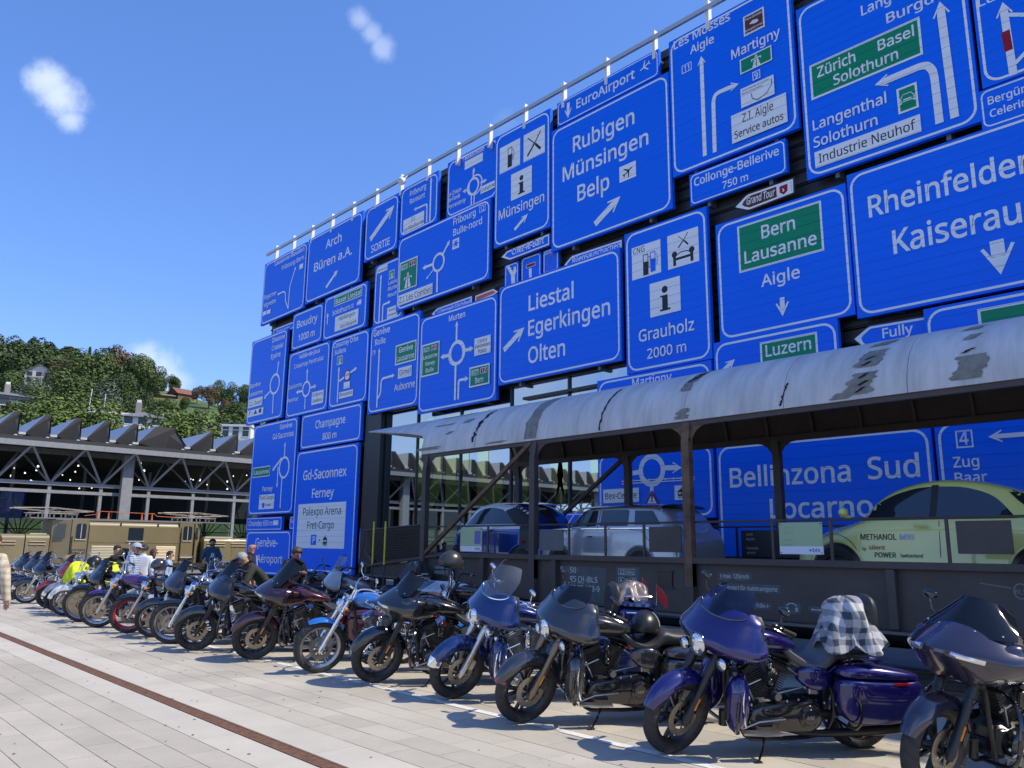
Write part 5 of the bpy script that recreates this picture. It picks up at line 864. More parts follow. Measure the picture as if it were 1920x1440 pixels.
car('yellow_coupe', 'pale yellow rounded coupe lettered METHANOL M99 at the wagon right end', X, 11.05, stB, Y1, (-4.93, -2.60), [('side_window', wB, carglass, .006), ('side_window', wB2, carglass, .006), ('window_seal', [(-4.75, 2.0), (-2.84, 2.0), (-2.84, 2.03), (-4.70, 2.03)], plastic, .008), ('pillar', [(-3.775, 2.03), (-3.695, 2.03), (-3.695, 2.42), (-3.775, 2.42)], plastic, .008), ('rear_window', arcpts([(-3.0, 2.36), (-2.75, 2.25), (-2.4, 2.0)], 4)+[(-2.62, 2.0), (-2.85, 2.2)], carglass, .01)], exB, 1.37, .31,
    seam=([(-4.78, 1.25), (-4.78, 1.5), (-4.76, 1.98)], [(-3.66, 1.25), (-3.66, 1.6), (-3.66, 1.98)], arcpts([(-4.6, 1.3), (-4.62, 1.55), (-4.75, 1.75), (-5.0, 1.84), (-5.3, 1.75)], 4)))
# small silver classic saloon with a black roof
Sv = paint('silver', (.42, .44, .48)); blk = paint('black_roof', (.012, .012, .014), False)
X = -10.55
stM = [(0, 1.28, 1.55, 1.60, .55, .52, .36), (.08, 1.22, 1.72, 1.78, .66, .62, .42), (.3, 1.2, 1.84, 1.90, .69, .66, .46), (.62, 1.2, 1.90, 1.95, .70, .67, .50), (.78, 1.2, 1.92, 2.10, .70, .67, .52), (.95, 1.2, 1.93, 2.25, .70, .67, .53), (1.15, 1.2, 1.93, 2.31, .70, .67, .54), (1.7, 1.2, 1.93, 2.325, .70, .67, .55), (2.3, 1.2, 1.93, 2.315, .70, .67, .54), (2.62, 1.2, 1.93, 2.27, .70, .66, .52), (2.80, 1.2, 1.92, 2.12, .69, .65, .5), (2.92, 1.2, 1.90, 1.96, .68, .64, .48), (3.02, 1.22, 1.75, 1.8, .66, .62, .44), (3.05, 1.25, 1.6, 1.65, .6, .56, .4)]
def exM(f, root, side, Yc):
    b = MB(); b.bb((-9.34, Yc-.715, 1.80), (-9.22, Yc-.70, 1.815)); f(b.build('handle', chrome, root))
    b = MB(); b.bb((-7.66, Yc-.72, 1.68), (-7.55, Yc-.66, 1.84), bev=.02); f(b.build('tail_light', redl, root)); b = MB(); b.bb((-7.67, Yc-.722, 1.78), (-7.55, Yc-.665, 1.842), bev=.02); f(b.build('indicator', amber, root))
    b = MB(); b.cyl((-7.84, Yc-.70, 1.86), (-7.84, Yc-.725, 1.86), .03, 12); f(b.build('fuel_cap', blackm, root))
    b = MB(); b.tube([(-10.3, Yc-.70, 1.93), (-9.8, Yc-.712, 1.94), (-7.7, Yc-.705, 1.94)], .007, 4); f(b.build('chrome_strip', chrome, root))
    b = MB(); b.tube([(-9.86, Yc-.66, 2.0), (-9.66, Yc-.60, 2.255), (-9.4, Yc-.575, 2.29), (-8.0, Yc-.57, 2.28), (-7.85, Yc-.60, 2.2)], .009, 5, 3); f(b.build('rain_gutter', chrome, root))
    b = MB(); b.grid(lambda u, v: (-9.62+u*1.78, Yc-.60+1.2*v, 2.285+.055*sin(pi*v)**.5+.015*sin(pi*u)), 8, 14, .01); f(b.build('roof', blk, root))
    b = MB(); b.tube([(-7.53, Yc-.66, 1.36), (-7.46, Yc-.4, 1.36), (-7.46, Yc+.4, 1.36), (-7.53, Yc+.66, 1.36)], .03, 6, 3); f(b.build('bumper', chrome, root))
car('silver_saloon', 'small silver classic car with a black roof in the middle of the wagon', X, 11.05, stM, Sv, (-10.0, -8.24), [('side_window', [(-9.80, 1.98), (-9.62, 2.235), (-9.20, 2.25), (-9.18, 1.98)], carglass, .006), ('side_window', [(-9.10, 1.98), (-9.11, 2.25), (-8.56, 2.25), (-8.52, 2.22), (-8.50, 1.98)], carglass, .006), ('rear_window', [(-8.36, 2.0), (-8.40, 2.23), (-8.05, 2.22), (-7.86, 2.0)], carglass, .008)], exM, 1.34, .27,
    seam=([(-9.86, 1.3), (-9.86, 1.9)], [(-9.145, 1.3), (-9.145, 1.95), (-9.145, 2.26)], [(-8.45, 1.92), (-8.2, 1.9), (-8.0, 1.7), (-7.95, 1.4)]))
# little blue and white bubble car
Bl = paint('microcar_blue', (.012, .045, .26)); Wh = paint('microcar_white', (.62, .64, .68), False)
X = -13.12
stC = [(0, 1.3, 1.6, 1.65, .45, .42, .3), (.06, 1.22, 1.75, 1.8, .6, .56, .36), (.25, 1.2, 1.92, 2.0, .68, .64, .44), (.5, 1.2, 1.98, 2.24, .70, .67, .48), (.75, 1.2, 2.0, 2.41, .71, .68, .5), (1.1, 1.2, 2.0, 2.47, .71, .68, .5), (1.5, 1.2, 2.0, 2.465, .70, .67, .5), (1.9, 1.2, 1.98, 2.41, .68, .64, .47), (2.2, 1.2, 1.94, 2.28, .64, .6, .42), (2.45, 1.24, 1.86, 2.05, .58, .54, .36), (2.6, 1.3, 1.7, 1.8, .45, .42, .3)]
def exC(f, root, side, Yc):
    b = MB(); b.ball((-12.70, Yc-.80, 2.09), .075, 12, 8, (.9, .9, 1)); b.tube([(-12.66, Yc-.68, 2.04), (-12.7, Yc-.76, 2.07)], .025, 6); f(b.build('mirror', Wh, root))
    b = MB(); b.bb((-11.0, Yc-.675, 1.70), (-10.9, Yc-.66, 1.74)); f(b.build('side_light', redl, root))
    b = MB(); b.ball((-13.0, Yc-.5, 1.78), .08, 12, 8, (.5, 1, 1)); f(b.build('headlight', lens, root))
car('bubble_car', 'tiny bubble car, blue below and white above, at the wagon left end', X, 11.0, stC, Bl, (-12.85, -11.0), [('white_waist', [(-13.0, 1.95), (-10.85, 1.95), (-10.9, 2.03), (-12.72, 2.03)], Wh, .012), ('upper_shell', [(-12.76, 2.02)]+arcpts([(-12.70, 2.10), (-12.45, 2.32), (-12.1, 2.43), (-11.5, 2.44), (-10.95, 2.35)], 4)+[(-10.85, 2.02)], Wh, .016), ('side_window', [(-12.60, 2.05)]+arcpts([(-12.55, 2.1), (-12.30, 2.31), (-11.95, 2.37), (-11.6, 2.33)], 4)+arcpts([(-11.45, 2.25), (-11.2, 2.05)], 3), carglass, .024), ('rear_shell', arcpts([(-11.52, 2.30), (-11.2, 2.38), (-10.85, 2.28), (-10.62, 2.04)], 3)+[(-10.62, 1.6), (-11.0, 1.6), (-11.05, 2.02), (-11.2, 2.05)], plastic, .022)], exC, 1.35, .26)
b = MB(); b.grid(lambda u, v: (-12.45+u*1.6, 11.0-.42+.84*v, 2.435+.05*sin(pi*u)**.7-.03*(2*v-1)**2), 8, 8, .01); b.build('roof_shell', Wh, bpy.data.objects['bubble_car']).matrix_parent_inverse = Matrix.Translation((-(X+1.5), -11.0, -1.06))
# ------------------------------------------------------------------ motorcycles
def tint_mat(name, col, alpha): 
    m = mat(name, col, rough=.03, alpha=alpha, spec=.45); return m
screen_dark = tint_mat('dark_tinted_screen', (.01, .013, .018), .86); screen_clear = tint_mat('clear_screen', (.25, .28, .32), .22)
def tread_mat():
    m = mat('treaded_tyre_rubber', (.024, .024, .025), rough=.68); nt = m.node_tree; N = nt.nodes.new; L = nt.links.new; b = nt.nodes['Principled BSDF']
    tc = N('ShaderNodeTexCoord'); sp = N('ShaderNodeSeparateXYZ'); L(tc.outputs['Object'], sp.inputs[0])
    at = N('ShaderNodeMath'); at.operation = 'ARCTAN2'; L(sp.outputs[2], at.inputs[0]); L(sp.outputs[0], at.inputs[1])
    ab = N('ShaderNodeMath'); ab.operation = 'ABSOLUTE'; L(sp.outputs[1], ab.inputs[0]); m1 = N('ShaderNodeMath'); m1.operation = 'MULTIPLY'; m1.inputs[1].default_value = 55; L(ab.outputs[0], m1.inputs[0])
    m2 = N('ShaderNodeMath'); m2.operation = 'MULTIPLY_ADD'; m2.inputs[1].default_value = 22; L(at.outputs[0], m2.inputs[0]); L(m1.outputs[0], m2.inputs[2])
    s_ = N('ShaderNodeMath'); s_.operation = 'SINE'; L(m2.outputs[0], s_.inputs[0]); g_ = N('ShaderNodeMapRange'); g_.inputs['From Min'].default_value = .80; g_.inputs['From Max'].default_value = .93; g_.inputs['To Min'].default_value = 1; g_.inputs['To Max'].default_value = 0; L(s_.outputs[0], g_.inputs['Value'])
    bp = N('ShaderNodeBump'); bp.inputs['Strength'].default_value = .9; bp.inputs['Distance'].default_value = .006; L(g_.outputs[0], bp.inputs['Height']); L(bp.outputs[0], b.inputs['Normal']); return m
tread = tread_mat()
WC = {}
def wheel_meshes(R, w, style, rimc):
    key = (R, w, style, rimc.name)
    if key in WC: return WC[key]
    rr = R-.085 if R > .3 else R-.1
    b = MB(); b.lathe([(rr, -.36*w), (rr+.012, -.46*w), (R-.035, -.5*w), (R-.012, -.36*w), (R-.003, -.18*w), (R, 0), (R-.003, .18*w), (R-.012, .36*w), (R-.035, .5*w), (rr+.012, .46*w), (rr, .36*w)], (0, 0, 0), (0, 1, 0), 56); ty = b.mesh('tyre', tread, 50)
    b = MB(); b.lathe([(rr-.03, -.2*w), (rr-.008, -.36*w), (rr+.006, -.40*w), (rr+.006, -.36*w), (rr-.012, -.2*w), (rr-.018, .0), (rr-.012, .2*w), (rr+.006, .36*w), (rr+.006, .40*w), (rr-.008, .36*w), (rr-.03, .2*w)], (0, 0, 0), (0, 1, 0), 48, closed=True)
    b.lathe([(0, -.075), (.028, -.075), (.034, -.05), (.03, 0), (.034, .05), (.028, .075), (0, .075)], (0, 0, 0), (0, 1, 0), 16)
    if style == 'cast':
        for k in range(9):
            for dlt in (-.09, .09): a = 2*pi*k/9; b.beam((.03*cos(a), .012, .03*sin(a)), ((rr-.015)*cos(a+dlt), .02*(1 if dlt > 0 else -1), (rr-.015)*sin(a+dlt)), .014, .02, up=(0, 1, 0))
    elif style == 'five':
        for k in range(5):
            a = 2*pi*k/5
            for dlt in (-.16, .16): b.beam((.03*cos(a), 0, .03*sin(a)), ((rr-.012)*cos(a+dlt), 0, (rr-.012)*sin(a+dlt)), .022, .03, up=(0, 1, 0))
    elif style == 'disc':
        b.lathe([(.03, .035), (rr-.03, .03), (rr-.03, -.03), (.03, -.035)], (0, 0, 0), (0, 1, 0), 40)
        for k in range(10): a = 2*pi*k/10; b.beam((.05*cos(a), .038, .05*sin(a)), ((rr-.03)*cos(a), .034, (rr-.03)*sin(a)), .03, .012, up=(0, 1, 0))
    else:
        for k in range(20):
            a = 2*pi*k/20; sg = 1 if k % 2 else -1
            b.tube([(.03*cos(a), .045*sg, .03*sin(a)), ((rr-.015)*cos(a+.38*(1 if k % 4 < 2 else -1)), .008*sg, (rr-.015)*sin(a+.38*(1 if k % 4 < 2 else -1)))], .0028, 4, cap=False)
    rm = b.mesh('rim', rimc, 40)
    b = MB(); b.lathe([(.095, .066), (.148, .066), (.148, .072), (.095, .072)], (0, 0, 0), (0, 1, 0), 40, closed=True)
    for k in range(7): a = 2*pi*k/7; b.beam((.04*cos(a), .069, .04*sin(a)), (.10*cos(a+.25), .069, .10*sin(a+.25)), .018, .006, up=(0, 1, 0))
    di = b.mesh('brake_disc', brakem, 30)
    b = MB()
    for k in range(36): 
        a = 2*pi*k/36; rr2 = .112+.012*(k % 3); b.cyl((rr2*cos(a), .0722, rr2*sin(a)), (rr2*cos(a), .0728, rr2*sin(a)), .0035, 6)
    ho = b.mesh('drilled_holes', blackm, 0); WC[key] = (ty, rm, di, ho); return WC[key]
def fender(mb, cx, cz, R, a0, a1, hw, dep, tf=.6, tr=.8, n=26):
    def fn(u, v):
        a = radians(lerp(a0, a1, u)); tp = min(1, tf+(1-tf)*(u/.18)) if u < .18 else (min(1, tr+(1-tr)*((1-u)/.15)) if u > .85 else 1)
        q = (2*v-1)*1.35; y = hw*tp*sin(q)/sin(1.35); r = R-dep*tp*(1-cos(q))/(1-cos(1.35)); return (cx+r*cos(a), y, cz+r*sin(a))
    mb.grid(fn, n, 14, .004)
MESHC = {}
def cached(key, fn):
    if key not in MESHC: MESHC[key] = fn()
    return MESHC[key]
def logo(root, s_, x, z, y, w, cap, m_, slope=0, sh=.3, name='tank_badge'):
    b = MB(); vs, fs, w0 = text_mesh(s_, .012, sh); k = w/w0
    b.add([(x-a*k, y, z+c*cap+slope*a) for a, c in vs], [tuple(reversed(f_)) for f_ in fs]); return b.build(name, m_, root, 0)
def bike(label, contact, P, *, kind='batwing', c2=None, stripe=None, wheel='cast', rim=None, forkm=None, fend='full', eng='black', bags=True, lowers=False, guard=None, tour=False, sh=.0, tint=None, yaw=-121.5, steer=14, lean=-8, bars='std', mirror=None, seat='solo', Rf=.325, badge=None, vent=None, cut=False, guardm=None, headm=None, seatm=None, det=True):
    c2 = c2 or P; rim = rim or blackm; forkm = forkm or blackm; em = alu if eng == 'chrome' else blackm; ec = chrome if eng == 'chrome' else glossb; mm = mirror or (chrome if eng == 'chrome' else glossb); tint = tint or screen_dark; gm = guardm or ec; bm_ = chrome if bars in ('ape', 'chrome') or eng == 'chrome' else blackm
    YW = radians(yaw); wb = 1.625; xa, xr = .81, -.815
    h = Vector((cos(YW), sin(YW), 0))
    loc = Vector((contact[0], contact[1], 0))-h*xa
    root = empty('motorcycle', loc, (radians(lean), 0, YW)); tag(root, label, 'motorcycle', 'motorcycles parked in a row')
    rake = radians(27); ax = Vector((-sin(rake), 0, cos(rake))); S = Vector((.47, 0, .95))
    M = Matrix.Translation(S) @ Matrix.Rotation(radians(steer), 4, ax) @ Matrix.Translation(-S)
    def nb(st=False): b = MB(); b.X = M if st else None; return b
    def put(me, name, mtx, parent=root): o = link(name, me, parent); o.matrix_local = mtx; return o
    # wheels
    ty, rm, di, ho = wheel_meshes(Rf, .12, wheel, rim)
    w_ = put(ty, 'front_wheel', M @ Matrix.Translation((xa, 0, Rf)))
    for me, nm in ((rm, 'rim'), (di, 'brake_disc'), (ho, 'drilled_holes')):
        link(nm, me, w_)
    ty, rm, di, ho = wheel_meshes(.32, .17, wheel if wheel != 'spoke' or not bags else 'cast', rim)
    w_ = put(ty, 'rear_wheel', Matrix.Translation((xr, 0, .32))); link('rim', rm, w_); link('brake_disc', di, w_)
    # fork
    for sy in (-1, 1):
        A = Vector((xa, .112*sy, Rf)); B = A+ax*.36; C = A+ax*.70
        b = nb(1); b.tube([A-ax*.05, A, A+ax*.05, B], [.022, .036, .033, .033], 12); b.tube([B, C], .0245 if kind in ('naked', 'windshield') else .031, 12)
        if kind not in ('naked',): b.tube([B+ax*.03, B+ax*.30], .040, 12)
        f_ = b.build('fork_leg', forkm, root)
        if det: b = nb(1); b.box(A+ax*.10+Vector((-.055, .02*sy, 0)), (.05, .03, .10), Matrix.Rotation(-rake, 3, 'Y')); b.build('brake_caliper', blackm if eng != 'chrome' else alu, f_)
        if det: b = nb(1); b.box(A+ax*.15+Vector((.0, .034*sy, 0)), (.018, .006, .10), Matrix.Rotation(-rake, 3, 'Y')); b.build('reflector', amber, f_)
    b = nb(1); c0 = Vector((xa, 0, Rf)); b.box(c0+ax*.52, (.07, .30, .03), Matrix.Rotation(-rake, 3, 'Y'), bev=.01); b.box(c0+ax*.70, (.08, .28, .035), Matrix.Rotation(-rake, 3, 'Y'), bev=.01); b.tube([c0+ax*.5-Vector((.05, 0, 0)), c0+ax*.72-Vector((.05, 0, 0))], .03, 10); b.build('fork_yoke', bm_ if kind == 'naked' else forkm, root)
    b = nb(1)
    if fend == 'full': fender(b, xa, Rf, Rf+.045, 20, 168, .088, .085)
    elif fend == 'chrome_tip': fender(b, xa, Rf, Rf+.05, 16, 166, .098, .10)
    else: fender(b, xa, Rf, Rf+.03, 62, 132, .07, .04, .7, .7)
    fd = b.build('front_fender', P, root)
    if fend == 'chrome_tip':
        b = nb(1); fender(b, xa, Rf, Rf+.055, 15, 31, .080, .10, .75, 1, 8); b.build('fender_tip', chrome, fd)
    if stripe: b = nb(1); fender(b, xa, Rf, Rf+.048, 19.5, 25, .060, .085, .9, 1, 3); b.build('fender_stripe', stripe, fd)
    # frame
    def fr():
        b = MB()
        for sy in (-1, 1): b.tube([(.43, 0, .90), (.38, .05*sy, .72), (.34, .09*sy, .40), (.26, .10*sy, .17), (.05, .11*sy, .14), (-.42, .11*sy, .16), (-.52, .12*sy, .35), (-.45, .10*sy, .60), (-.1, .06*sy, .78), (.43, 0, .88)], .018, 8, 3)
        b.tube([(-.45, .1, .32), (xr, .12, .32)], .022, 8); b.tube([(-.45, -.1, .32), (xr, -.12, .32)], .022, 8); b.tube([(.44, 0, .80), (.40, 0, .98)], .036, 12); b.cyl((xr, -.15, .32), (xr, .16, .32), .018, 10); b.box((-.5, 0, .45), (.12, .18, .3), bev=.02)
        return b.mesh('frame', blackm)
    link('frame', cached('frame', fr), root)
    # engine
    def cases():
        b = MB(); b.box((.06, 0, .34), (.46, .24, .26), bev=.05); b.box((-.26, 0, .38), (.26, .24, .2), bev=.04); b.cyl((.30, -.05, .30), (.30, .05, .30), .05, 16); b.cyl((.40, .0, .22), (.40, .0, .34), .038, 16)
        b.box((.06, -.14, .37), (.30, .05, .22), bev=.04); return b.mesh('engine', em)
    e_ = link('engine', cached('eng'+eng, cases), root)
    def cylm():
        b = MB()
        for k in range(12): s_ = .07+.019*k; b.box((0, 0, s_), (.175-.012*abs((k % 4)-1.5)/1.5, .17, .0065))
        b.cyl((0, 0, .03), (0, 0, .30), .062, 18); b.box((0, 0, .315), (.16, .15, .045), bev=.015)
        for k in range(3): b.box((0, 0, .30+.016*k), (.175, .165, .006))
        return b.mesh('cylinder', alu if eng == 'chrome' else mat('black_fins_machined', (.10, .10, .10), rough=.35, metal=.8))
    def rock(): b = MB(); b.box((0, 0, .37), (.19, .15, .06), bev=.025); b.box((0, 0, .345), (.17, .165, .02), bev=.006); return b.mesh('rocker_cover', ec)
    for tl in (24, -22):
        mt = Matrix.Translation((.07, 0, .40)) @ Matrix.Rotation(radians(tl), 4, 'Y'); c_ = put(cached('cyl'+eng, cylm), 'cylinder', mt); link('rocker_cover', cached('rock'+eng, rock), c_)
    def prim():
        b = MB(); x1, x2, z1, z2 = -.24, .17, .335, .33; r1, r2 = .135, .095; O = [(x1+r1*cos(a), z1+r1*sin(a)) for a in [pi/2+pi*i/12-.05 for i in range(13)]]+[(x2+r2*cos(a), z2+r2*sin(a)) for a in [-pi/2+pi*i/10 for i in range(11)]]
        cx = sum(p[0] for p in O)/len(O); cz = .333; 
        lv = [(.115, 1), (.19, 1), (.205, .95), (.212, .86)]; n = len(O); vs = [(cx+(p[0]-cx)*k, y, cz+(p[1]-cz)*k) for y, k in lv for p in O]
        fs = [(i*n+j, i*n+(j+1) % n, (i+1)*n+(j+1) % n, (i+1)*n+j) for i in range(3) for j in range(n)]+[tuple(3*n+j for j in range(n))]; b.add(vs, fs); return b.mesh('primary_cover', ec)
    p_ = link('primary_cover', cached('prim'+eng, prim), root)
    def derby(): 
        b = MB(); b.lathe([(0, .03), (.060, .03), (.066, .022), (.088, .02), (.094, .0)], (-.24, .205, .335), (0, 1, 0), 32)
        for k in range(5): a = 2*pi*k/5+.3; b.cyl((-.24+.078*cos(a), .22, .335+.078*sin(a)), (-.24+.078*cos(a), .232, .335+.078*sin(a)), .007, 6)
        return b.mesh('clutch_cover', ec)
    d_ = link('clutch_cover', cached('derby'+eng, derby), p_)
    if det: logo(d_, 'M8', -.205, .322, .2365, .07, .026, alu, name='cover_badge')
    def horn(): b = MB(); b.box((.07, .135, .63), (.075, .05, .15), bev=.022); b.ball((.07, .13, .72), .032, 12, 8); b.ball((.07, .15, .60), .03, 12, 8, (1, .7, 1)); return b.mesh('horn_cover', ec)
    link('horn_cover', cached('horn'+eng, horn), root)
    def misc():
        b = MB()
        b.tube([(.34, .2, .25), (.2, .22, .31), (-.02, .235, .33)], .007, 6); b.tube([(.36, .20, .22), (.42, .26, .30)], .009, 6); b.cyl((.42, .24, .31), (.42, .31, .31), .012, 8)
        for p, q in (((.3, .12, .55), (.15, .14, .62)), ((.0, .13, .5), (-.2, .15, .55)), ((-.1, .12, .7), (-.25, .13, .6)), ((.2, .12, .45), (.28, .14, .6))): b.tube([p, q], .007, 6)
        b.tube([(.12, -.1, .62), (.25, -.14, .5), (.2, -.18, .3), (-.3, -.2, .22), (-1.15, -.24, .24)], [.024, .026, .026, .03, .046], 10, 4)
        for x, z in ((.26, .44), (.12, .27), (-.05, .46), (-.15, .47), (.2, .24), (-.4, .3), (.31, .33), (-.38, .44)): b.ball((x, .20, z), .011, 8, 5)
        b.box((-.30, .15, .53), (.08, .05, .07), bev=.01); b.cyl((.02, .12, .49), (.02, .19, .49), .03, 14)
        return b.mesh('linkage', chrome if eng == 'chrome' else alu)
    link('linkage', cached('misc'+eng, misc), root)
    b = MB(); b.tube([(.2, .1, .3), (-.2, .16, .2), (-.6, .2, .2), (-1.12 if bags else -.95, .24 if bags else .2, .24)], [.02, .026, .035, .046], 12, 4); b.build('exhaust', chrome if eng == 'chrome' else blackm, root) if bags and eng == 'chrome' else b.build('exhaust', blackm, root)
    # tank
    b = MB(); b.loft([(.42, 0, .945, .04, .025, .04, 2.2), (.37, 0, .95, .10, .05, .09, 2.4), (.24, 0, .955, .15, .065, .125, 2.6), (.08, 0, .94, .158, .06, .125, 2.6), (-.08, 0, .90, .125, .045, .095, 2.4), (-.19, 0, .862, .07, .022, .05, 2.2), (-.22, 0, .85, .03, .01, .02, 2)], 28, 4); tk = b.build('fuel_tank', P, root)
    b = MB(); b.loft([(.30, 0, 1.018, .02, .006, .01, 3), (.2, 0, 1.02, .035, .01, .01, 3), (.05, 0, 1.002, .035, .01, .01, 3), (-.12, 0, .945, .025, .008, .01, 3), (-.2, 0, .90, .015, .006, .01, 3)], 12, 3); b.build('tank_console', chrome if eng == 'chrome' else glossb, tk)
    b = MB(); b.cyl((.14, -.06, 1.005), (.14, -.06, 1.03), .03, 16); b.build('fuel_cap', ec, tk)
    if badge: logo(tk, badge[0], .28, .93, .170, .27, badge[1], badge[2], slope=-.08)
    # seat
    b = MB()
    if seat == 'tour' or tour: secs = [(-.06, 0, .885, .06, .02, .04, 2.5), (-.15, 0, .80, .12, .03, .07, 2.6), (-.28, 0, .735, .175, .03, .07, 2.8), (-.40, 0, .745, .18, .045, .08, 2.8), (-.50, 0, .82, .16, .055, .11, 2.6), (-.62, 0, .80, .15, .05, .08, 2.6), (-.80, 0, .80, .14, .045, .06, 2.6), (-.90, 0, .82, .10, .03, .05, 2.4)]
    elif seat == 'low': secs = [(-.10, 0, .85, .06, .02, .03, 2.5), (-.2, 0, .78, .12, .025, .05, 2.6), (-.34, 0, .72, .15, .025, .05, 2.8), (-.46, 0, .75, .13, .03, .05, 2.6), (-.60, 0, .76, .10, .025, .04, 2.6), (-.74, 0, .75, .07, .02, .03, 2.4)]
    else: secs = [(-.06, 0, .885, .06, .02, .04, 2.5), (-.15, 0, .80, .12, .03, .07, 2.6), (-.28, 0, .725, .175, .03, .06, 2.8), (-.40, 0, .735, .185, .04, .07, 2.8), (-.50, 0, .85, .175, .08, .15, 2.8), (-.57, 0, .88, .14, .07, .15, 2.6), (-.60, 0, .80, .12, .02, .06, 2.6), (-.86, 0, .775, .10, .02, .04, 2.4)]
    b.loft(secs, 24, 4); st_ = b.build('seat', seatm or leather, root)
    if tour:
        b = MB(); b.loft([(-.88, 0, 1.06, .14, .16, .16, 2.6), (-.94, 0, 1.07, .17, .19, .2, 2.8), (-.98, 0, 1.07, .15, .17, .18, 2.6)], 20, 3); b.build('backrest', leather, st_)
        b = MB(); b.loft([(-.96, 0, .93, .20, .05, .07, 4), (-1.02, 0, .93, .26, .09, .09, 4.5), (-1.25, 0, .92, .28, .09, .09, 4.5), (-1.38, 0, .91, .24, .07, .07, 4), (-1.41, 0, .91, .18, .05, .05, 3)], 28, 3); tp = b.build('tour_pack', P, root)
        b = MB(); b.loft([(-.97, 0, 1.035, .18, .03, .012, 3.4), (-1.04, 0, 1.04, .26, .055, .012, 3.6), (-1.25, 0, 1.035, .28, .055, .012, 3.6), (-1.38, 0, 1.02, .23, .03, .012, 3.4)], 24, 3); b.build('lid', P, tp)
        b = MB(); b.tube([(-1.0, .2, 1.1), (-1.03, .21, 1.14), (-1.32, .2, 1.13), (-1.34, 0, 1.13), (-1.32, -.2, 1.13), (-1.03, -.21, 1.14), (-1.0, -.2, 1.1)], .008, 6, 3); b.tube([(-1.0, .283, .975), (-1.3, .27, .97)], .006, 6); b.build('luggage_rack', chrome, tp)
    # rear fender, bags
    b = MB(); fender(b, xr, .32, .40, 2, 138, .115 if bags else .10, .13 if bags else .08, .8, .9); rf = b.build('rear_fender', P, root)
    b = MB(); b.box((xr-.36, 0, .50), (.03, .06, .05), bev=.012); b.build('tail_light', redl, rf)
    if bags:
        for sy in (1, -1):
            b = MB(); b.loft([(-.46, .225*sy, .54, .03, .07, .08, 3), (-.51, .24*sy, .51, .085, .14, .16, 4.5), (-.62, .255*sy, .49, .108, .165, .19, 5), (-.95, .26*sy, .48, .112, .165, .18, 5), (-1.14, .25*sy, .49, .10, .145, .14, 4.5), (-1.21, .235*sy, .51, .06, .09, .08, 3.5)], 28, 3); bg_ = b.build('saddlebag', P, root)
            b = MB(); b.loft([(-.47, .215*sy, .69, .03, .02, .014, 3), (-.54, .235*sy, .675, .085, .065, .014, 3), (-.75, .25*sy, .67, .108, .085, .014, 3), (-1.0, .25*sy, .66, .108, .06, .014, 3), (-1.13, .24*sy, .655, .09, .035, .014, 3), (-1.18, .23*sy, .65, .05, .015, .01, 3)], 24, 3); b.build('lid', P, bg_)
            b = MB(); b.bb((-1.03, .362*sy, .615), (-.90, .372*sy, .632)); b.build('side_reflector', redl, bg_)
        b = MB(); b.loft([(-.18, .12, .66, .03, .03, .06, 3), (-.26, .145, .64, .05, .085, .10, 3.2), (-.38, .15, .62, .05, .10, .10, 3.2), (-.47, .13, .60, .03, .06, .06, 3)], 18, 3); b.build('side_cover', P, root)
        b = MB(); b.tube([(-.50, .17, .30), (-.56, .36, .28), (-.60, .385, .42), (-.57, .36, .52), (-.50, .2, .5)], .012, 8, 3); b.build('rear_guard', gm, root)
    else:
        for sy in (1, -1):
            b = MB(); b.tube([(xr+.05, .14*sy, .36), (xr+.18, .13*sy, .70)], .016, 8)
            for k in range(10): c_ = Vector((xr+.06+.012*k, .14*sy-.001*k*sy, .39+.03*k)); b.lathe([(.03, 0), (.036, .006), (.03, .012)], c_, (.4, 0, 1), 12)
            b.build('shock_absorber', chrome, root)
        b = MB(); b.loft([(-.12, .10, .62, .02, .03, .05, 3), (-.22, .13, .60, .04, .08, .10, 3.2), (-.36, .13, .58, .035, .08, .09, 3.2), (-.42, .11, .56, .02, .04, .04, 3)], 18, 3); b.build('side_cover', ec, root)
    # foot controls, stand, guard
    if bags:
        b = MB(); b.prism([(.36, .25, .245), (.38, .33, .25), (.20, .36, .245), (.06, .34, .24), (.06, .25, .24)], (0, 0, .018)); b.build('floorboard', alu, root)
        b = nb(); b.tube([(.36, .06, .22), (.40, .24, .24), (.44, .33, .30), (.45, .355, .42), (.42, .33, .60), (.37, .2, .70), (.37, .04, .71)], .016, 8, 4); b.tube([(.36, -.06, .22), (.40, -.24, .24), (.44, -.33, .30), (.45, -.355, .42), (.42, -.33, .60), (.37, -.2, .70), (.37, -.04, .71)], .016, 8, 4); b.build('engine_guard', gm, root)
        if lowers:
            for sy in (1, -1):
                b = MB(); b.loft([(.30, .20*sy, .52, .02, .04, .10, 2.6), (.34, .235*sy, .50, .09, .17, .17, 2.6), (.40, .25*sy, .49, .115, .21, .22, 2.6), (.455, .25*sy, .47, .10, .19, .20, 2.6), (.49, .245*sy, .46, .05, .12, .13, 2.4), (.50, .245*sy, .46, .01, .03, .03, 2.2)], 24, 3); lf = b.build('leg_fairing', P, root)
                b = MB(); b.loft([(.484, .255*sy, .44, .03, .09, .10, 2.4), (.503, .255*sy, .44, .026, .085, .095, 2.4)], 16, 1); b.build('air_duct', blackm, lf)
                b = MB(); b.tube([(.37, .33*sy, .31), (.41, .355*sy, .45), (.40, .345*sy, .6), (.36, .27*sy, .70)], .011, 6, 3); b.build('trim', chrome if sy > 0 else chrome, lf)
    else:
        b = MB(); b.cyl((.02, .12, .27), (.02, .27, .27), .016, 10); b.build('foot_peg', rubber, root)
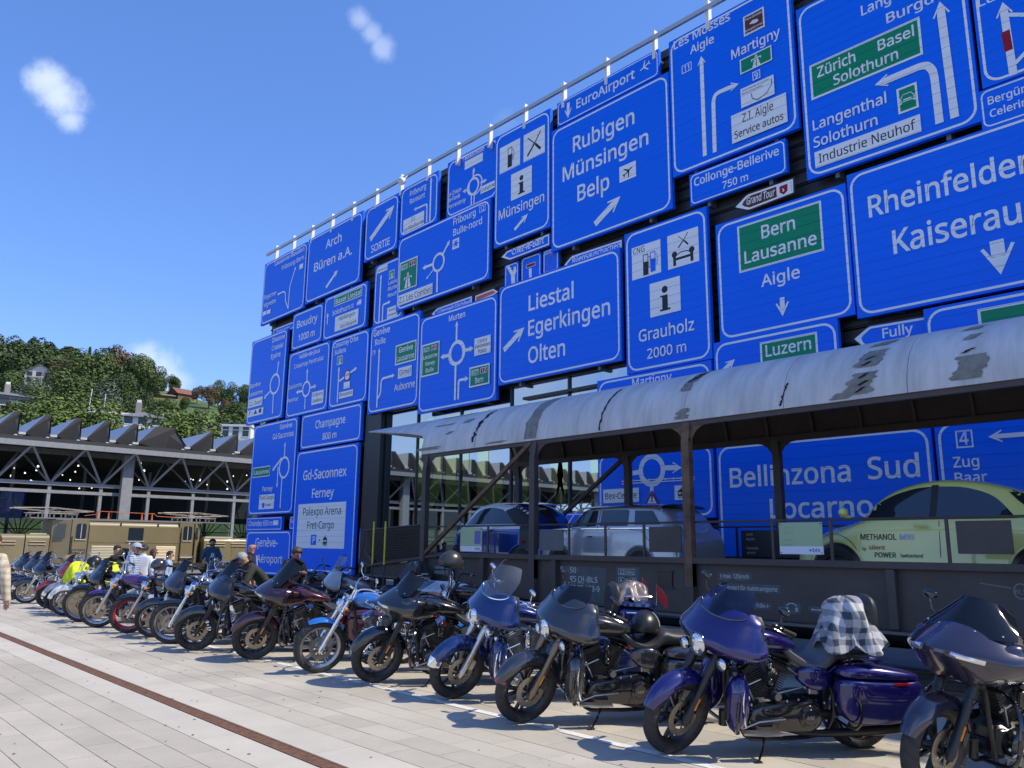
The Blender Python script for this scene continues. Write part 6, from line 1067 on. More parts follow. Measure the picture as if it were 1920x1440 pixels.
    b = MB(); b.tube([(.10, .13, .18), (.20, .27, .10), (.26, .33, .045)], .010, 6); b.box((.27, .345, .047), (.07, .04, .008)); b.build('kickstand', blackm if eng != 'chrome' else chrome, root)
    # handlebar
    top = Vector((.47, 0, .98))
    b = nb(1)
    if bars == 'ape': pts = [(.40, .03, 1.0), (.38, .12, 1.08), (.37, .26, 1.30), (.30, .34, 1.36), (.16, .40, 1.30)]
    elif bars == 'low': pts = [(.42, .03, 1.02), (.40, .12, 1.07), (.33, .26, 1.10), (.24, .36, 1.08), (.14, .42, 1.05)]
    else: pts = [(.38, .03, 1.02), (.36, .12, 1.09), (.28, .27, 1.13), (.18, .36, 1.11), (.05, .43, 1.06)]
    for sy in (1, -1): b.tube([(p[0], p[1]*sy, p[2]) for p in pts[:4]]+[tuple(lerp(pts[3][k], pts[4][k], .2)*(sy if k == 1 else 1) for k in range(3))], .0127, 8, 3)
    b.tube([(pts[0][0], -.03, pts[0][2]), (pts[0][0], .03, pts[0][2])], .0127, 8); b.tube([(.44, .05, .93), (pts[1][0]+.02, .05, pts[1][2]-.02)], .015, 8); b.tube([(.44, -.05, .93), (pts[1][0]+.02, -.05, pts[1][2]-.02)], .015, 8); hb = b.build('handlebar', bm_, root)
    for sy in (1, -1):
        A = Vector((pts[3][0], pts[3][1]*sy, pts[3][2])); B = Vector((pts[4][0], pts[4][1]*sy, pts[4][2])); d = (B-A)
        b = nb(1); b.tube([A+d*.25, A+d*.3, A+d*.96, A+d*1.0], [.017, .0185, .0185, .014], 10); b.build('grip', rubber, hb)
        b = nb(1); b.box(A+d*.12, (.06, .035, .04), bev=.008); b.tube([A+Vector((.05, 0, 0)), A+d*.4+Vector((.06, .015*sy, 0)), A+d*.9+Vector((.05, .02*sy, -.005))], [.008, .006, .007], 6, 2); b.box(A+Vector((.02, -.02*sy, .02)), (.05, .05, .025), bev=.006); b.build('lever', mm, hb)
        b = nb(1); mb0 = A+Vector((.02, .02*sy, .02)); mt_ = A+Vector((.05, .07*sy, .15)); b.tube([mb0, A+Vector((.05, .05*sy, .07)), mt_], .006, 6, 3); b.ball(mt_+Vector((0, 0, .02)), .055, 12, 8, (.35, 1.15, .62)); b.build('mirror', mm, hb)
    # headlight / fairing
    hm = headm or (chrome if eng == 'chrome' or kind in ('naked', 'windshield') else glossb)
    def lamp(c, r, dpt, name='headlight', m_=None, par=root, st=True):
        b = nb(st); b.lathe([(0, -dpt), (r*.6, -dpt*.85), (r*.95, -dpt*.35), (r*1.03, 0), (r*1.0, .012), (r*.90, .008)], c, (1, 0, -.05), 24); o = b.build(name, m_ or hm, par)
        b = nb(st); b.lathe([(r*.92, .004), (r*.7, .018), (r*.35, .026), (0, .028)], c, (1, 0, -.05), 24); b.build('lens', lens, o)
        if r > .07: b = nb(st); b.ball((c[0]+.02, c[1], c[2]+r*.36), r*.30, 12, 8, (.6, 1, 1)); b.ball((c[0]+.02, c[1], c[2]-r*.36), r*.30, 12, 8, (.6, 1, 1)); b.build('projector', mat('projector_lens', (.85, .88, .9), rough=.1, metal=.3, coat=1), o)
        return o
    if kind == 'batwing':
        HW = [(0, .23), (.06, .32), (.14, .395), (.26, .44), (.38, .44), (.5, .41), (.62, .375), (.74, .35), (.85, .335), (.93, .30), (1, .25)]
        zb0, H = .785, .40
        def sh_(u, v):
            s_ = max(-1, min(1, 2*u-1)); t = v; hw = smooth_interp(HW, t); ph = s_*1.50; e = abs(s_)
            y = hw*math.copysign(abs(sin(ph))**.94, s_); Dp = smooth_interp([(0, .20), (.2, .30), (.45, .31), (.7, .23), (1, .15)], t)
            z = zb0+t*H+.05*(1-e*e)*(1-t)**2-.03*e*e*max(0, t-.7)+.045*e**5*(1-t)**1.5+.012*(1-e*e)*t
            x = .675-Dp*(1-cos(ph))**.88-.36*max(0, t-.36)**1.2-.32*max(0, .28-t)**1.2
            return (x, y, z)
        b = nb(1); b.grid(lambda u, v: sh_(v, u), 26, 40, .012); fa = b.build('fairing', c2, root)
        b = nb(1); b.grid(lambda u, v: (sh_(lerp(.04, .96, v), lerp(.03, .97, u))[0]-.06-.05*sin(pi*u)*sin(pi*v), *sh_(lerp(.04, .96, v), lerp(.03, .97, u))[1:]), 10, 14, .01); b.build('dashboard', plastic, fa)
        b = nb(1); b.grid(lambda u, v: (lambda p: (p[0]+.008, p[1], p[2]))(sh_(.5+(v-.5)*.30*(1-.15*u), .58+.10*u+.05*abs(2*v-1))), 3, 10); b.build('vent', vent or blackm, fa)
        if vent is chrome: b = nb(1); b.grid(lambda u, v: (lambda p: (p[0]+.012, p[1], p[2]))(sh_(.5+(v-.5)*.26, .605+.05*u+.05*abs(2*v-1))), 2, 10); b.build('vent_slot', blackm, fa)
        if stripe:
            b = nb(1)
            for sg in (0, 1): b.grid(lambda u, v: (lambda p: (p[0]+.006, p[1], p[2]))(sh_((.30+.13*u*(1-v*.3)-.11*v*v) if sg == 0 else 1-(.30+.13*u*(1-v*.3)-.11*v*v), .62*(1-v)**.8+.02)), 3, 14)
            b.build('fairing_stripe', stripe, fa)
        lamp((.672, 0, .895), .092, .08, par=fa)
        for sy in (1, -1): lamp((.60, .215*sy, .80), .052, .07, 'passing_lamp', par=fa)
        b = nb(1); b.tube([(.56, -.26, .79), (.58, 0, .80), (.56, .26, .79)], .012, 8); 
        for sy in (1, -1): b.ball((.54, .30*sy, .76), .028, 10, 6)
        b.build('lamp_bar', hm, fa)
        hs_ = .17+sh
        def sc_(u, v):
            s_ = 2*u-1; t = v; w = .24*(1+.10*sin(pi*min(1, t*1.2)))*(1-max(0, t-.55)**2*1.6) if sh > .1 else .238*(1-.42*t**2.2); y = s_*w; e = abs(s_); b0 = sh_(.5+s_*.36, .80+.16*e*e); z = b0[2]+.004+hs_*t*(1-.22*e**3.2); b0 = sh_(.5+s_*.36, .80+.16*e*e)
            return (b0[0]+.012-(.55 if sh > .1 else .75)*hs_*t, y, z)
        b = nb(1); b.grid(lambda u, v: sc_(v, u), 14, 22, .004); b.build('windscreen', tint, fa)
        if eng == 'chrome' or det:
            b = nb(1); b.tube([(lambda p: (p[0]+.014, p[1], p[2]+.012))(sh_(lerp(.14, .86, k/20), .80+.16*(2*k/20-1)**2)) for k in range(21)], .007, 6); b.build('screen_trim', chrome if vent is chrome else glossb, fa)
    elif kind == 'shark':
        HW = [(0, .14), (.12, .26), (.26, .36), (.42, .425), (.55, .44), (.68, .40), (.8, .335), (.92, .27), (1, .235)]
        zb0, H = .80, .34
        def sh_(u, v):
            s_ = 2*u-1; t = v; hw = smooth_interp(HW, t); y = s_*hw; e = abs(s_); q = abs(y)
            z = zb0+t*H-.05*e**2*(1-t)+.03*(1-e*e)*t; x = .86-1.12*q**1.6-.62*max(0, t-.48)**1.15-.42*max(0, .5-t)**1.3-.12*e**12; return (x, y, z)
        b = MB(); b.grid(lambda u, v: sh_(v, u), 28, 44, .012); fa = b.build('fairing', c2, root)
        b = MB()
        for sy in (1, -1): b.loft([(.10, .22*sy, .92, .01, .03, .03, 2.4), (.22, .25*sy, .92, .05, .09, .10, 2.6), (.38, .30*sy, .93, .09, .13, .11, 2.8), (.50, .31*sy, .95, .09, .13, .11, 2.8), (.58, .30*sy, .96, .05, .09, .08, 2.6)], 20, 3)
        b.build('fairing_side', c2, fa)
        b = MB()
        for sg in (0, 1): b.grid(lambda u, v: (lambda p: (p[0]+.012, p[1], p[2]))(sh_((.16+.25*v) if sg == 0 else (.84-.25*v), .40+.13*u+.03*(v-.5))), 4, 10, .01)
        b.build('headlight', hm, fa)
        b = MB()
        for sg in (0, 1): b.grid(lambda u, v: (lambda p: (p[0]+.02+.012*sin(pi*v), p[1], p[2]))(sh_((.18+.20*v) if sg == 0 else (.82-.20*v), .42+.085*u+.03*(v-.5))), 4, 10, .01)
        b.build('headlight', lens, fa)
        b = MB(); b.grid(lambda u, v: (lambda p: (p[0]+.01, p[1], p[2]))(sh_(.5+(v-.5)*(.50+.16*u), .68+.16*u)), 3, 12); b.build('vent', mat('dark_intake', (.004, .004, .005), rough=.7), fa)
        b = MB(); b.grid(lambda u, v: (lambda p: (p[0]-.03, p[1]*.95, p[2]))(sh_(lerp(.05, .95, v), lerp(.04, .97, u))), 8, 12, .01); b.build('dashboard', plastic, fa)
        def sc_(u, v):
            s_ = 2*u-1; t = v; hs_ = .24+sh; w = (.34-.10*t-.06*t*t); y = s_*w; e = abs(s_); z = zb0+H-.055+hs_*t*(1-.30*e**2.6); b0 = sh_(.5+s_*.46, .86); return (b0[0]+.02-.85*hs_*t, y, z)
        b = MB(); b.grid(lambda u, v: sc_(v, u), 14, 24, .004); b.build('windscreen', tint, fa)
        b = MB()
        for u in (.08, .3, .7, .92): 
            p = sc_(u, .15); b.ball((p[0]+.006, p[1], p[2]), .008, 8, 5)
        b.build('screen_bolt', chrome, fa)
    elif kind == 'naked':
        lamp((.60, 0, .86), .085, .13); b = nb(1); b.lathe([(0, -.03), (.045, -.02), (.045, .0), (0, .004)], (.43, 0, 1.10), (-.5, 0, 1), 18); b.build('speedometer', hm, root)
        b = nb(1)
        for sy in (1, -1): b.lathe([(0, -.05), (.024, -.03), (.026, 0), (0, .008)], (.56, .17*sy, .86), (1, 0, 0), 12); b.tube([(.54, .1*sy, .86), (.54, .17*sy, .86)], .008, 6)
        b.build('indicator', amber, root)
    elif kind == 'windshield':
        lamp((.62, 0, .88), .09, .13)
        for sy in (1, -1): lamp((.58, .19*sy, .83), .052, .07, 'passing_lamp')
        b = nb(1); b.tube([(.55, -.22, .80), (.57, 0, .79), (.55, .22, .80)], .012, 8); b.tube([(.56, -.2, 1.0), (.53, -.23, 1.18), (.5, -.2, 1.30)], .008, 6); b.tube([(.56, .2, 1.0), (.53, .23, 1.18), (.5, .2, 1.30)], .008, 6); b.tube([(.545, -.235, 1.1), (.555, 0, 1.1), (.545, .235, 1.1)], .009, 6); b.build('screen_bracket', chrome, root)
        def sc_(u, v):
            s_ = 2*u-1; t = v; w = smooth_interp([(0, .14), (.12, .17), (.25, .25), (.45, .27), (.7, .25), (.9, .19), (1, .12)], t); y = s_*w; return (.60-.8*y*y-.20*t, y, .88+.52*t)
        b = nb(1); b.grid(lambda u, v: sc_(v, u), 16, 20, .004); b.build('windscreen', screen_clear if tint is screen_dark else tint, root)
    if det and kind != 'naked':
        b = nb(1); b.tube([(.30, .22, 1.10), (.40, .16, .98), (.46, .1, .85), (.42, .07, .7)], .006, 6, 3); b.tube([(.28, -.24, 1.1), (.38, -.16, .96), (.42, -.08, .8)], .006, 6, 3); b.build('cable', blackm, root)
    return root, loc, Matrix.Translation(loc) @ Matrix.Rotation(YW, 4, 'Z') @ Matrix.Rotation(radians(lean), 4, 'X'), M
def helmet(loc, label, m_, r=.135, rot=0, tilt=0, stripe=None, visor=True):
    root = empty('helmet', loc, (tilt, 0, rot)); tag(root, label, 'helmet')
    b = MB()
    def fn(u, v):
        th = v*pi*.66; ph = u*2*pi; k = 1+.10*cos(ph)*sin(th); cut = 1
        z = cos(th)*r*1.05; 
        x = sin(th)*cos(ph)*r*1.12*k; y = sin(th)*sin(ph)*r*.95
        if cos(ph) > .2: z = max(z, -r*.22-.25*r*(1-cos(ph)))
        return (x, y, z+r*.55)
    b.grid(lambda u, v: fn(v, u), 20, 32, .006); s_ = b.build('shell', m_, root, 60)
    b = MB(); b.grid(lambda u, v: (lambda p: (p[0]*.96, p[1]*.96, p[2]*.98))(fn(v, lerp(.5, 1, u))), 8, 24, .004); b.build('lining', leather, root, 60)
    b = MB(); b.tube([fn(k/32, .985) for k in range(33)], .007, 6); b.build('edge_trim', blackm if m_ is not blackm else plastic, root)
    b = MB(); b.tube([(.02, r*.9, r*.35), (.05, r*.6, -r*.3), (.06, 0, -r*.55), (.05, -r*.6, -r*.3), (.02, -r*.9, r*.35)], .008, 6, 4); b.build('strap', leather, root)
    if stripe: b = MB(); b.grid(lambda u, v: (lambda p: (p[0]*1.012, p[1]*1.012, p[2]*1.006+.001))(fn(lerp(.22, .28, u), lerp(.25, .75, v))), 2, 8); b.build('decal', stripe, root)
    return root
dkgrey = paint('dark_gunmetal', (.035, .036, .042)); vpurple = paint('violet_blue', (.012, .008, .115)); dpurple = paint('dark_purple_black', (.022, .018, .04)); blk_p = paint('vivid_black', (.008, .008, .009), False); dblue = paint('superior_blue', (.006, .022, .12)); sky_b = paint('sky_blue', (.02, .17, .55)); maroon = paint('dark_maroon', (.07, .006, .012)); redp = paint('bright_red', (.30, .012, .01)); silverp = paint('sparkling_silver', (.30, .31, .33)); whitep = paint('pearl_white', (.62, .62, .60), False); purple2 = paint('plum_purple', (.05, .008, .16)); navy = paint('midnight_navy', (.010, .014, .035)); charc = paint('denim_charcoal', (.028, .028, .03)); red_st = mat('red_pinstripe', (.32, .01, .012), rough=.25, coat=1); red_rim = mat('red_rim', (.40, .01, .03), rough=.3, coat=.5)
BK = {}
def B(k, *a, **kw): BK[k] = bike(*a, **kw)
B(1, 'dark purple-black motorcycle cut off by the right edge, with a wide shark-nose fairing', (-2.36, 6.06), dpurple, kind='shark', fend='full', wheel='five', yaw=-105, steer=2, badge=None, bars='low', lowers=False)
B(2, 'violet-blue touring motorcycle with blue fairing, second from the right', (-4.18, 5.66), vpurple, wheel='five', lowers=True, yaw=-121.5, steer=22, badge=('Roadliner', .035, chrome), sh=.03, tint=tint_mat('blue_screen', (.01, .016, .05), .7), seatm=mat('grey_leather', (.11, .11, .115), rough=.36, bump=.3, bump_scale=60))
B(3, 'gunmetal touring motorcycle with red fairing stripes and a helmet on its seat', (-5.79, 5.52), dkgrey, stripe=red_st, wheel='five', lowers=True, forkm=mat('bronze_fork', (.23, .17, .12), rough=.3, metal=.9), seat='tour', steer=21)
B(4, 'dark blue touring motorcycle with chrome lamps, clear screen and a tail case with flags', (-7.15, 5.78), dblue, c2=dblue, wheel='cast', eng='chrome', forkm=steel, fend='chrome_tip', lowers=True, tour=True, sh=.17, tint=screen_clear, vent=chrome, steer=23)
B(5, 'black shark-nosed motorcycle with red flame letters on its tank', (-8.55, 5.68), blk_p, kind='shark', wheel='five', seat='tour', steer=20, badge=('FLAMES', .05, red_st), guardm=glossb)
B(6, 'sky-blue cruiser with a long chrome fork and a helmet high on its sissy bar', (-9.67, 5.53), sky_b, kind='naked', wheel='cast', rim=alu, forkm=chrome, fend='short', bags=False, eng='chrome', seat='low', steer=10, yaw=-118, badge=('Lady', .05, whitep), Rf=.34)
B(7, 'dark maroon motorcycle with a tall smoked windscreen', (-11.32, 5.43), maroon, c2=mat('paint_maroon_black', (.02, .006, .008), rough=.2, coat=1), kind='shark', wheel='cast', sh=.12, steer=16, seat='tour')
B(8, 'black motorcycle with narrow dark fairing and pinstriped tank', (-12.80, 5.17), blk_p, kind='batwing', wheel='cast', sh=.08, steer=14, lowers=False, badge=('o—', .03, silverp))
B(9, 'black cruiser with a many-spoked silver front wheel', (-13.91, 5.20), blk_p, kind='naked', wheel='spoke', rim=alu, forkm=chrome, fend='short', eng='chrome', bags=False, seat='low', Rf=.35, yaw=-125, steer=6)
B(10, 'black motorcycle with a matt charcoal batwing fairing and chrome fender rail', (-15.02, 5.30), blk_p, c2=charc, wheel='cast', rim=alu, forkm=steel, fend='full', sh=.05, yaw=-122, steer=12, det=False)
B(11, 'black cruiser with a bright red front rim', (-15.95, 5.18), blk_p, kind='naked', wheel='spoke', rim=red_rim, forkm=steel, fend='short', bags=False, seat='low', Rf=.35, yaw=-124, steer=14, det=True)
B(12, 'plum purple cruiser with high chrome handlebars and spoked wheels', (-17.35, 5.05), purple2, kind='naked', wheel='spoke', rim=alu, forkm=steel, fend='short', bags=False, eng='chrome', bars='ape', seat='low', Rf=.35, yaw=-124, steer=12)
B(13, 'black motorcycle with a big slotted disc front wheel', (-18.75, 5.12), blk_p, c2=blk_p, kind='batwing', wheel='disc', rim=brakem, forkm=blackm, fend='short', sh=.0, bags=True, Rf=.37, yaw=-126, steer=8, det=False)
B(14, 'white-fendered motorcycle with chrome lamps and a small clear screen', (-20.5, 5.25), whitep, kind='windshield', wheel='cast', rim=alu, forkm=chrome, fend='chrome_tip', eng='chrome', yaw=-122, steer=12, det=False)
B(15, 'grey-fendered motorcycle squeezed beside the white-fendered one', (-21.7, 5.4), silverp, kind='windshield', wheel='cast', forkm=chrome, eng='chrome', fend='chrome_tip', yaw=-122, steer=12, det=False)
B(16, 'bright red touring motorcycle with a red batwing fairing', (-22.9, 5.5), redp, wheel='cast', eng='chrome', forkm=steel, yaw=-122, steer=12, det=False)
B(17, 'black touring motorcycle with chrome fender tip and a helmet behind its dark fairing', (-25.1, 5.45), blk_p, c2=navy, wheel='spoke', rim=alu, eng='chrome', forkm=steel, fend='chrome_tip', yaw=-122, steer=14, sh=.05, det=False)
B(18, 'black touring motorcycle third from the far left end', (-26.9, 5.6), blk_p, c2=charc, wheel='cast', yaw=-120, steer=12, sh=.05, det=False, eng='chrome')
B(19, 'dark motorcycle second from the far left end of the row', (-28.6, 5.7), navy, c2=navy, wheel='cast', yaw=-120, steer=12, det=False, eng='chrome')
B(20, 'dark motorcycle at the far left end of the row', (-30.2, 5.8), blk_p, kind='naked', wheel='spoke', rim=alu, fend='short', bags=False, yaw=-120, steer=12, det=False, eng='chrome')
# second row, behind
B(21, 'silver-faired motorcycle with a clear bubble screen behind the row', (-14.3, 8.05), silverp, c2=silverp, wheel='cast', yaw=-128, steer=10, sh=.15, tint=screen_clear, det=False, tour=True)
B(22, 'black motorcycle with clear screen and chrome triple lamps, in front of the man in teal', (-19.0, 7.55), blk_p, kind='windshield', wheel='cast', eng='chrome', forkm=chrome, fend='chrome_tip', yaw=-122, steer=12, det=False, tint=tint_mat('blueish_screen', (.05, .09, .14), .5))
B(23, 'dark blue motorcycle with clear screen and chrome triple lamps, beside the bald man', (-17.95, 7.6), dblue, kind='windshield', wheel='cast', eng='chrome', forkm=chrome, fend='chrome_tip', yaw=-122, steer=12, det=False, tint=tint_mat('blueish_screen', (.05, .09, .14), .5))
B(24, 'black cruiser parked behind the maroon motorcycle', (-10.6, 8.0), blk_p, kind='naked', wheel='spoke', rim=blackm, bags=False, seat='low', fend='short', yaw=-130, steer=10, det=False)
B(25, 'black cruiser half hidden behind the purple one', (-16.4, 8.7), blk_p, kind='naked', wheel='cast', bags=False, seat='low', fend='short', yaw=-125, steer=10, det=False)
def on(k, p): return BK[k][2] @ Vector(p)
mattb = mat('matt_black_helmet', (.018, .018, .019), rough=.33)
helmet(on(3, (-.36, 0, .80)), 'matt black open helmet resting on the gunmetal motorcycle seat', mattb, .15, radians(-60), 0, stripe=whitep)
helmet(on(6, (-.86, 0, 1.34)), 'dark grey half helmet perched on the sissy bar of the sky-blue cruiser', mat('grey_helmet', (.06, .06, .058), rough=.3, metal=.4), .15, radians(-100))
helmet(on(6, (-.62, .12, .83)), 'bronze brown helmet lying on the sky-blue cruiser seat', mat('bronze_helmet', (.09, .06, .05), rough=.3, metal=.4), .14, radians(-100))
helmet(on(17, (-.45, .02, 1.02)), 'black helmet on the seat of the black motorcycle with chrome fender tip', mattb, .14, radians(-100)); helmet(on(18, (-.45, 0, 1.03)), 'tan helmet on the seat of a far left motorcycle', mat('tan_helmet', (.28, .19, .10), rough=.5), .15, radians(-100))
helmet(on(8, (-.3, .1, .82)), 'white helmet with dark visor on the seat of the narrow-faired black motorcycle', mat('white_helmet', (.7, .7, .68), rough=.25), .14, radians(-110))
helmet((-20.2, 5.67, 1.10), 'black helmet between the two yellow jackets', mattb, .14, radians(-100)); helmet(on(12, (-.3, .15, 1.14)), 'black and silver helmet hung at the high handlebars of the purple cruiser', mat('black_silver_helmet', (.03, .03, .03), rough=.2, coat=1), .14, radians(-80))
# sissy bar of the sky blue cruiser
b = MB()
for sy in (1, -1): b.tube([(-.66, .10*sy, .66), (-.82, .09*sy, .95), (-.88, .06*sy, 1.28)], .011, 8, 3)
b.tube([(-.88, -.06, 1.28), (-.885, 0, 1.33), (-.88, .06, 1.28)], .011, 8, 2); b.box((-.86, 0, 1.17), (.03, .14, .14), bev=.01); o = b.build('sissy_bar', chrome, BK[6][0])
# flags on the tail case
flag = mat('flag_red_cloth', (.45, .015, .02), rough=.7); flagw = mat('flag_white_cloth', (.75, .75, .75), rough=.7)
for k, (fx, fy, lab) in enumerate(((-1.36, -.20, 'small red Swiss flag with a white cross on the blue motorcycle tail case'), (-1.37, .22, 'second small dark red flag on the blue motorcycle tail case'))):
    p0 = on(4, (fx, fy, 1.0)); r_ = empty('flag', p0, (0, 0, radians(-20+20*k))); tag(r_, lab, 'flag', 'flags on the blue tail case')
    b = MB(); r_.scale = (.72,)*3; b.tube([(0, 0, 0), (.02, 0, .38)], .004, 6); b.build('flagpole', chrome, r_)
    b = MB(); b.grid(lambda u, v: (.02+.20*u, .02*sin(u*5+v), .36-.20*v-.16*u), 8, 6, .002); c_ = b.build('cloth', flag, r_)
    if k == 0:
        b = MB(); 
        for du, dv in ((.13, .04), (.04, .15)): b.grid(lambda u, v: (.02+.20*(.5+(u-.5)*du*2.6), .02*sin((.5+(u-.5)*du*2.6)*5+.5+(v-.5)*dv*2.6)-.004, .36-.20*(.5+(v-.5)*dv*3)-.16*(.5+(u-.5)*du*2.6)), 3, 3)
        b.build('cross', flagw, c_)
# checked shirt thrown over the backrest of the violet motorcycle
def plaid(name, c1, c2, sc=16):
    m = mat(name, c1, rough=.85); nt = m.node_tree; N = nt.nodes.new; L = nt.links.new; tc = N('ShaderNodeTexCoord'); out = []
    for ax_ in 'XZ':
        w = N('ShaderNodeTexWave'); w.bands_direction = ax_; w.inputs['Scale'].default_value = sc/6.28*1.6; w.inputs['Distortion'].default_value = 3.5; w.inputs['Detail'].default_value = 2; w.inputs['Detail Scale'].default_value = 1.2; L(tc.outputs['Object'], w.inputs['Vector']); r = N('ShaderNodeValToRGB'); r.color_ramp.elements[0].position = .42; r.color_ramp.elements[1].position = .52; L(w.outputs['Fac'], r.inputs[0]); out.append(r.outputs[0])
    a = N('ShaderNodeMix'); a.data_type = 'RGBA'; a.blend_type = 'ADD'; a.inputs['Factor'].default_value = 1; L(out[0], a.inputs['A']); L(out[1], a.inputs['B']); mm_ = N('ShaderNodeMath'); mm_.operation = 'MULTIPLY'; mm_.inputs[1].default_value = .5; L(a.outputs['Result'], mm_.inputs[0])
    mx = N('ShaderNodeMix'); mx.data_type = 'RGBA'; L(mm_.outputs[0], mx.inputs['Factor']); mx.inputs['A'].default_value = (*c1, 1); mx.inputs['B'].default_value = (*c2, 1); L(mx.outputs['Result'], nt.nodes['Principled BSDF'].inputs['Base Color']); return m
def cloth(name, label, cat, c, w, d, hgt, m_, seed, rot=0):
    def fn(u, v):
        a = u*2*pi; r = (v**.75); n_ = noise.noise(Vector((cos(a)*1.6+seed, sin(a)*1.6, v*2.2)))*.48+noise.noise(Vector((cos(a)*5+seed, sin(a)*5, v*4)))*.12; fold = .07*sin(a*9+seed)*v*v
        R = r*(1+n_*.8+fold); z = hgt*(1-v**2.1)+n_*.10*hgt-.10*v*v*abs(sin(a*2.5+seed)); return (w*R*cos(a), d*R*sin(a), z)
    b = MB(); b.grid(lambda u, v: fn(v, max(.001, u)), 22, 56, .006); o = b.build(name, m_, None, 70); o.location = c; o.rotation_euler = (0, 0, rot); return tag(o, label, cat)
b = MB(); b.loft([(-.80, 0, 1.06, .10, .14, .2, 2.6), (-.86, 0, 1.08, .15, .19, .24, 2.8), (-.91, 0, 1.08, .13, .17, .22, 2.6)], 20, 3); b.tube([(-.62, .13, .95), (-.66, .13, .70)], .01, 6); b.tube([(-.62, -.13, .95), (-.66, -.13, .70)], .01, 6); b.build('backrest', leather, BK[2][0])
cloth('checked_shirt', 'black, grey and white checked shirt thrown over the violet motorcycle backrest', 'shirt', on(2, (-.68, .03, .90)), .25, .30, .36, plaid('bw_plaid', (.05, .06, .09), (.50, .50, .50), 11), 3.1, radians(-121))
hiv = mat('hi_vis_yellow', (.62, .72, .02), rough=.75, emit=((.6, .75, .02), .0))
cloth('hi_vis_jacket', 'fluorescent yellow jacket hanging over a motorcycle, the left one', 'jacket', (-20.8, 5.5, .80), .26, .30, .38, hiv, 1.3); cloth('hi_vis_jacket', 'fluorescent yellow jacket bundled behind the black fairing, the right one', 'jacket', (-19.7, 5.85, .86), .30, .28, .34, hiv, 5.2)
cloth('black_bag', 'soft black bag strapped behind the silver-faired motorcycle', 'bag', on(21, (-1.1, 0, 1.05)), .30, .34, .30, leather, 8.2)
cloth('tail_bag', 'black and pinkish soft bag strapped on the blue tail case', 'bag', on(4, (-1.16, 0, 1.10)), .20, .24, .17, mat('bag_pinkish_black', (.02, .02, .022), rough=.3, col2=(.35, .28, .26), noise_scale=4), 2.2)
# ------------------------------------------------------------------ exhibition hall with sawtooth roof
hg = mat('hall_grey_steel', (.30, .305, .31), rough=.45, metal=.25, noise_amt=.1); hdark = mat('hall_dark_sheet', (.045, .043, .042), rough=.55, noise_amt=.12, noise_scale=.6)
hroof = mat('hall_roof_metal_sky_tint', (.30, .33, .38), rough=.4, metal=.4); hpale = mat('hall_pale_gutter', (.50, .49, .46), rough=.6); hint = mat('hall_interior_dark', (.035, .036, .038), rough=.8)  # roof slopes carry the reflected sky as a grey-blue tint in their colour
XH = -50.0
hall = empty('exhibition_hall', (XH, 10, 0)); tag(hall, 'grey steel exhibition hall with sawtooth roof and exposed truss', 'building')
def fh(o): o.matrix_parent_inverse = Matrix.Translation((-XH, -10, 0)); return o
def hb(nm, m_, *boxes, par=hall):
    b = MB()
    for a, c in boxes: b.bb(a, c)
    return fh(b.build(nm, m_, par, 0))
Y0, Y1 = -46, 34
hb('top_chord', hg, ((XH-.25, Y0, 6.78), (XH, Y1, 7.08))); hb('rear_chord', hg, ((XH-3.3, Y0, 6.7), (XH-3.0, Y1, 7.0)))
hb('bottom_chord', hg, ((XH-1.6, Y0, 4.78), (XH-1.3, Y1, 4.98))); hb('transom', hg, ((XH-1.6, Y0, 4.34), (XH-1.35, Y1, 4.52)))
BAY = 2.72; yb = [11.6+BAY*i for i in range(-21, 9)]
b_d = MB(); b_d.tube([(XH-.12, -BAY/2, 6.85), (XH-1.45, 0, 4.9)], .07, 6); md1 = b_d.mesh('truss_bar', hg)
b_d = MB(); b_d.tube([(XH-3.15, -BAY/2, 6.8), (XH-1.45, 0, 4.9)], .06, 6); md2 = b_d.mesh('truss_bar', hg)
b_d = MB(); b_d.tube([(XH-.12, BAY/2, 6.85), (XH-1.45, 0, 4.9)], .07, 6); md3 = b_d.mesh('truss_bar', hg)
b_d = MB(); b_d.tube([(XH-3.15, BAY/2, 6.8), (XH-1.45, 0, 4.9)], .06, 6); md4 = b_d.mesh('truss_bar', hg)
b_d = MB(); b_d.bb((XH-1.55, -.09, 0), (XH-1.37, .09, 4.85)); mcol = b_d.mesh('column', hg, 0)
for y in yb:
    for me in (md1, md2, md3, md4): o = fh(link('truss_bar', me, hall)); o.location = (0, y, 0)
    if y > -30: o = fh(link('column', mcol, hall)); o.location = (0, y, 0)
for y in (-38.85, -28, -17.1, -6.2, 4.7, 15.6, 26.5): hb('main_column', hg, ((XH-1.3, y-.3, 0), (XH-.9, y+.3, 6.8)))
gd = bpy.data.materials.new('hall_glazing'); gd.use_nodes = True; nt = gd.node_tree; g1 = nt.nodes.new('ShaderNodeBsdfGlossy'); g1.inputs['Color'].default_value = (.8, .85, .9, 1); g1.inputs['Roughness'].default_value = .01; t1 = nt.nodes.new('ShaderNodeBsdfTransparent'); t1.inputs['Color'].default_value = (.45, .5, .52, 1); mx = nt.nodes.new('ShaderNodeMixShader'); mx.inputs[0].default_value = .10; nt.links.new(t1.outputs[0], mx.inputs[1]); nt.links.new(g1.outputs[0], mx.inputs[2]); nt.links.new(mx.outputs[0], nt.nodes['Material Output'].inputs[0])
for i, y in enumerate(yb[:-1]):
    if y < -30: continue
    b = MB(); b.add([(XH-1.7, y+.1, .1), (XH-1.7, y+BAY-.1, .1), (XH-1.7, y+BAY-.1, 4.35), (XH-1.7, y+.1, 4.35)], [(0, 1, 2, 3)]); fh(b.build('window_pane', gd, hall, 0))
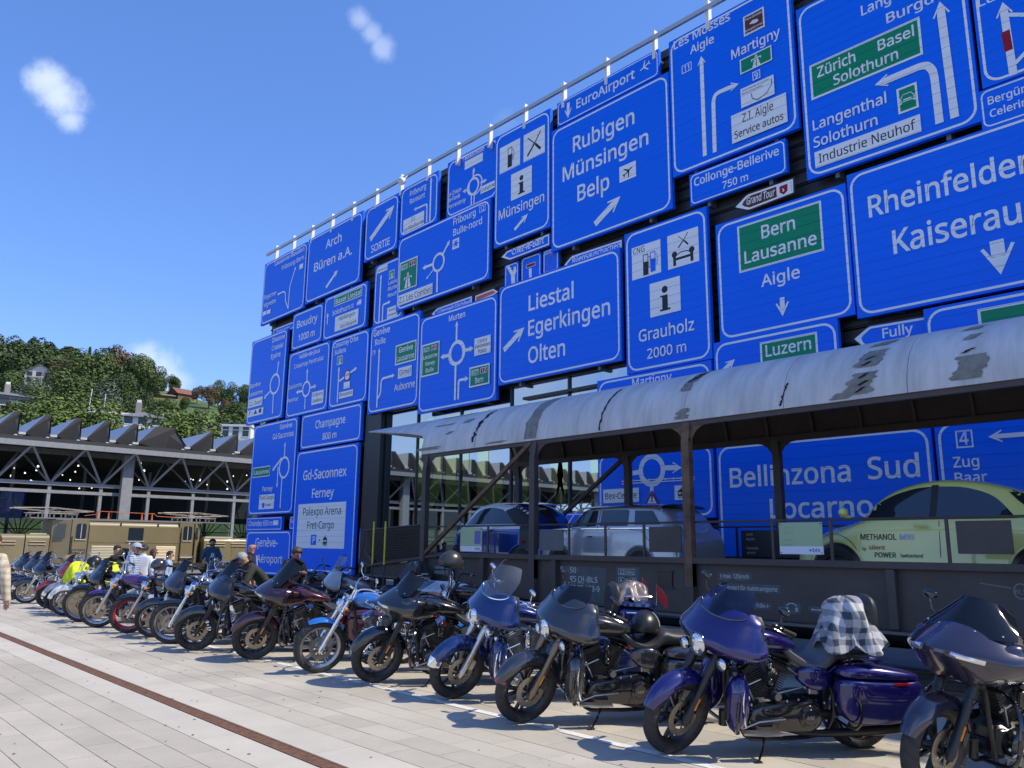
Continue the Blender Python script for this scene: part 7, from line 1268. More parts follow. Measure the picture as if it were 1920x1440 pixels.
hb('roof_slab', hint, ((XH-26, Y0, 7.1), (XH-.1, Y1, 7.3))); hb('rear_wall', hint, ((XH-24, Y0, 0), (XH-23.8, Y1, 1.8)), ((XH-24, Y0, 3.9), (XH-23.8, Y1, 7.1))); hb('floor', mat('hall_floor', (.08, .08, .08)), ((XH-24, Y0, -.03), (XH-1.7, Y1, .02)))
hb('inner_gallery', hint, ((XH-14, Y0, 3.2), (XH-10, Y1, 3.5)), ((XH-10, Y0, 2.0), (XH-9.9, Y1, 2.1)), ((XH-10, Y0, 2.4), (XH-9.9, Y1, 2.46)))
for k in range(12): hb('inner_column', hg, ((XH-15.1, -20+k*4.6, 0), (XH-14.9, -19.8+k*4.6, 7.0)))
# branching inner tree columns, seen through the panes
for k in range(9):
    b = MB()
    for a in range(7): an = -.9+.3*a; b.tube([(XH-8, 3+k*2.9, 1.9), (XH-8-.3*cos(a), 3+k*2.9+2.0*sin(an), 1.9+2.1*cos(an))], .035, 5)
    b.tube([(XH-8, 3+k*2.9, 0), (XH-8, 3+k*2.9, 1.9)], .06, 6); fh(b.build('branching_strut', hint, hall))
lampm = mat('lit_hall_lamp', (.9, .9, .85), emit=((1, .97, .9), 1.4)); random.seed(21)
b = MB(); b.lathe([(0, 0), (.055, 0), (.04, .09), (0, .10)], (0, 0, 0), (0, 0, 1), 8); lm = b.mesh('ceiling_lamp', lampm)
for k in range(70):
    o = fh(link('ceiling_lamp', lm, hall)); o.location = (XH-random.uniform(3.5, 20), random.uniform(0, 26), random.choice((6.6, 6.3, 5.7))); o.scale = (random.uniform(.6, 1.4),)*3
# sawtooth roof units
def tooth(y0, w, up, flat_, big=False):
    """y0 valley, w total width, slope run up, flat top"""
    P = [(y0, 7.52), (y0+up, 8.64), (y0+up+flat_, 8.64), (y0+up+flat_+(w-up-flat_ if big else .03), 7.45), (y0+w*.72 if not big else y0+w-.3, 7.06), (y0+.15, 7.06)]
    r_ = fh(empty_child('roof_tooth', hall)); D = 9.0
    b = MB(); b.prism([(XH-.55 if z > 7.3 else XH-1.0, y, z) for y, z in P], (-.08, 0, 0)); fh2(b.build('front_sheet', hdark, r_, 0))
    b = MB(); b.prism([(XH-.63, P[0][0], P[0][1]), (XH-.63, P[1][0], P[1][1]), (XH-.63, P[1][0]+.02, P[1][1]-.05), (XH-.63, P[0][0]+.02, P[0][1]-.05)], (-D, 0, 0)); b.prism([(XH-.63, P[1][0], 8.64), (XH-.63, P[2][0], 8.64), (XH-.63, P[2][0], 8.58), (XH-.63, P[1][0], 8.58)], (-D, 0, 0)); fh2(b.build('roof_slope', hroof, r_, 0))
    b = MB(); b.prism([(XH-.63, P[2][0], 8.64), (XH-.63, P[3][0], P[3][1]), (XH-.63, P[3][0]-.05, P[3][1]), (XH-.63, P[2][0]-.05, 8.60)], (-D, 0, 0)); b.prism([(XH-.5, P[0][0]-.32, 7.42), (XH-.5, P[0][0]+.02, 7.42), (XH-.5, P[0][0]+.02, 7.54), (XH-.5, P[0][0]-.32, 7.54)], (-D, 0, 0)); fh2(b.build('gutter', hpale, r_, 0))
    for k in range(3):
        b = MB(); b.lathe([(0, 0), (.13, 0), (.13, .02), (0, .02)], (XH-.4-.22*k, y0-.15+.28*k-.32, 7.26+.09*k), (1, .25, 0), 16); fh2(b.build('round_lamp', hpale, r_, 0))
def empty_child(nm, par): o = bpy.data.objects.new(nm, None); COL.objects.link(o); o.parent = par; return o
def fh2(o): return o
y = 9.88-1.56*34
while y < 9.9+1.56*3.5: tooth(y, 1.56, .92, .30); y += 1.56
tooth(15.85, 3.0, 1.0, 1.1, True)
y = 18.95
while y < 30: tooth(y, 1.56, 1.25, .22); y += 1.62
# ------------------------------------------------------------------ brown articulated electric locomotive
lbr = mat('loco_ochre_brown', (.21, .17, .09), rough=.38, coat=.3, noise_amt=.08, noise_scale=1.5); ldk = mat('loco_dark_gap', (.03, .022, .015), rough=.6); lgl = mat('loco_window_glass', (.02, .03, .04), rough=.05, spec=.8); lwh = mat('loco_pale_frame', (.5, .47, .38), rough=.4); lsil = mat('loco_louvre', (.36, .29, .19), rough=.5, metal=.2); lgr = mat('loco_roof_grey', (.18, .185, .19), rough=.45); orange = mat('orange_bus_bar', (.65, .14, .03), rough=.4); panto = mat('pantograph_metal', (.34, .31, .28), rough=.35, metal=.8)
XL = -43.0
lo = empty('locomotive', (XL-1.4, 14, 0)); tag(lo, 'long ochre brown electric locomotive with two lowered pantographs', 'locomotive')
def fl(o): o.matrix_parent_inverse = Matrix.Translation((-(XL-1.4), -14, 0)); return o
def lb(nm, m_, *boxes, bev=0):
    b = MB()
    for a, c in boxes: b.bb(a, c, bev=bev)
    return fl(b.build(nm, m_, lo, 0 if not bev else 35))
W2 = -2.75
lb('machine_room', lbr, ((XL+W2, 11.67, .58), (XL, 16.04, 2.42)))
b = MB(); b.grid(lambda u, v: (XL-.02-.9*(1-cos(v*pi/2))*.6+(-.03), lerp(11.67, 16.04, u), 2.40+.34*sin(v*pi/2)), 4, 8, .02); b.bb((XL+W2, 11.67, 2.4), (XL-.5, 16.04, 2.72)); fl(b.build('cant_rail', lbr, lo))
for y in (13.1, 14.9): lb('roof_joint', ldk, ((XL-.35, y, 2.42), (XL+.001, y+.02, 2.6)))
for (ya, yc) in ((11.0, 11.60), (16.12, 16.72)):
    lb('cab_side', lbr, ((XL+W2, ya-.12, .58), (XL+.01, yc+.02, 2.70)))
    mid = (ya+yc)/2; P = rrect(mid-.22, 1.78, mid+.22, 2.50, .10, 4)
    b = MB(); b.prism([(XL+.012, p[0], p[1]) for p in P], (.012, 0, 0)); fl(b.build('window', lgl, lo, 0)); b = MB(); b.bb((XL+.025, mid-.015, 1.8), (XL+.04, mid+.015, 2.48)); b.bb((XL+.01, mid-.24, 1.72), (XL+.05, mid+.24, 1.765)); fl(b.build('window_frame', lwh, lo, 0))
for y in (11.61, 16.045, 16.76): lb('panel_gap', ldk, ((XL-.05, y, .6), (XL+.013, y+.06, 2.4)))
b = MB(); b.prism([(XL-.35, 10.08, .62), (XL-.35, 10.12, 2.66), (XL-.0, 10.85, 2.66), (XL-.0, 10.85, .62)], (-2.0, 0, 0)); fl(b.build('cab_front', lbr, lo, 0))
b = MB(); b.prism([(XL-.02, 16.82, .6), (XL-.02, 16.82, 2.66), (XL-.5, 17.26, 2.66), (XL-.5, 17.26, .6)], (-1.8, 0, 0)); fl(b.build('cab_front', lbr, lo, 0))
b = MB(); b.prism([(XL-.215, 10.30, 1.80), (XL-.215, 10.30, 2.48), (XL-.075, 10.62, 2.48), (XL-.075, 10.62, 1.80)], (.03, -.02, 0)); b.prism([(XL-.10, 16.90, 1.85), (XL-.10, 16.90, 2.45), (XL-.27, 17.06, 2.45), (XL-.27, 17.06, 1.85)], (.03, .02, 0)); fl(b.build('door_window', lgl, lo, 0))
lb('step', lwh, ((XL, 16.10, .88), (XL+.12, 16.78, .94)), ((XL, 16.14, .50), (XL+.12, 16.76, .55)), ((XL-.2, 10.5, .55), (XL+.05, 10.9, .6))); lb('grab_rail', ldk, ((XL+.03, 16.07, .9), (XL+.06, 16.10, 2.2)), ((XL+.03, 16.80, .9), (XL+.06, 16.83, 2.2)), ((XL+.03, 10.92, 1.0), (XL+.06, 10.95, 1.9)))
lb('window', lgl, ((XL, 13.48, 1.72), (XL+.012, 14.20, 2.36))); lb('window_frame', lwh, ((XL, 13.42, 1.68), (XL+.04, 14.26, 1.72)))
lb('waist_rail', ldk, ((XL, 11.7, 1.60), (XL+.006, 16.02, 1.612)), ((XL, 13.95, .6), (XL+.006, 13.965, 1.6)))
for y0, y1, m_ in ((11.84, 12.85, lbr), (14.88, 15.86, lsil)):
    for k in range(9): b = MB(); b.prism([(XL, y0, .80+k*.075), (XL+.03, y0, .80+k*.075), (XL, y0, .865+k*.075)], (0, y1-y0, 0)); fl(b.build('louvre', m_, lo, 0))
lb('makers_plate', ldk, ((XL+.01, 10.98, 1.10), (XL+.025, 11.56, 1.28))); b = MB()
for i in range(3): put_text(b, 'OERLIKON'[i*2:i*2+3], (XL+.03, 11.0+.19*i, 1.14), (0, 1, 0), (0, 0, 1), .15, .09, bold=0)
fl(b.build('lettering', lwh, lo, 0))
for ya, yc, ht in ((2.5, 8.95, 1.97), (9.0, 9.98, 1.97), (17.35, 20.2, 1.93), (20.25, 24, 1.93)):
    b = MB(); r_ = .22; O = [(XL+.0, .62), (XL+.0, ht-r_)]+[(XL-r_+r_*cos(a), ht-r_+r_*sin(a)) for a in (.4, .8, 1.2, 1.57)]+[(XL-2.3, ht), (XL-2.3, .62)]; b.prism([(p[0], ya, p[1]) for p in O], (0, yc-ya, 0)); fl(b.build('bonnet', lbr, lo, 40))
    b = MB(); n_ = max(1, int((yc-ya)/1.0))
    for k in range(n_):
        y = ya+.15+k*(yc-ya-.2)/n_
        for q in range(2): b.prism([(XL, y, 1.66-.13*q), (XL+.05, y, 1.62-.13*q), (XL, y, 1.60-.13*q)], (0, .7*(yc-ya)/n_, 0))
    fl(b.build('bonnet_louvre', lsil, lo, 0)); 
    for k in range(n_): y = ya+.2+k*(yc-ya-.2)/n_; b = MB(); b.bb((XL, y, .8), (XL+.012, y+.45*(yc-ya)/n_, 1.35)); b.bb((XL, y+.2, 1.42), (XL+.03, y+.25, 1.52)); fl(b.build('hatch', lbr, lo, 0))
lb('top_hatch', lwh, ((XL-.9, 9.2, 1.97), (XL-.3, 9.9, 2.02)), ((XL-.9, 17.5, 1.93), (XL-.3, 19.0, 2.0)))
lb('frame_beam', ldk, ((XL-2.4, 2.5, .42), (XL+.02, 24, .62)), ((XL-2.6, 10.2, .48), (XL-.01, 17.3, .58)))
for k in range(13):
    y = 3.2+k*1.62
    b = MB(); b.lathe([(0, 0), (.42, 0), (.46, .04), (.46, .1), (0, .1)], (XL-.5, y, .46), (1, 0, 0), 20); fl(b.build('wheel', ldk, lo))
lb('coupling_rod', mat('rod_steel', (.2, .19, .18), rough=.4, metal=.8), ((XL-.36, 3.2, .38), (XL-.33, 9.7, .46)), ((XL-.36, 17.8, .38), (XL-.33, 22.7, .46)))
lb('roof_walk', lgr, ((XL-1.6, 9.1, 2.70), (XL-.2, 18.9, 2.76))); lb('roof', lgr, ((XL-2.5, 10.2, 2.66), (XL-.15, 17.2, 2.72)))
for yc in (10.15, 17.0):
    b = MB(); z0 = 2.78
    for sx in (-.55, -1.35):
        b.tube([(XL+sx, yc-1.72, z0+.42), (XL+sx, yc, z0+.47), (XL+sx, yc+1.78, z0+.34)], .013, 6); b.tube([(XL+sx, yc-1.72, z0+.40), (XL+sx, yc+.1, z0+.27), (XL+sx, yc+1.78, z0+.32)], .011, 6)
        b.tube([(XL+sx, yc-1.1, z0+.2), (XL+sx, yc+1.1, z0+.2)], .014, 6); b.tube([(XL+sx, yc-.5, z0+.25), (XL+sx, yc+.3, z0+.45)], .011, 5); b.tube([(XL+sx, yc+.5, z0+.22), (XL+sx, yc-.2, z0+.45)], .011, 5)
        for q in range(5): b.tube([(XL+sx+.1, yc-1.0+q*.5, z0), (XL+sx+.1, yc-1.0+q*.5, z0+.2)], .035, 7)
    for q in (-1.7, -.6, .1, .7, 1.75): b.tube([(XL-.5, yc+q, z0+.36+(.05 if abs(q) < .5 else 0)), (XL-1.4, yc+q, z0+.36)], .013, 6)
    b.tube([(XL-.2, yc-.9, z0+.14), (XL-1.6, yc-.9, z0+.14)], .035, 7); b.tube([(XL-.2, yc+.9, z0+.14), (XL-1.6, yc+.9, z0+.14)], .035, 7)
    fl(b.build('pantograph', panto, lo))
b = MB(); b.tube([(XL-.5, 12.0, 2.98), (XL-.5, 12.25, 3.14), (XL-.5, 14.8, 3.10), (XL-.5, 14.95, 2.98), (XL-.5, 16.2, 2.95)], .014, 6); b.tube([(XL-.5, 11.5, 2.9), (XL-.5, 12.0, 2.98)], .012, 6)
for y in (12.1, 12.6, 14.2, 14.7): b.tube([(XL-.5, y, 2.76), (XL-.5, y, 3.1)], [.05, .025], 8); b.tube([(XL-.7, y, 3.12), (XL-.3, y, 3.12)], .015, 6)
fl(b.build('bus_bar', orange, lo))
# ------------------------------------------------------------------ hillside
def E_(th): return interp([(-35, 2.0), (-8, 3.5), (4, 8.5), (9, 10.9), (14, 10.7), (16.5, 10.3), (18.4, 10.25), (21, 9.7), (24, 9.2), (35, 8.4), (60, 7)], th)
def terr(x, y):
    D = sqrt(x*x+y*y); th = math.degrees(atan2(y, -x)); e = interp([(70, 0), (85, 1.0), (120, 4.6), (160, 6.9), (200, 8.2), (240, 9.2), (270, 9.9), (330, 10.6)], D); e = min(e, E_(th)*interp([(80, .2), (200, .93), (270, 1), (400, 1)], D))
    z = D*math.tan(radians(max(0, e)))+1.5*(D > 85)*noise.noise(Vector((x*.02, y*.02, 0)))
    if D > 330: z = 330*math.tan(radians(min(10.6, E_(th))))-.02*(D-330)
    return z
grassm = bpy.data.materials.new('hillside_grass'); grassm.use_nodes = True; nt = grassm.node_tree; pb = nt.nodes['Principled BSDF']; gp = nt.nodes.new('ShaderNodeNewGeometry'); n1 = nt.nodes.new('ShaderNodeTexNoise'); n1.inputs['Scale'].default_value = .06; n1.inputs['Detail'].default_value = 10; n1.inputs['Roughness'].default_value = .7; nt.links.new(gp.outputs['Position'], n1.inputs['Vector']); r1 = nt.nodes.new('ShaderNodeValToRGB'); r1.color_ramp.elements[0].position = .38; r1.color_ramp.elements[1].position = .62; r1.color_ramp.elements[0].color = (.045, .075, .02, 1); r1.color_ramp.elements[1].color = (.13, .19, .045, 1); nt.links.new(n1.outputs['Fac'], r1.inputs[0]); nt.links.new(r1.outputs[0], pb.inputs['Base Color']); pb.inputs['Roughness'].default_value = .9
b = MB()
def tfn(u, v): th = radians(lerp(-35, 75, v)); D = 78+u*u*520; x, y = -D*cos(th), D*sin(th); return (x, y, terr(x, y)-.1)
b.grid(tfn, 60, 90); tag(b.build('hillside', grassm, None, 180), kind='structure')
def az(pxx): # compass direction of a column of the view, used to lay out the hillside
    d = _f*1500+_r*(pxx-960)+_u*(720-800); return atan2(d.y, -d.x)
def el(pxx, pyy): d = _f*1500+_r*(pxx-960)+_u*(720-pyy); return atan2(d.z, sqrt(d.x*d.x+d.y*d.y))
def leafmat(nm, c1, c2):
    m = bpy.data.materials.new(nm); m.use_nodes = True; nt = m.node_tree; pb = nt.nodes['Principled BSDF']; gp = nt.nodes.new('ShaderNodeNewGeometry'); tc = nt.nodes.new('ShaderNodeTexCoord')
    n1 = nt.nodes.new('ShaderNodeTexNoise'); n1.inputs['Scale'].default_value = .5; n1.inputs['Detail'].default_value = 4; nt.links.new(gp.outputs['Position'], n1.inputs['Vector'])
    a = nt.nodes.new('ShaderNodeMath'); a.operation = 'MULTIPLY_ADD'; a.inputs[1].default_value = .5; nt.links.new(gp.outputs['Random Per Island'], a.inputs[0]); m2 = nt.nodes.new('ShaderNodeMath'); m2.operation = 'MULTIPLY'; m2.inputs[1].default_value = .55; nt.links.new(n1.outputs['Fac'], m2.inputs[0]); nt.links.new(m2.outputs[0], a.inputs[2])
    r1 = nt.nodes.new('ShaderNodeValToRGB'); r1.color_ramp.elements[0].position = .2; r1.color_ramp.elements[1].position = .75; r1.color_ramp.elements[0].color = (*c1, 1); r1.color_ramp.elements[1].color = (*c2, 1); nt.links.new(a.outputs[0], r1.inputs[0]); nt.links.new(r1.outputs[0], pb.inputs['Base Color']); pb.inputs['Roughness'].default_value = .6; pb.inputs['Specular IOR Level'].default_value = .25
    try: pb.inputs['Subsurface Weight'].default_value = 0
    except Exception: pass
    return m
LM = {'dark': leafmat('dark_foliage', (.028, .05, .018), (.075, .11, .032)), 'mid': leafmat('mid_green_foliage', (.04, .07, .02), (.11, .155, .04)), 'brown': leafmat('browning_foliage', (.07, .055, .025), (.17, .12, .05)), 'bright': leafmat('yellow_green_foliage', (.055, .09, .02), (.14, .19, .04)), 'grey': leafmat('grey_green_foliage', (.07, .09, .06), (.13, .16, .11))}
barkm = mat('bark', (.09, .07, .05), rough=.9)
def crown_geo(mb, rng, H, Wd, n, kind='round', ls=.55, base=(0, 0, 0)):
    lobes = []
    nl = 9 if kind != 'cone' else 7
    for i in range(nl):
        if kind == 'cone': h = .15+.85*i/nl; r = (1-h)*.75+.12; a = rng.random()*6.3; lobes.append((.12*r*cos(a), .12*r*sin(a), h, r*.62, .16))
        else: h = .30+.62*rng.random(); rr = sqrt(max(.05, 1-((h-.58)/.48)**2)); a = rng.random()*6.3; q = rr*.55*rng.random()**.5; lobes.append((q*cos(a), q*sin(a), h, .36+.22*rng.random(), .20+.10*rng.random()))
    for i in range(n):
        lx, ly, lh, lr, lv = rng.choice(lobes); u = rng.uniform(-1, 1); a = rng.random()*2*pi; s_ = sqrt(1-u*u); k = (.72+.30*rng.random()**.6)
        px_ = (lx+lr*s_*cos(a)*k)*Wd/2; py_ = (ly+lr*s_*sin(a)*k)*Wd/2; pz = (lh+lv*u*k)*H
        if pz < .06*H: continue
        N_ = Vector((s_*cos(a)+rng.uniform(-.7, .7), s_*sin(a)+rng.uniform(-.7, .7), u+.4+rng.uniform(-.6, .6))).normalized(); t = N_.orthogonal().normalized(); t = Matrix.Rotation(rng.random()*6, 3, N_) @ t; w = N_.cross(t); sz = ls*(.6+.8*rng.random()); c = Vector((px_, py_, pz))+Vector(base)
        mb.add([c+t*sz, c+w*sz*.7+N_*sz*.15, c-t*sz, c-w*sz*.7-N_*sz*.1], [(0, 1, 2, 3)])
TREE = {}
def tree_mesh(kind, colr, v):
    fine_ = colr == 'bright'
    key = (kind, colr, v)
    if key not in TREE:
        rng = random.Random(hash(kind) % 97+v*13+len(colr)) if 0 else random.Random({'round': 1, 'cone': 2, 'shrub': 3}[kind]*31+v*13+len(colr)*7)
        b = MB(); crown_geo(b, rng, 10, 8.5 if kind != 'cone' else 6, (9000 if fine_ else 5200) if kind != 'shrub' else 3400, kind, (.15 if fine_ else .21) if kind != 'shrub' else .22); cm = b.mesh('crown', LM[colr], 0)
        b = MB(); b.tube([(0, 0, -1), (0, 0, 2.5), (.2, .1, 5), (.1, 0, 8)], [.32, .26, .16, .05], 7)
        for q in range(6): a = q*1.05+v; b.tube([(0, 0, 2.2+q*.6), (1.2*cos(a), 1.2*sin(a), 3.6+q*.7), (2.5*cos(a), 2.5*sin(a), 4.9+q*.6)], [.12, .08, .03], 5)
        TREE[key] = (cm, b.mesh('trunk', barkm))
    return TREE[key]
def tree(pxx, ytop, D, colr, label, kind='round', wid=1.0, v=0, group='trees on the hillside', name='tree'):
    th = az(pxx); x, y = -D*cos(th), D*sin(th); z = terr(x, y); ztop = 1.62+D*math.tan(el(pxx, ytop)); H = max(2.5, ztop-z); cm, tm = tree_mesh(kind, colr, v)
    r_ = empty(name, (x, y, z), (0, 0, v*1.3+pxx)); s_ = H/10; tag(r_, label, 'tree' if name != 'shrub' else 'shrub', group)
    for me, nm in ((cm, 'crown'), (tm, 'trunk')): o = link(nm, me, r_); o.scale = (s_*wid, s_*wid, s_)
TL = [(158, 668, 215, 'mid', 'broad green tree left of the tallest grove, browning at its top', 'round', 1.15), (190, 664, 222, 'dark', 'tall dark tree in the middle of the big grove', 'round', .95), (218, 662, 224, 'brown', 'tall tree with a brown-tinged top in the big grove', 'round', .95), (243, 668, 218, 'mid', 'tall tree at the right side of the big grove', 'round', .95), (205, 700, 205, 'dark', 'dark lower tree in front of the big grove', 'round', .9), (232, 705, 206, 'dark', 'dark lower tree at the right foot of the big grove', 'round', .9),
      (172, 712, 205, 'dark', 'dark tree at the left foot of the big grove', 'round', .9), (108, 676, 250, 'brown', 'brown-leaved tree above the pale gabled house', 'round', 1.2), (132, 680, 240, 'brown', 'second browning tree right of the gabled house', 'round', 1.2), (272, 684, 252, 'dark', 'dark round tree at the right end of the hill crest grove', 'round', 1.1), (285, 690, 256, 'dark', 'smaller dark tree at the right end of the crest grove', 'round', .9), (322, 706, 266, 'dark', 'lone small tree on the crest beside the red barn', 'round', 1.2),
      (112, 708, 172, 'mid', 'wide dark green cedar-like tree below the gabled house', 'round', 1.35), (142, 728, 168, 'mid', 'lower bough-heavy tree right of the cedar-like tree', 'round', 1.2), (40, 712, 185, 'grey', 'grey-green tree left of the cedar-like tree', 'round', 1.2), (10, 698, 200, 'mid', 'olive tree at the left edge of the hillside', 'round', 1.1), (62, 735, 150, 'mid', 'olive tree in front of the dark cedar-like tree', 'round', 1.0), (28, 760, 140, 'dark', 'low dark tree beside the grey chimneyed house', 'round', 1.2), (185, 722, 170, 'grey', 'pale loose tree in front of the big grove', 'round', 1.0), (262, 742, 185, 'dark', 'dark bushy tree at the edge of the meadow', 'round', 1.0),
      (122, 757, 105, 'bright', 'bright yellow-green maple just above the hall roof', 'round', 1.3), (145, 768, 103, 'bright', 'second yellow-green maple by the flat roofed house', 'round', 1.2), (82, 778, 102, 'bright', 'low yellow-green maple behind the second roof tooth', 'round', 1.4), (175, 772, 100, 'bright', 'small yellow-green maple in front of the flat roofed house', 'round', .9), (345, 785, 105, 'bright', 'yellow-green maple behind the wide roof tooth', 'round', 1.3), (362, 795, 102, 'bright', 'low yellow-green maple right of the wide roof tooth', 'round', 1.2),
      (365, 726, 250, 'brown', 'reddish brown tree right of the red barn', 'round', 1.0), (388, 728, 240, 'brown', 'large brown-leaved tree on the right hillside', 'round', 1.15), (405, 718, 262, 'mid', 'tall green tree topping the right hillside', 'round', .9), (428, 722, 250, 'mid', 'green tree among the right hillside trees', 'round', 1.0), (450, 724, 250, 'mid', 'green tree near the sign wall on the hillside', 'round', 1.0), (470, 722, 245, 'mid', 'green tree touching the edge of the sign wall', 'round', 1.0), (345, 745, 225, 'dark', 'dark bush-like tree below the red barn', 'round', 1.1), (420, 745, 215, 'brown', 'brown-tinged tree low on the right hillside', 'round', 1.1), (448, 758, 195, 'mid', 'low green tree left of the sign wall', 'round', 1.2), (480, 740, 230, 'mid', 'tree partly hidden behind the sign wall', 'round', 1.1),
      (152, 650, 300, 'dark', 'small pointed conifer on the crest of the forest', 'cone', .8)]
for i, t in enumerate(TL): tree(t[0], t[1], t[2], t[3], t[4], t[5], t[6], i % 4)
SLB = [(225, 775, 150, 'mid', 'green shrub left of the grey roofed villa'), (200, 762, 160, 'bright', 'pale shrub on the slope above the flat roofed house'), (300, 768, 160, 'dark', 'dark shrub below the meadow'), (320, 772, 150, 'mid', 'green shrub right of the grey roofed villa'), (280, 752, 215, 'mid', 'small orchard bush in the meadow, left one'), (296, 752, 215, 'mid', 'small orchard bush in the meadow, middle one'), (312, 750, 215, 'mid', 'small orchard bush in the meadow, right one'), (385, 780, 160, 'mid', 'shrub above the small red roofed house'), (410, 785, 150, 'mid', 'shrub left of the white terrace house'), (432, 782, 160, 'dark', 'dark shrub above the white terrace house'), (455, 780, 155, 'mid', 'shrub behind the white terrace house'), (240, 760, 175, 'mid', 'shrub row end beside the dark meadow tree'), (215, 745, 190, 'dark', 'dark shrub at the foot of the grove'), (5, 800, 110, 'mid', 'green shrub below the chimneyed house'), (395, 808, 110, 'bright', 'yellow-green shrub by the small roof teeth')]
for i, t in enumerate(SLB): tree(t[0], t[1], t[2], t[3], t[4], 'shrub', 1.7, i % 3, 'shrubs on the hillside', 'shrub')
# the forest beyond, one mass of crowns
rng = random.Random(5); b = MB()
sky_ = [(-60, 622), (0, 626), (60, 630), (100, 640), (130, 654), (160, 662), (200, 668), (260, 676), (275, 690)]
for i in range(95):
    p_ = rng.uniform(-140, 268); D = rng.uniform(255, 335); th = az(p_); x, y = -D*cos(th), D*sin(th); z = terr(x, y); yt = interp(sky_, p_)+(335-D)*.55+rng.uniform(0, 7)
    H = min(22, max(8, 1.62+D*math.tan(el(p_, yt))-z)); q = MB(); crown_geo(b, rng, H, H*.85, 1500, 'round', .46, (x, y, z))
tag(b.build('forest', LM['dark'], None, 0), 'dark green forest covering the upper left of the hill', kind='stuff')
# ------------------------------------------------------------------ houses on the slope
hwh = mat('house_white', (.68, .66, .62), rough=.8, noise_amt=.05); hgr = mat('house_grey', (.24, .23, .22), rough=.8); hrf = mat('roof_grey_tiles', (.16, .16, .17), rough=.7, noise_amt=.15, noise_scale=3); hrd = mat('roof_red_brown_tiles', (.20, .085, .055), rough=.8, noise_amt=.2, noise_scale=2); hwd = mat('barn_wood', (.16, .08, .05), rough=.85, noise_amt=.2, noise_scale=2); hw_ = mat('house_window', (.03, .04, .05), rough=.1)
def house(pxx, pyb, D, w, d, h, rh, wall, roof, label, cat='house', rot=0, wins=(3, 2), name='house', hip=False, chim=False, flatr=False, over=.5, gable_front=False):
    th = az(pxx); x, y = -D*cos(th), D*sin(th); z = 1.62+D*math.tan(el(pxx, pyb)); r_ = empty(name, (x, y, z), (0, 0, -th+pi/2+radians(rot))); tag(r_, label, cat)
    def bl_(nm, m_, *bx, par=r_):
        b = MB()
        for a, c in bx: b.bb(a, c)
        return b.build(nm, m_, par, 0)
    # local: -Y faces the viewer
    bl_('wall', wall, ((-w/2, -d/2, -6), (w/2, d/2, h)))
    if flatr: rf = bl_('roof', roof, ((-w/2-over, -d/2-over, h), (w/2+over, d/2+over, h+.35)))
    else:
        b = MB(); o_ = over
        if gable_front: 
            b.prism([(-w/2, -d/2, h), (w/2, -d/2, h), (0, -d/2, h+rh)], (0, d, 0)); b.build('gable', wall, r_, 0); b = MB()
            for s_ in (-1, 1): b.prism([(s_*(w/2+o_), -d/2-o_, h-o_*rh/(w/2)), (0, -d/2-o_, h+rh), (0, -d/2-o_, h+rh+.22), (s_*(w/2+o_), -d/2-o_, h-o_*rh/(w/2)+.22)], (0, d+2*o_, 0))
        else:
            hx = w/2+o_; hy = d/2+o_; rx = hx-(hy if hip else 0); b.add([(-hx, -hy, h), (hx, -hy, h), (hx, hy, h), (-hx, hy, h), (-rx, 0, h+rh), (rx, 0, h+rh)], [(0, 1, 5, 4), (2, 3, 4, 5), (1, 2, 5), (3, 0, 4), (3, 2, 1, 0)])
        rf = b.build('roof', roof, r_, 0)
    if chim: bl_('chimney', hgr, ((-w*.12-.4, -.4, h), (-w*.12+.4, .4, h+rh+1.3)), par=rf); bl_('chimney_cap', hwh, ((-w*.12-.3, -.3, h+rh+1.3), (-w*.12+.3, .3, h+rh+1.7)), par=rf)
    nx, nz = wins
    for i in range(nx):
        for j in range(nz):
            cx = -w/2+w*(i+.5)/nx; cz = .9+j*(h-.3)/nz; ww = min(.8, w/nx*.3)
            wo2 = bl_('window', hw_, ((cx-ww, -d/2-.03, cz), (cx+ww, -d/2+.05, cz+1.2))); bl_('window_frame', hwh, ((cx-ww-.1, -d/2-.05, cz-.12), (cx+ww+.1, -d/2-.01, cz-.0)), par=wo2)
    return r_
house(70, 727, 255, 7.0, 8, 3.6, 2.2, mat('house_pale_pink', (.66, .58, .53), rough=.8), hrf, 'pale pinkish gabled house high on the slope among trees', rot=-18, gable_front=True, wins=(3, 2))
house(15, 775, 150, 6.8, 6, 2.4, .9, hgr, hrf, 'grey house with chimney at the left edge of the slope', rot=10, wins=(2, 1), chim=True)
house(190, 800, 130, 5.2, 6, 1.5, .3, hwh, hwh, 'flat roofed white house with a long glass front', rot=8, flatr=True, wins=(2, 1))
house(188, 786, 138, 3.2, 4, .3, 1.3, hgr, hrf, 'small grey pitched roof behind the flat roofed white house', rot=8, wins=(1, 0))
house(266, 812, 125, 5.4, 5, 1.9, 1.1, hwh, hrf, 'white villa with hipped grey roof and a dark chimney', hip=True, chim=True, wins=(3, 1))
house(287, 748, 258, 9.6, 4, 1.0, .8, hwd, mat('barn_grey_roof', (.20, .17, .14), rough=.8), 'long low farm shed on the crest left of the red barn', 'barn', wins=(5, 0), rot=8)
house(334, 750, 262, 5.4, 6, 1.4, 2.2, hwd, hrd, 'red roofed wooden barn on the crest beside the lone tree', 'barn', gable_front=False, rot=30, wins=(1, 0))
house(450, 832, 140, 4.8, 5, 2.5, .2, hwh, hwh, 'white terrace house right above the hall roof by the sign wall', flatr=True, wins=(3, 2), rot=-14, over=.2)
house(384, 818, 130, 2.4, 3, .9, .8, hwh, hrd, 'tiny red roofed house behind the small roof teeth', wins=(2, 1))
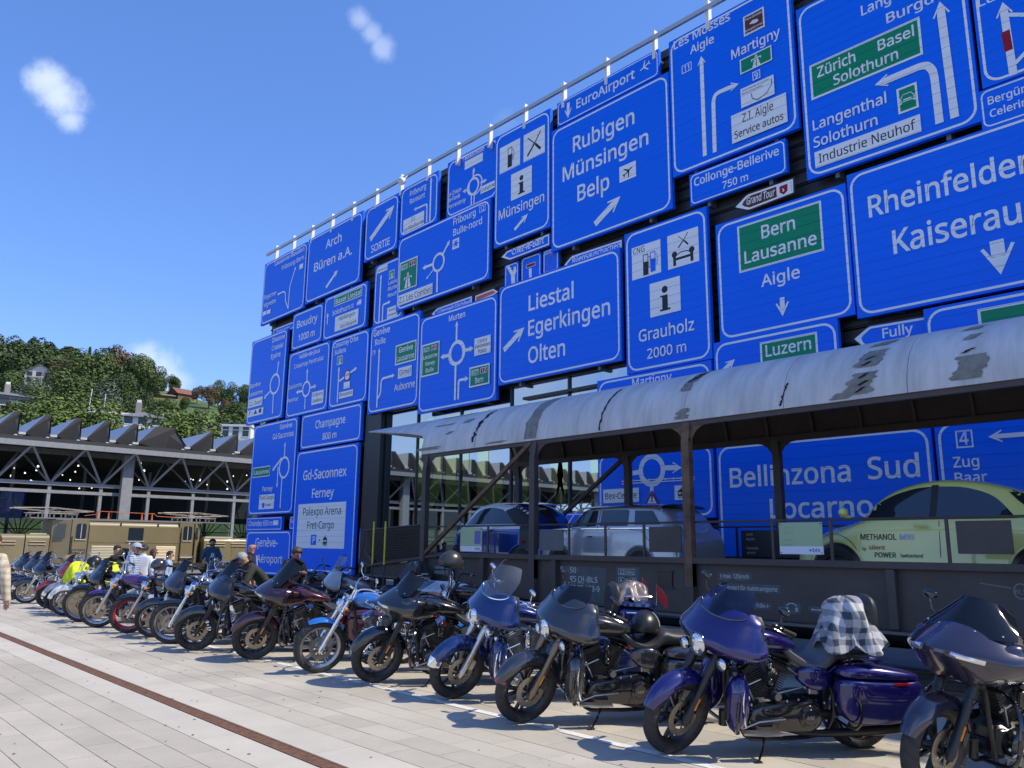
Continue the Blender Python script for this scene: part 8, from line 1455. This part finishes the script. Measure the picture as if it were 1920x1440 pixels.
for i, (pxx, yt, yb_, D, lab) in enumerate(((162, 728, 768, 150, 'thin leaning grey pole left of the pale loose tree'), (191, 738, 768, 150, 'thin white flagpole below the big grove'), (303, 776, 792, 128, 'short white pole right of the hipped villa'))):
    th = az(pxx); x, y = -D*cos(th), D*sin(th); z0 = 1.62+D*math.tan(el(pxx, yb_+8)); z1 = 1.62+D*math.tan(el(pxx, yt)); b = MB(); b.tube([(x, y, z0), (x+.1, y+.2*(i == 0), z1)], .07, 6); tag(b.build('pole', wpost, None), lab, 'pole')
# ------------------------------------------------------------------ people
skinm = mat('skin_tanned', (.42, .24, .16), rough=.55); skin2 = mat('skin_reddish', (.45, .22, .15), rough=.5); hair_d = mat('hair_dark', (.02, .015, .012), rough=.6); hair_b = mat('hair_brown', (.06, .035, .02), rough=.6); hair_g = mat('hair_grey', (.3, .29, .27), rough=.6)
def bones(J, E, R): return [(Vector(J[a]), Vector(J[b]), R[a], R[b], reg) for a, b, reg in E]
def person(loc, yaw, label, pose, cloth_, height=1.75, skin=skinm, hair=hair_d, bald=False, longhair=False, cap=None, glasses=True, extra=None):
    """pose: dict of joint overrides; x right of the body, y forward, z up, for a 1.75 m figure"""
    J = dict(pel=(0, 0, .95), sp=(0, .0, 1.12), ch=(0, .01, 1.32), nb=(0, 0, 1.46), nk=(0, .015, 1.54), hd=(0, .03, 1.64), ht=(0, .02, 1.70))
    for s_, n_ in ((1, 'r'), (-1, 'l')):
        J['sh'+n_] = (.17*s_, 0, 1.42); J['el'+n_] = (.23*s_, -.02, 1.14); J['wr'+n_] = (.24*s_, .06, .90); J['ha'+n_] = (.24*s_, .09, .82)
        J['hi'+n_] = (.09*s_, 0, .90); J['kn'+n_] = (.10*s_, .02, .50); J['an'+n_] = (.11*s_, -.02, .09); J['to'+n_] = (.13*s_, .15, .035)
    J.update({q: v for q, v in pose.items() if q != '_face'}); k = height/1.75
    R = dict(pel=.135, sp=.125, ch=.14, nb=.075, nk=.056, hd=.095, ht=.075)
    for n_ in 'rl': R.update({'sh'+n_: .068, 'el'+n_: .045, 'wr'+n_: .032, 'ha'+n_: .035, 'hi'+n_: .095, 'kn'+n_: .062, 'an'+n_: .042, 'to'+n_: .035})
    E = [('pel', 'sp', 'torso'), ('sp', 'ch', 'torso'), ('ch', 'nb', 'torso'), ('nb', 'nk', 'neck'), ('nk', 'hd', 'head'), ('hd', 'ht', 'head')]
    for n_ in 'rl': E += [('ch', 'sh'+n_, 'torso'), ('sh'+n_, 'el'+n_, 'uarm'), ('el'+n_, 'wr'+n_, 'farm'), ('wr'+n_, 'ha'+n_, 'hand'), ('pel', 'hi'+n_, 'hips'), ('hi'+n_, 'kn'+n_, 'thigh'), ('kn'+n_, 'an'+n_, 'shin'), ('an'+n_, 'to'+n_, 'foot')]
    keys = list(J); me = bpy.data.meshes.new('p'); me.from_pydata([Vector(J[q])*k for q in keys], [(keys.index(a), keys.index(b_)) for a, b_, _ in E], [])
    ob = bpy.data.objects.new('p', me); COL.objects.link(ob); md = ob.modifiers.new('s', 'SKIN'); me.skin_vertices[0].data[0].use_root = True
    for q, v in zip(keys, me.skin_vertices[0].data): r = R[q]*k; v.radius = (r*(1.22 if q in ('pel', 'sp', 'ch') else 1), r*(.82 if q in ('pel', 'sp', 'ch') else 1))
    sb = ob.modifiers.new('u', 'SUBSURF'); sb.levels = 2; dg = bpy.context.evaluated_depsgraph_get(); em = bpy.data.meshes.new_from_object(ob.evaluated_get(dg)); bpy.data.objects.remove(ob)
    root = empty('person', loc, (0, 0, yaw)); tag(root, label, 'person')
    B_ = [(Vector(J[a])*k, Vector(J[b_])*k, reg, (R[a]+R[b_])/2*k) for a, b_, reg in E]
    def reg_of(c):
        best = None
        for a, b_, reg, r in B_:
            d = b_-a; t = max(0, min(1, (c-a).dot(d)/max(1e-9, d.length_squared))); q = (c-a-d*t).length-r
            if best is None or q < best[0]: best = (q, reg)
        return best[1]
    em.materials.clear(); em.materials.append(skin); em.polygons.foreach_set('use_smooth', [True]*len(em.polygons))
    regs = [reg_of(p.center) for p in em.polygons]; em.name = 'body'; link('body', em, root)
    def garment(name, rs, m_, off, test=None):
        vid = {}; vs = []; fs = []
        for p, r in zip(em.polygons, regs):
            if r in rs and (test is None or test(p.center, r)):
                f_ = []
                for vi in p.vertices:
                    if vi not in vid: vid[vi] = len(vs); v = em.vertices[vi]; vs.append(v.co+v.normal*off+Vector((noise.noise(v.co*9)*.006, noise.noise(v.co*9+Vector((5, 0, 0)))*.006, 0)))
                    f_.append(vid[vi])
                fs.append(f_)
        if not fs: return
        b = MB(); b.add(vs, fs); b.build(name, m_, root, 180)
    for nm, rs, m_, off in cloth_: garment(nm, rs, m_, off)
    hc = Vector(J['hd'])*k; fwd = (Vector(J['ht'])-Vector(J['nk'])).normalized(); up = fwd; rt = Vector((1, 0, 0)); fr_ = up.cross(rt)*-1 if up.cross(rt).y < 0 else up.cross(rt)
    fr_ = pose.get('_face', fr_); fr_ = Vector(fr_).normalized()
    rt = fr_.cross(up).normalized(); r = .1*k
    b = MB(); b.ball(hc+fr_*r*1.0-up*r*.1, .018*k, 8, 6); b.tube([hc+fr_*r*.95+up*r*.25, hc+fr_*r*1.15-up*r*.1], [.008, .014], 6)
    for s_ in (-1, 1): b.ball(hc+rt*s_*r*.98-up*.01, .026*k, 8, 6, (.4, .8, 1))
    b.build('nose_and_ears', skin, root)
    b = MB()
    for s_ in (-1, 1): b.ball(hc+fr_*r*.90+rt*s_*.034*k+up*.018*k, .012*k, 8, 6)
    b.build('eyes', hair_d, root); b = MB(); b.tube([hc+fr_*r*.92-rt*.025*k-up*.045*k, hc+fr_*r*.98-up*.047*k, hc+fr_*r*.92+rt*.025*k-up*.045*k], .004, 5); b.build('mouth', mat('lips', (.3, .1, .08)), root)
    for n_ in 'rl':   # fingers and thumb
        w_ = Vector(J['wr'+n_])*k; h_ = Vector(J['ha'+n_])*k; d = (h_-w_).normalized(); sd = d.cross(Vector((0, 0, 1)) if abs(d.z) < .9 else Vector((0, 1, 0))).normalized(); cu = d.cross(sd); b = MB()
        for q, ln in ((-1.5, .065), (-.5, .078), (.5, .074), (1.5, .058)): a = h_+sd*q*.017*k; b.tube([a, a+d*ln*.55*k, a+d*ln*.9*k+cu*.02*k], [.0095*k, .0085*k, .006*k], 6)
        a = w_.lerp(h_, .5)+sd*.03*k; b.tube([a, a+sd*.022*k+d*.03*k, a+sd*.026*k+d*.055*k], [.011*k, .010*k, .007*k], 6); b.build('fingers', skin, root)
    if not bald:
        b = MB(); hu = .135 if longhair else .02
        def hf(u, v): 
            a = u*2*pi; t = v*(1.75 if not longhair else 2.0); face = cos(a); lim = .95 if face > .35 else 1.75
            t = min(t, lim if not longhair else (1.1 if face > .5 else 2.2)); rr = r*1.02*(1+.05*noise.noise(Vector((u*9, v*7, 1))))
            return hc+up*(.018*k)+up*cos(t)*rr*1.08+(fr_*cos(a)+rt*sin(a))*sin(t)*rr-(up*.20*max(0, t-1.5) if longhair else up*0)
        b.grid(lambda u, v: hf(v, max(.01, u)), 10, 20, .004); b.build('hair', hair, root, 80)
    if cap:
        b = MB(); b.grid(lambda u, v: hc+up*(.03*k)+up*cos(u*1.5)*r*1.12+(fr_*cos(v*2*pi)+rt*sin(v*2*pi))*sin(u*1.5)*r*1.14, 8, 18, .004); b.grid(lambda u, v: hc+up*.035*k+fr_*(r*1.05+.075*k*v*cos((u-.5)*2))+rt*((u-.5)*.15*k)-up*.012*v, 6, 4, .004); b.build('cap', cap, root, 60)
    if glasses:
        b = MB(); 
        for s_ in (-1, 1): b.tube([hc+fr_*r*1.0+rt*(.034*s_+.022*cos(a))*k+up*(.018+.016*sin(a))*k for a in [i*.785 for i in range(9)]], .003, 5); b.tube([hc+fr_*r*1.0+rt*.056*s_*k+up*.02*k, hc+rt*r*1.03*s_+up*.02*k], .003, 5)
        b.build('glasses', plastic, root)
    return root, k
SHIRT = ('torso', 'uarm'); LONG = ('torso', 'uarm', 'farm'); TR = ('hips', 'thigh', 'shin'); 
white_c = mat('white_shirt_cloth', (.62, .64, .68), rough=.85); blue_c = mat('pale_blue_cloth', (.34, .42, .60), rough=.85); teal_c = mat('dark_teal_cloth', (.015, .06, .10), rough=.85); black_c = mat('black_cloth', (.014, .014, .015), rough=.8); jean = mat('jeans', (.05, .08, .16), rough=.85, noise_amt=.2); khaki = mat('khaki_cloth', (.22, .18, .12), rough=.85); blkl = mat('black_leather_jacket', (.014, .013, .013), rough=.35)
shoe = ('shoes', ('foot',), black_c, .008)
def outfit(top, tm_, leg=jean, offs=.014): return [('shirt' if top != 'jacket' else 'jacket', LONG if top in ('long', 'jacket') else SHIRT, tm_, offs), ('trousers', TR+(() if 1 else ()), leg, .010), shoe]
def camyaw(loc, off=0): return atan2(-loc[1], -loc[0])-pi/2+radians(off)
L1 = (-15.4, 7.15, 0)
person(L1, camyaw(L1, 85), 'bald man with glasses in a black T-shirt with a lanyard, beside the Genève sign', {'wrl': (-.22, .10, .92), 'elr': (.25, -.04, 1.15)}, outfit('t', black_c, black_c), 1.66, skin2, bald=True)
b = MB(); b.tube([(-.08, .12, 1.40), (0, .155, 1.12), (.08, .12, 1.40)], .005, 5); b.bb((-.03, .15, 1.0), (.03, .16, 1.12)); o = b.build('lanyard', white_c, bpy.data.objects['person'])
L2 = (-13.55, 6.62, 0)
person(L2, camyaw(L2, -75), 'grey-haired man bending over a motorcycle and reaching down with one arm', {'sp': (0, .08, 1.06), 'ch': (0, .22, 1.20), 'nb': (0, .33, 1.28), 'nk': (0, .38, 1.33), 'hd': (0, .44, 1.39), 'ht': (0, .47, 1.44), 'shr': (.17, .30, 1.24), 'shl': (-.17, .30, 1.24), 'elr': (.24, .45, 1.02), 'wrr': (.22, .62, .88), 'har': (.22, .68, .84), 'ell': (-.26, .42, 1.0), 'wrl': (-.24, .55, .82), 'hal': (-.24, .6, .76)}, outfit('t', mat('dark_olive_cloth', (.03, .032, .025), rough=.85), black_c), 1.72, skinm, hair_g)
L3 = (-12.95, 6.8, 0)
person(L3, camyaw(L3, 40), 'brown-haired person in a black leather jacket looking down at their hands', {'nk': (0, .04, 1.53), 'hd': (0, .08, 1.61), 'ht': (0, .11, 1.66), 'elr': (.27, .06, 1.16), 'wrr': (.10, .26, 1.24), 'har': (.04, .30, 1.27), 'ell': (-.27, .06, 1.16), 'wrl': (-.10, .26, 1.22), 'hal': (-.05, .30, 1.25), '_face': (0, .85, -.5)}, outfit('jacket', blkl, black_c, .025), 1.60, skin2, hair_b, glasses=False)
L4 = (-24.9, 10.3, 0)
r4, k4 = person(L4, camyaw(L4, 5), 'bearded man in a dark teal T-shirt standing with folded hands in front of the locomotive', {'elr': (.27, .04, 1.14), 'wrr': (.10, .20, 1.0), 'har': (.03, .23, .98), 'ell': (-.27, .04, 1.14), 'wrl': (-.10, .20, .99), 'hal': (-.03, .24, .97)}, outfit('t', teal_c, black_c, .02), 1.76, skinm, hair_d, glasses=False)
b = MB(); put_text(b, 'JJ', (.045, .135, 1.24), (-1, 0, 0), (0, 0, 1), .10, .09, bold=.04); b.build('shirt_print', white_c, r4, 0)
b = MB(); b.grid(lambda u, v: (.075*cos(v*pi), .05+.075*sin(v*pi)*.9, 1.605-.055*u), 3, 10, .004); b.build('beard', hair_d, r4)
L5 = (-18.75, 6.05, 0)
person(L5, camyaw(L5, 70), 'man in a blue checked shirt and pale cap looking left', {'wrl': (-.18, .2, 1.0), 'ell': (-.25, .0, 1.14)}, outfit('t', plaid('blue_plaid', (.10, .16, .32), (.55, .60, .70), 26), jean, .018), 1.60, skin2, hair_g, cap=mat('pale_cap', (.34, .38, .46), rough=.8))
L6 = (-19.4, 6.45, 0)
person(L6, camyaw(L6, 165), 'dark-haired man in a white shirt seen from behind beside the woman', {}, outfit('long', white_c, jean, .016), 1.57, skinm, hair_d, glasses=False)
L7 = (-19.6, 6.72, 0)
person(L7, camyaw(L7, 100), 'woman with long brown hair and a white T-shirt turned to the left', {}, outfit('t', white_c, mat('grey_cloth', (.2, .2, .21), rough=.85), .014), 1.48, skinm, hair_b, longhair=True, glasses=False)
L8 = (-19.2, 6.95, 0)
person(L8, camyaw(L8, 80), 'short dark-haired man in a pale blue shirt standing alone right of the group', {'wrl': (-.2, .14, .95), 'wrr': (.2, .14, .95)}, outfit('long', blue_c, khaki, .018), 1.44, skinm, hair_d, glasses=False)
L9 = (-20.6, 6.22, 0)
r9, k9 = person(L9, camyaw(L9, 60), 'person in black raising a camera behind the man in the checked shirt', {'elr': (.30, .12, 1.40), 'wrr': (.10, .22, 1.60), 'har': (.06, .20, 1.63), 'ell': (-.30, .12, 1.38), 'wrl': (-.10, .22, 1.60), 'hal': (-.06, .20, 1.62)}, outfit('long', black_c, black_c, .018), 1.55, skinm, hair_d, glasses=False)
b = MB(); b.box((0, .2, 1.46), (.13, .06, .08), bev=.01); b.cyl((0, .2, 1.46), (0, .32, 1.46), .035, 12); b.build('held_camera', plastic, r9)
L10 = (-12.32, 2.19, 0)
r10, k10 = person(L10, camyaw(L10, 150), 'person at the left picture edge, red checked shirt tied round the waist', {'elr': (.26, -.02, 1.14), 'wrr': (.27, .03, .92), 'har': (.27, .05, .84)}, outfit('long', plaid('tan_plaid', (.35, .28, .18), (.55, .50, .40), 14), mat('light_jeans', (.25, .30, .40), rough=.85), .02), 1.72, skinm, hair_b, glasses=False)
b = MB()
b.grid(lambda u, v: ((.20+.03*sin(v*14)+.04*u)*cos(-.6+v*2.9-pi/2+pi), (.155+.03*sin(v*11+1)+.05*u)*sin(-.6+v*2.9-pi/2+pi)*1.0, .98-.50*u*(1-.25*abs(2*v-1))-.05*sin(v*9)), 12, 40, .006)
b.build('tied_shirt', plaid('red_plaid', (.50, .06, .05), (.66, .60, .56), 18), r10, 60)
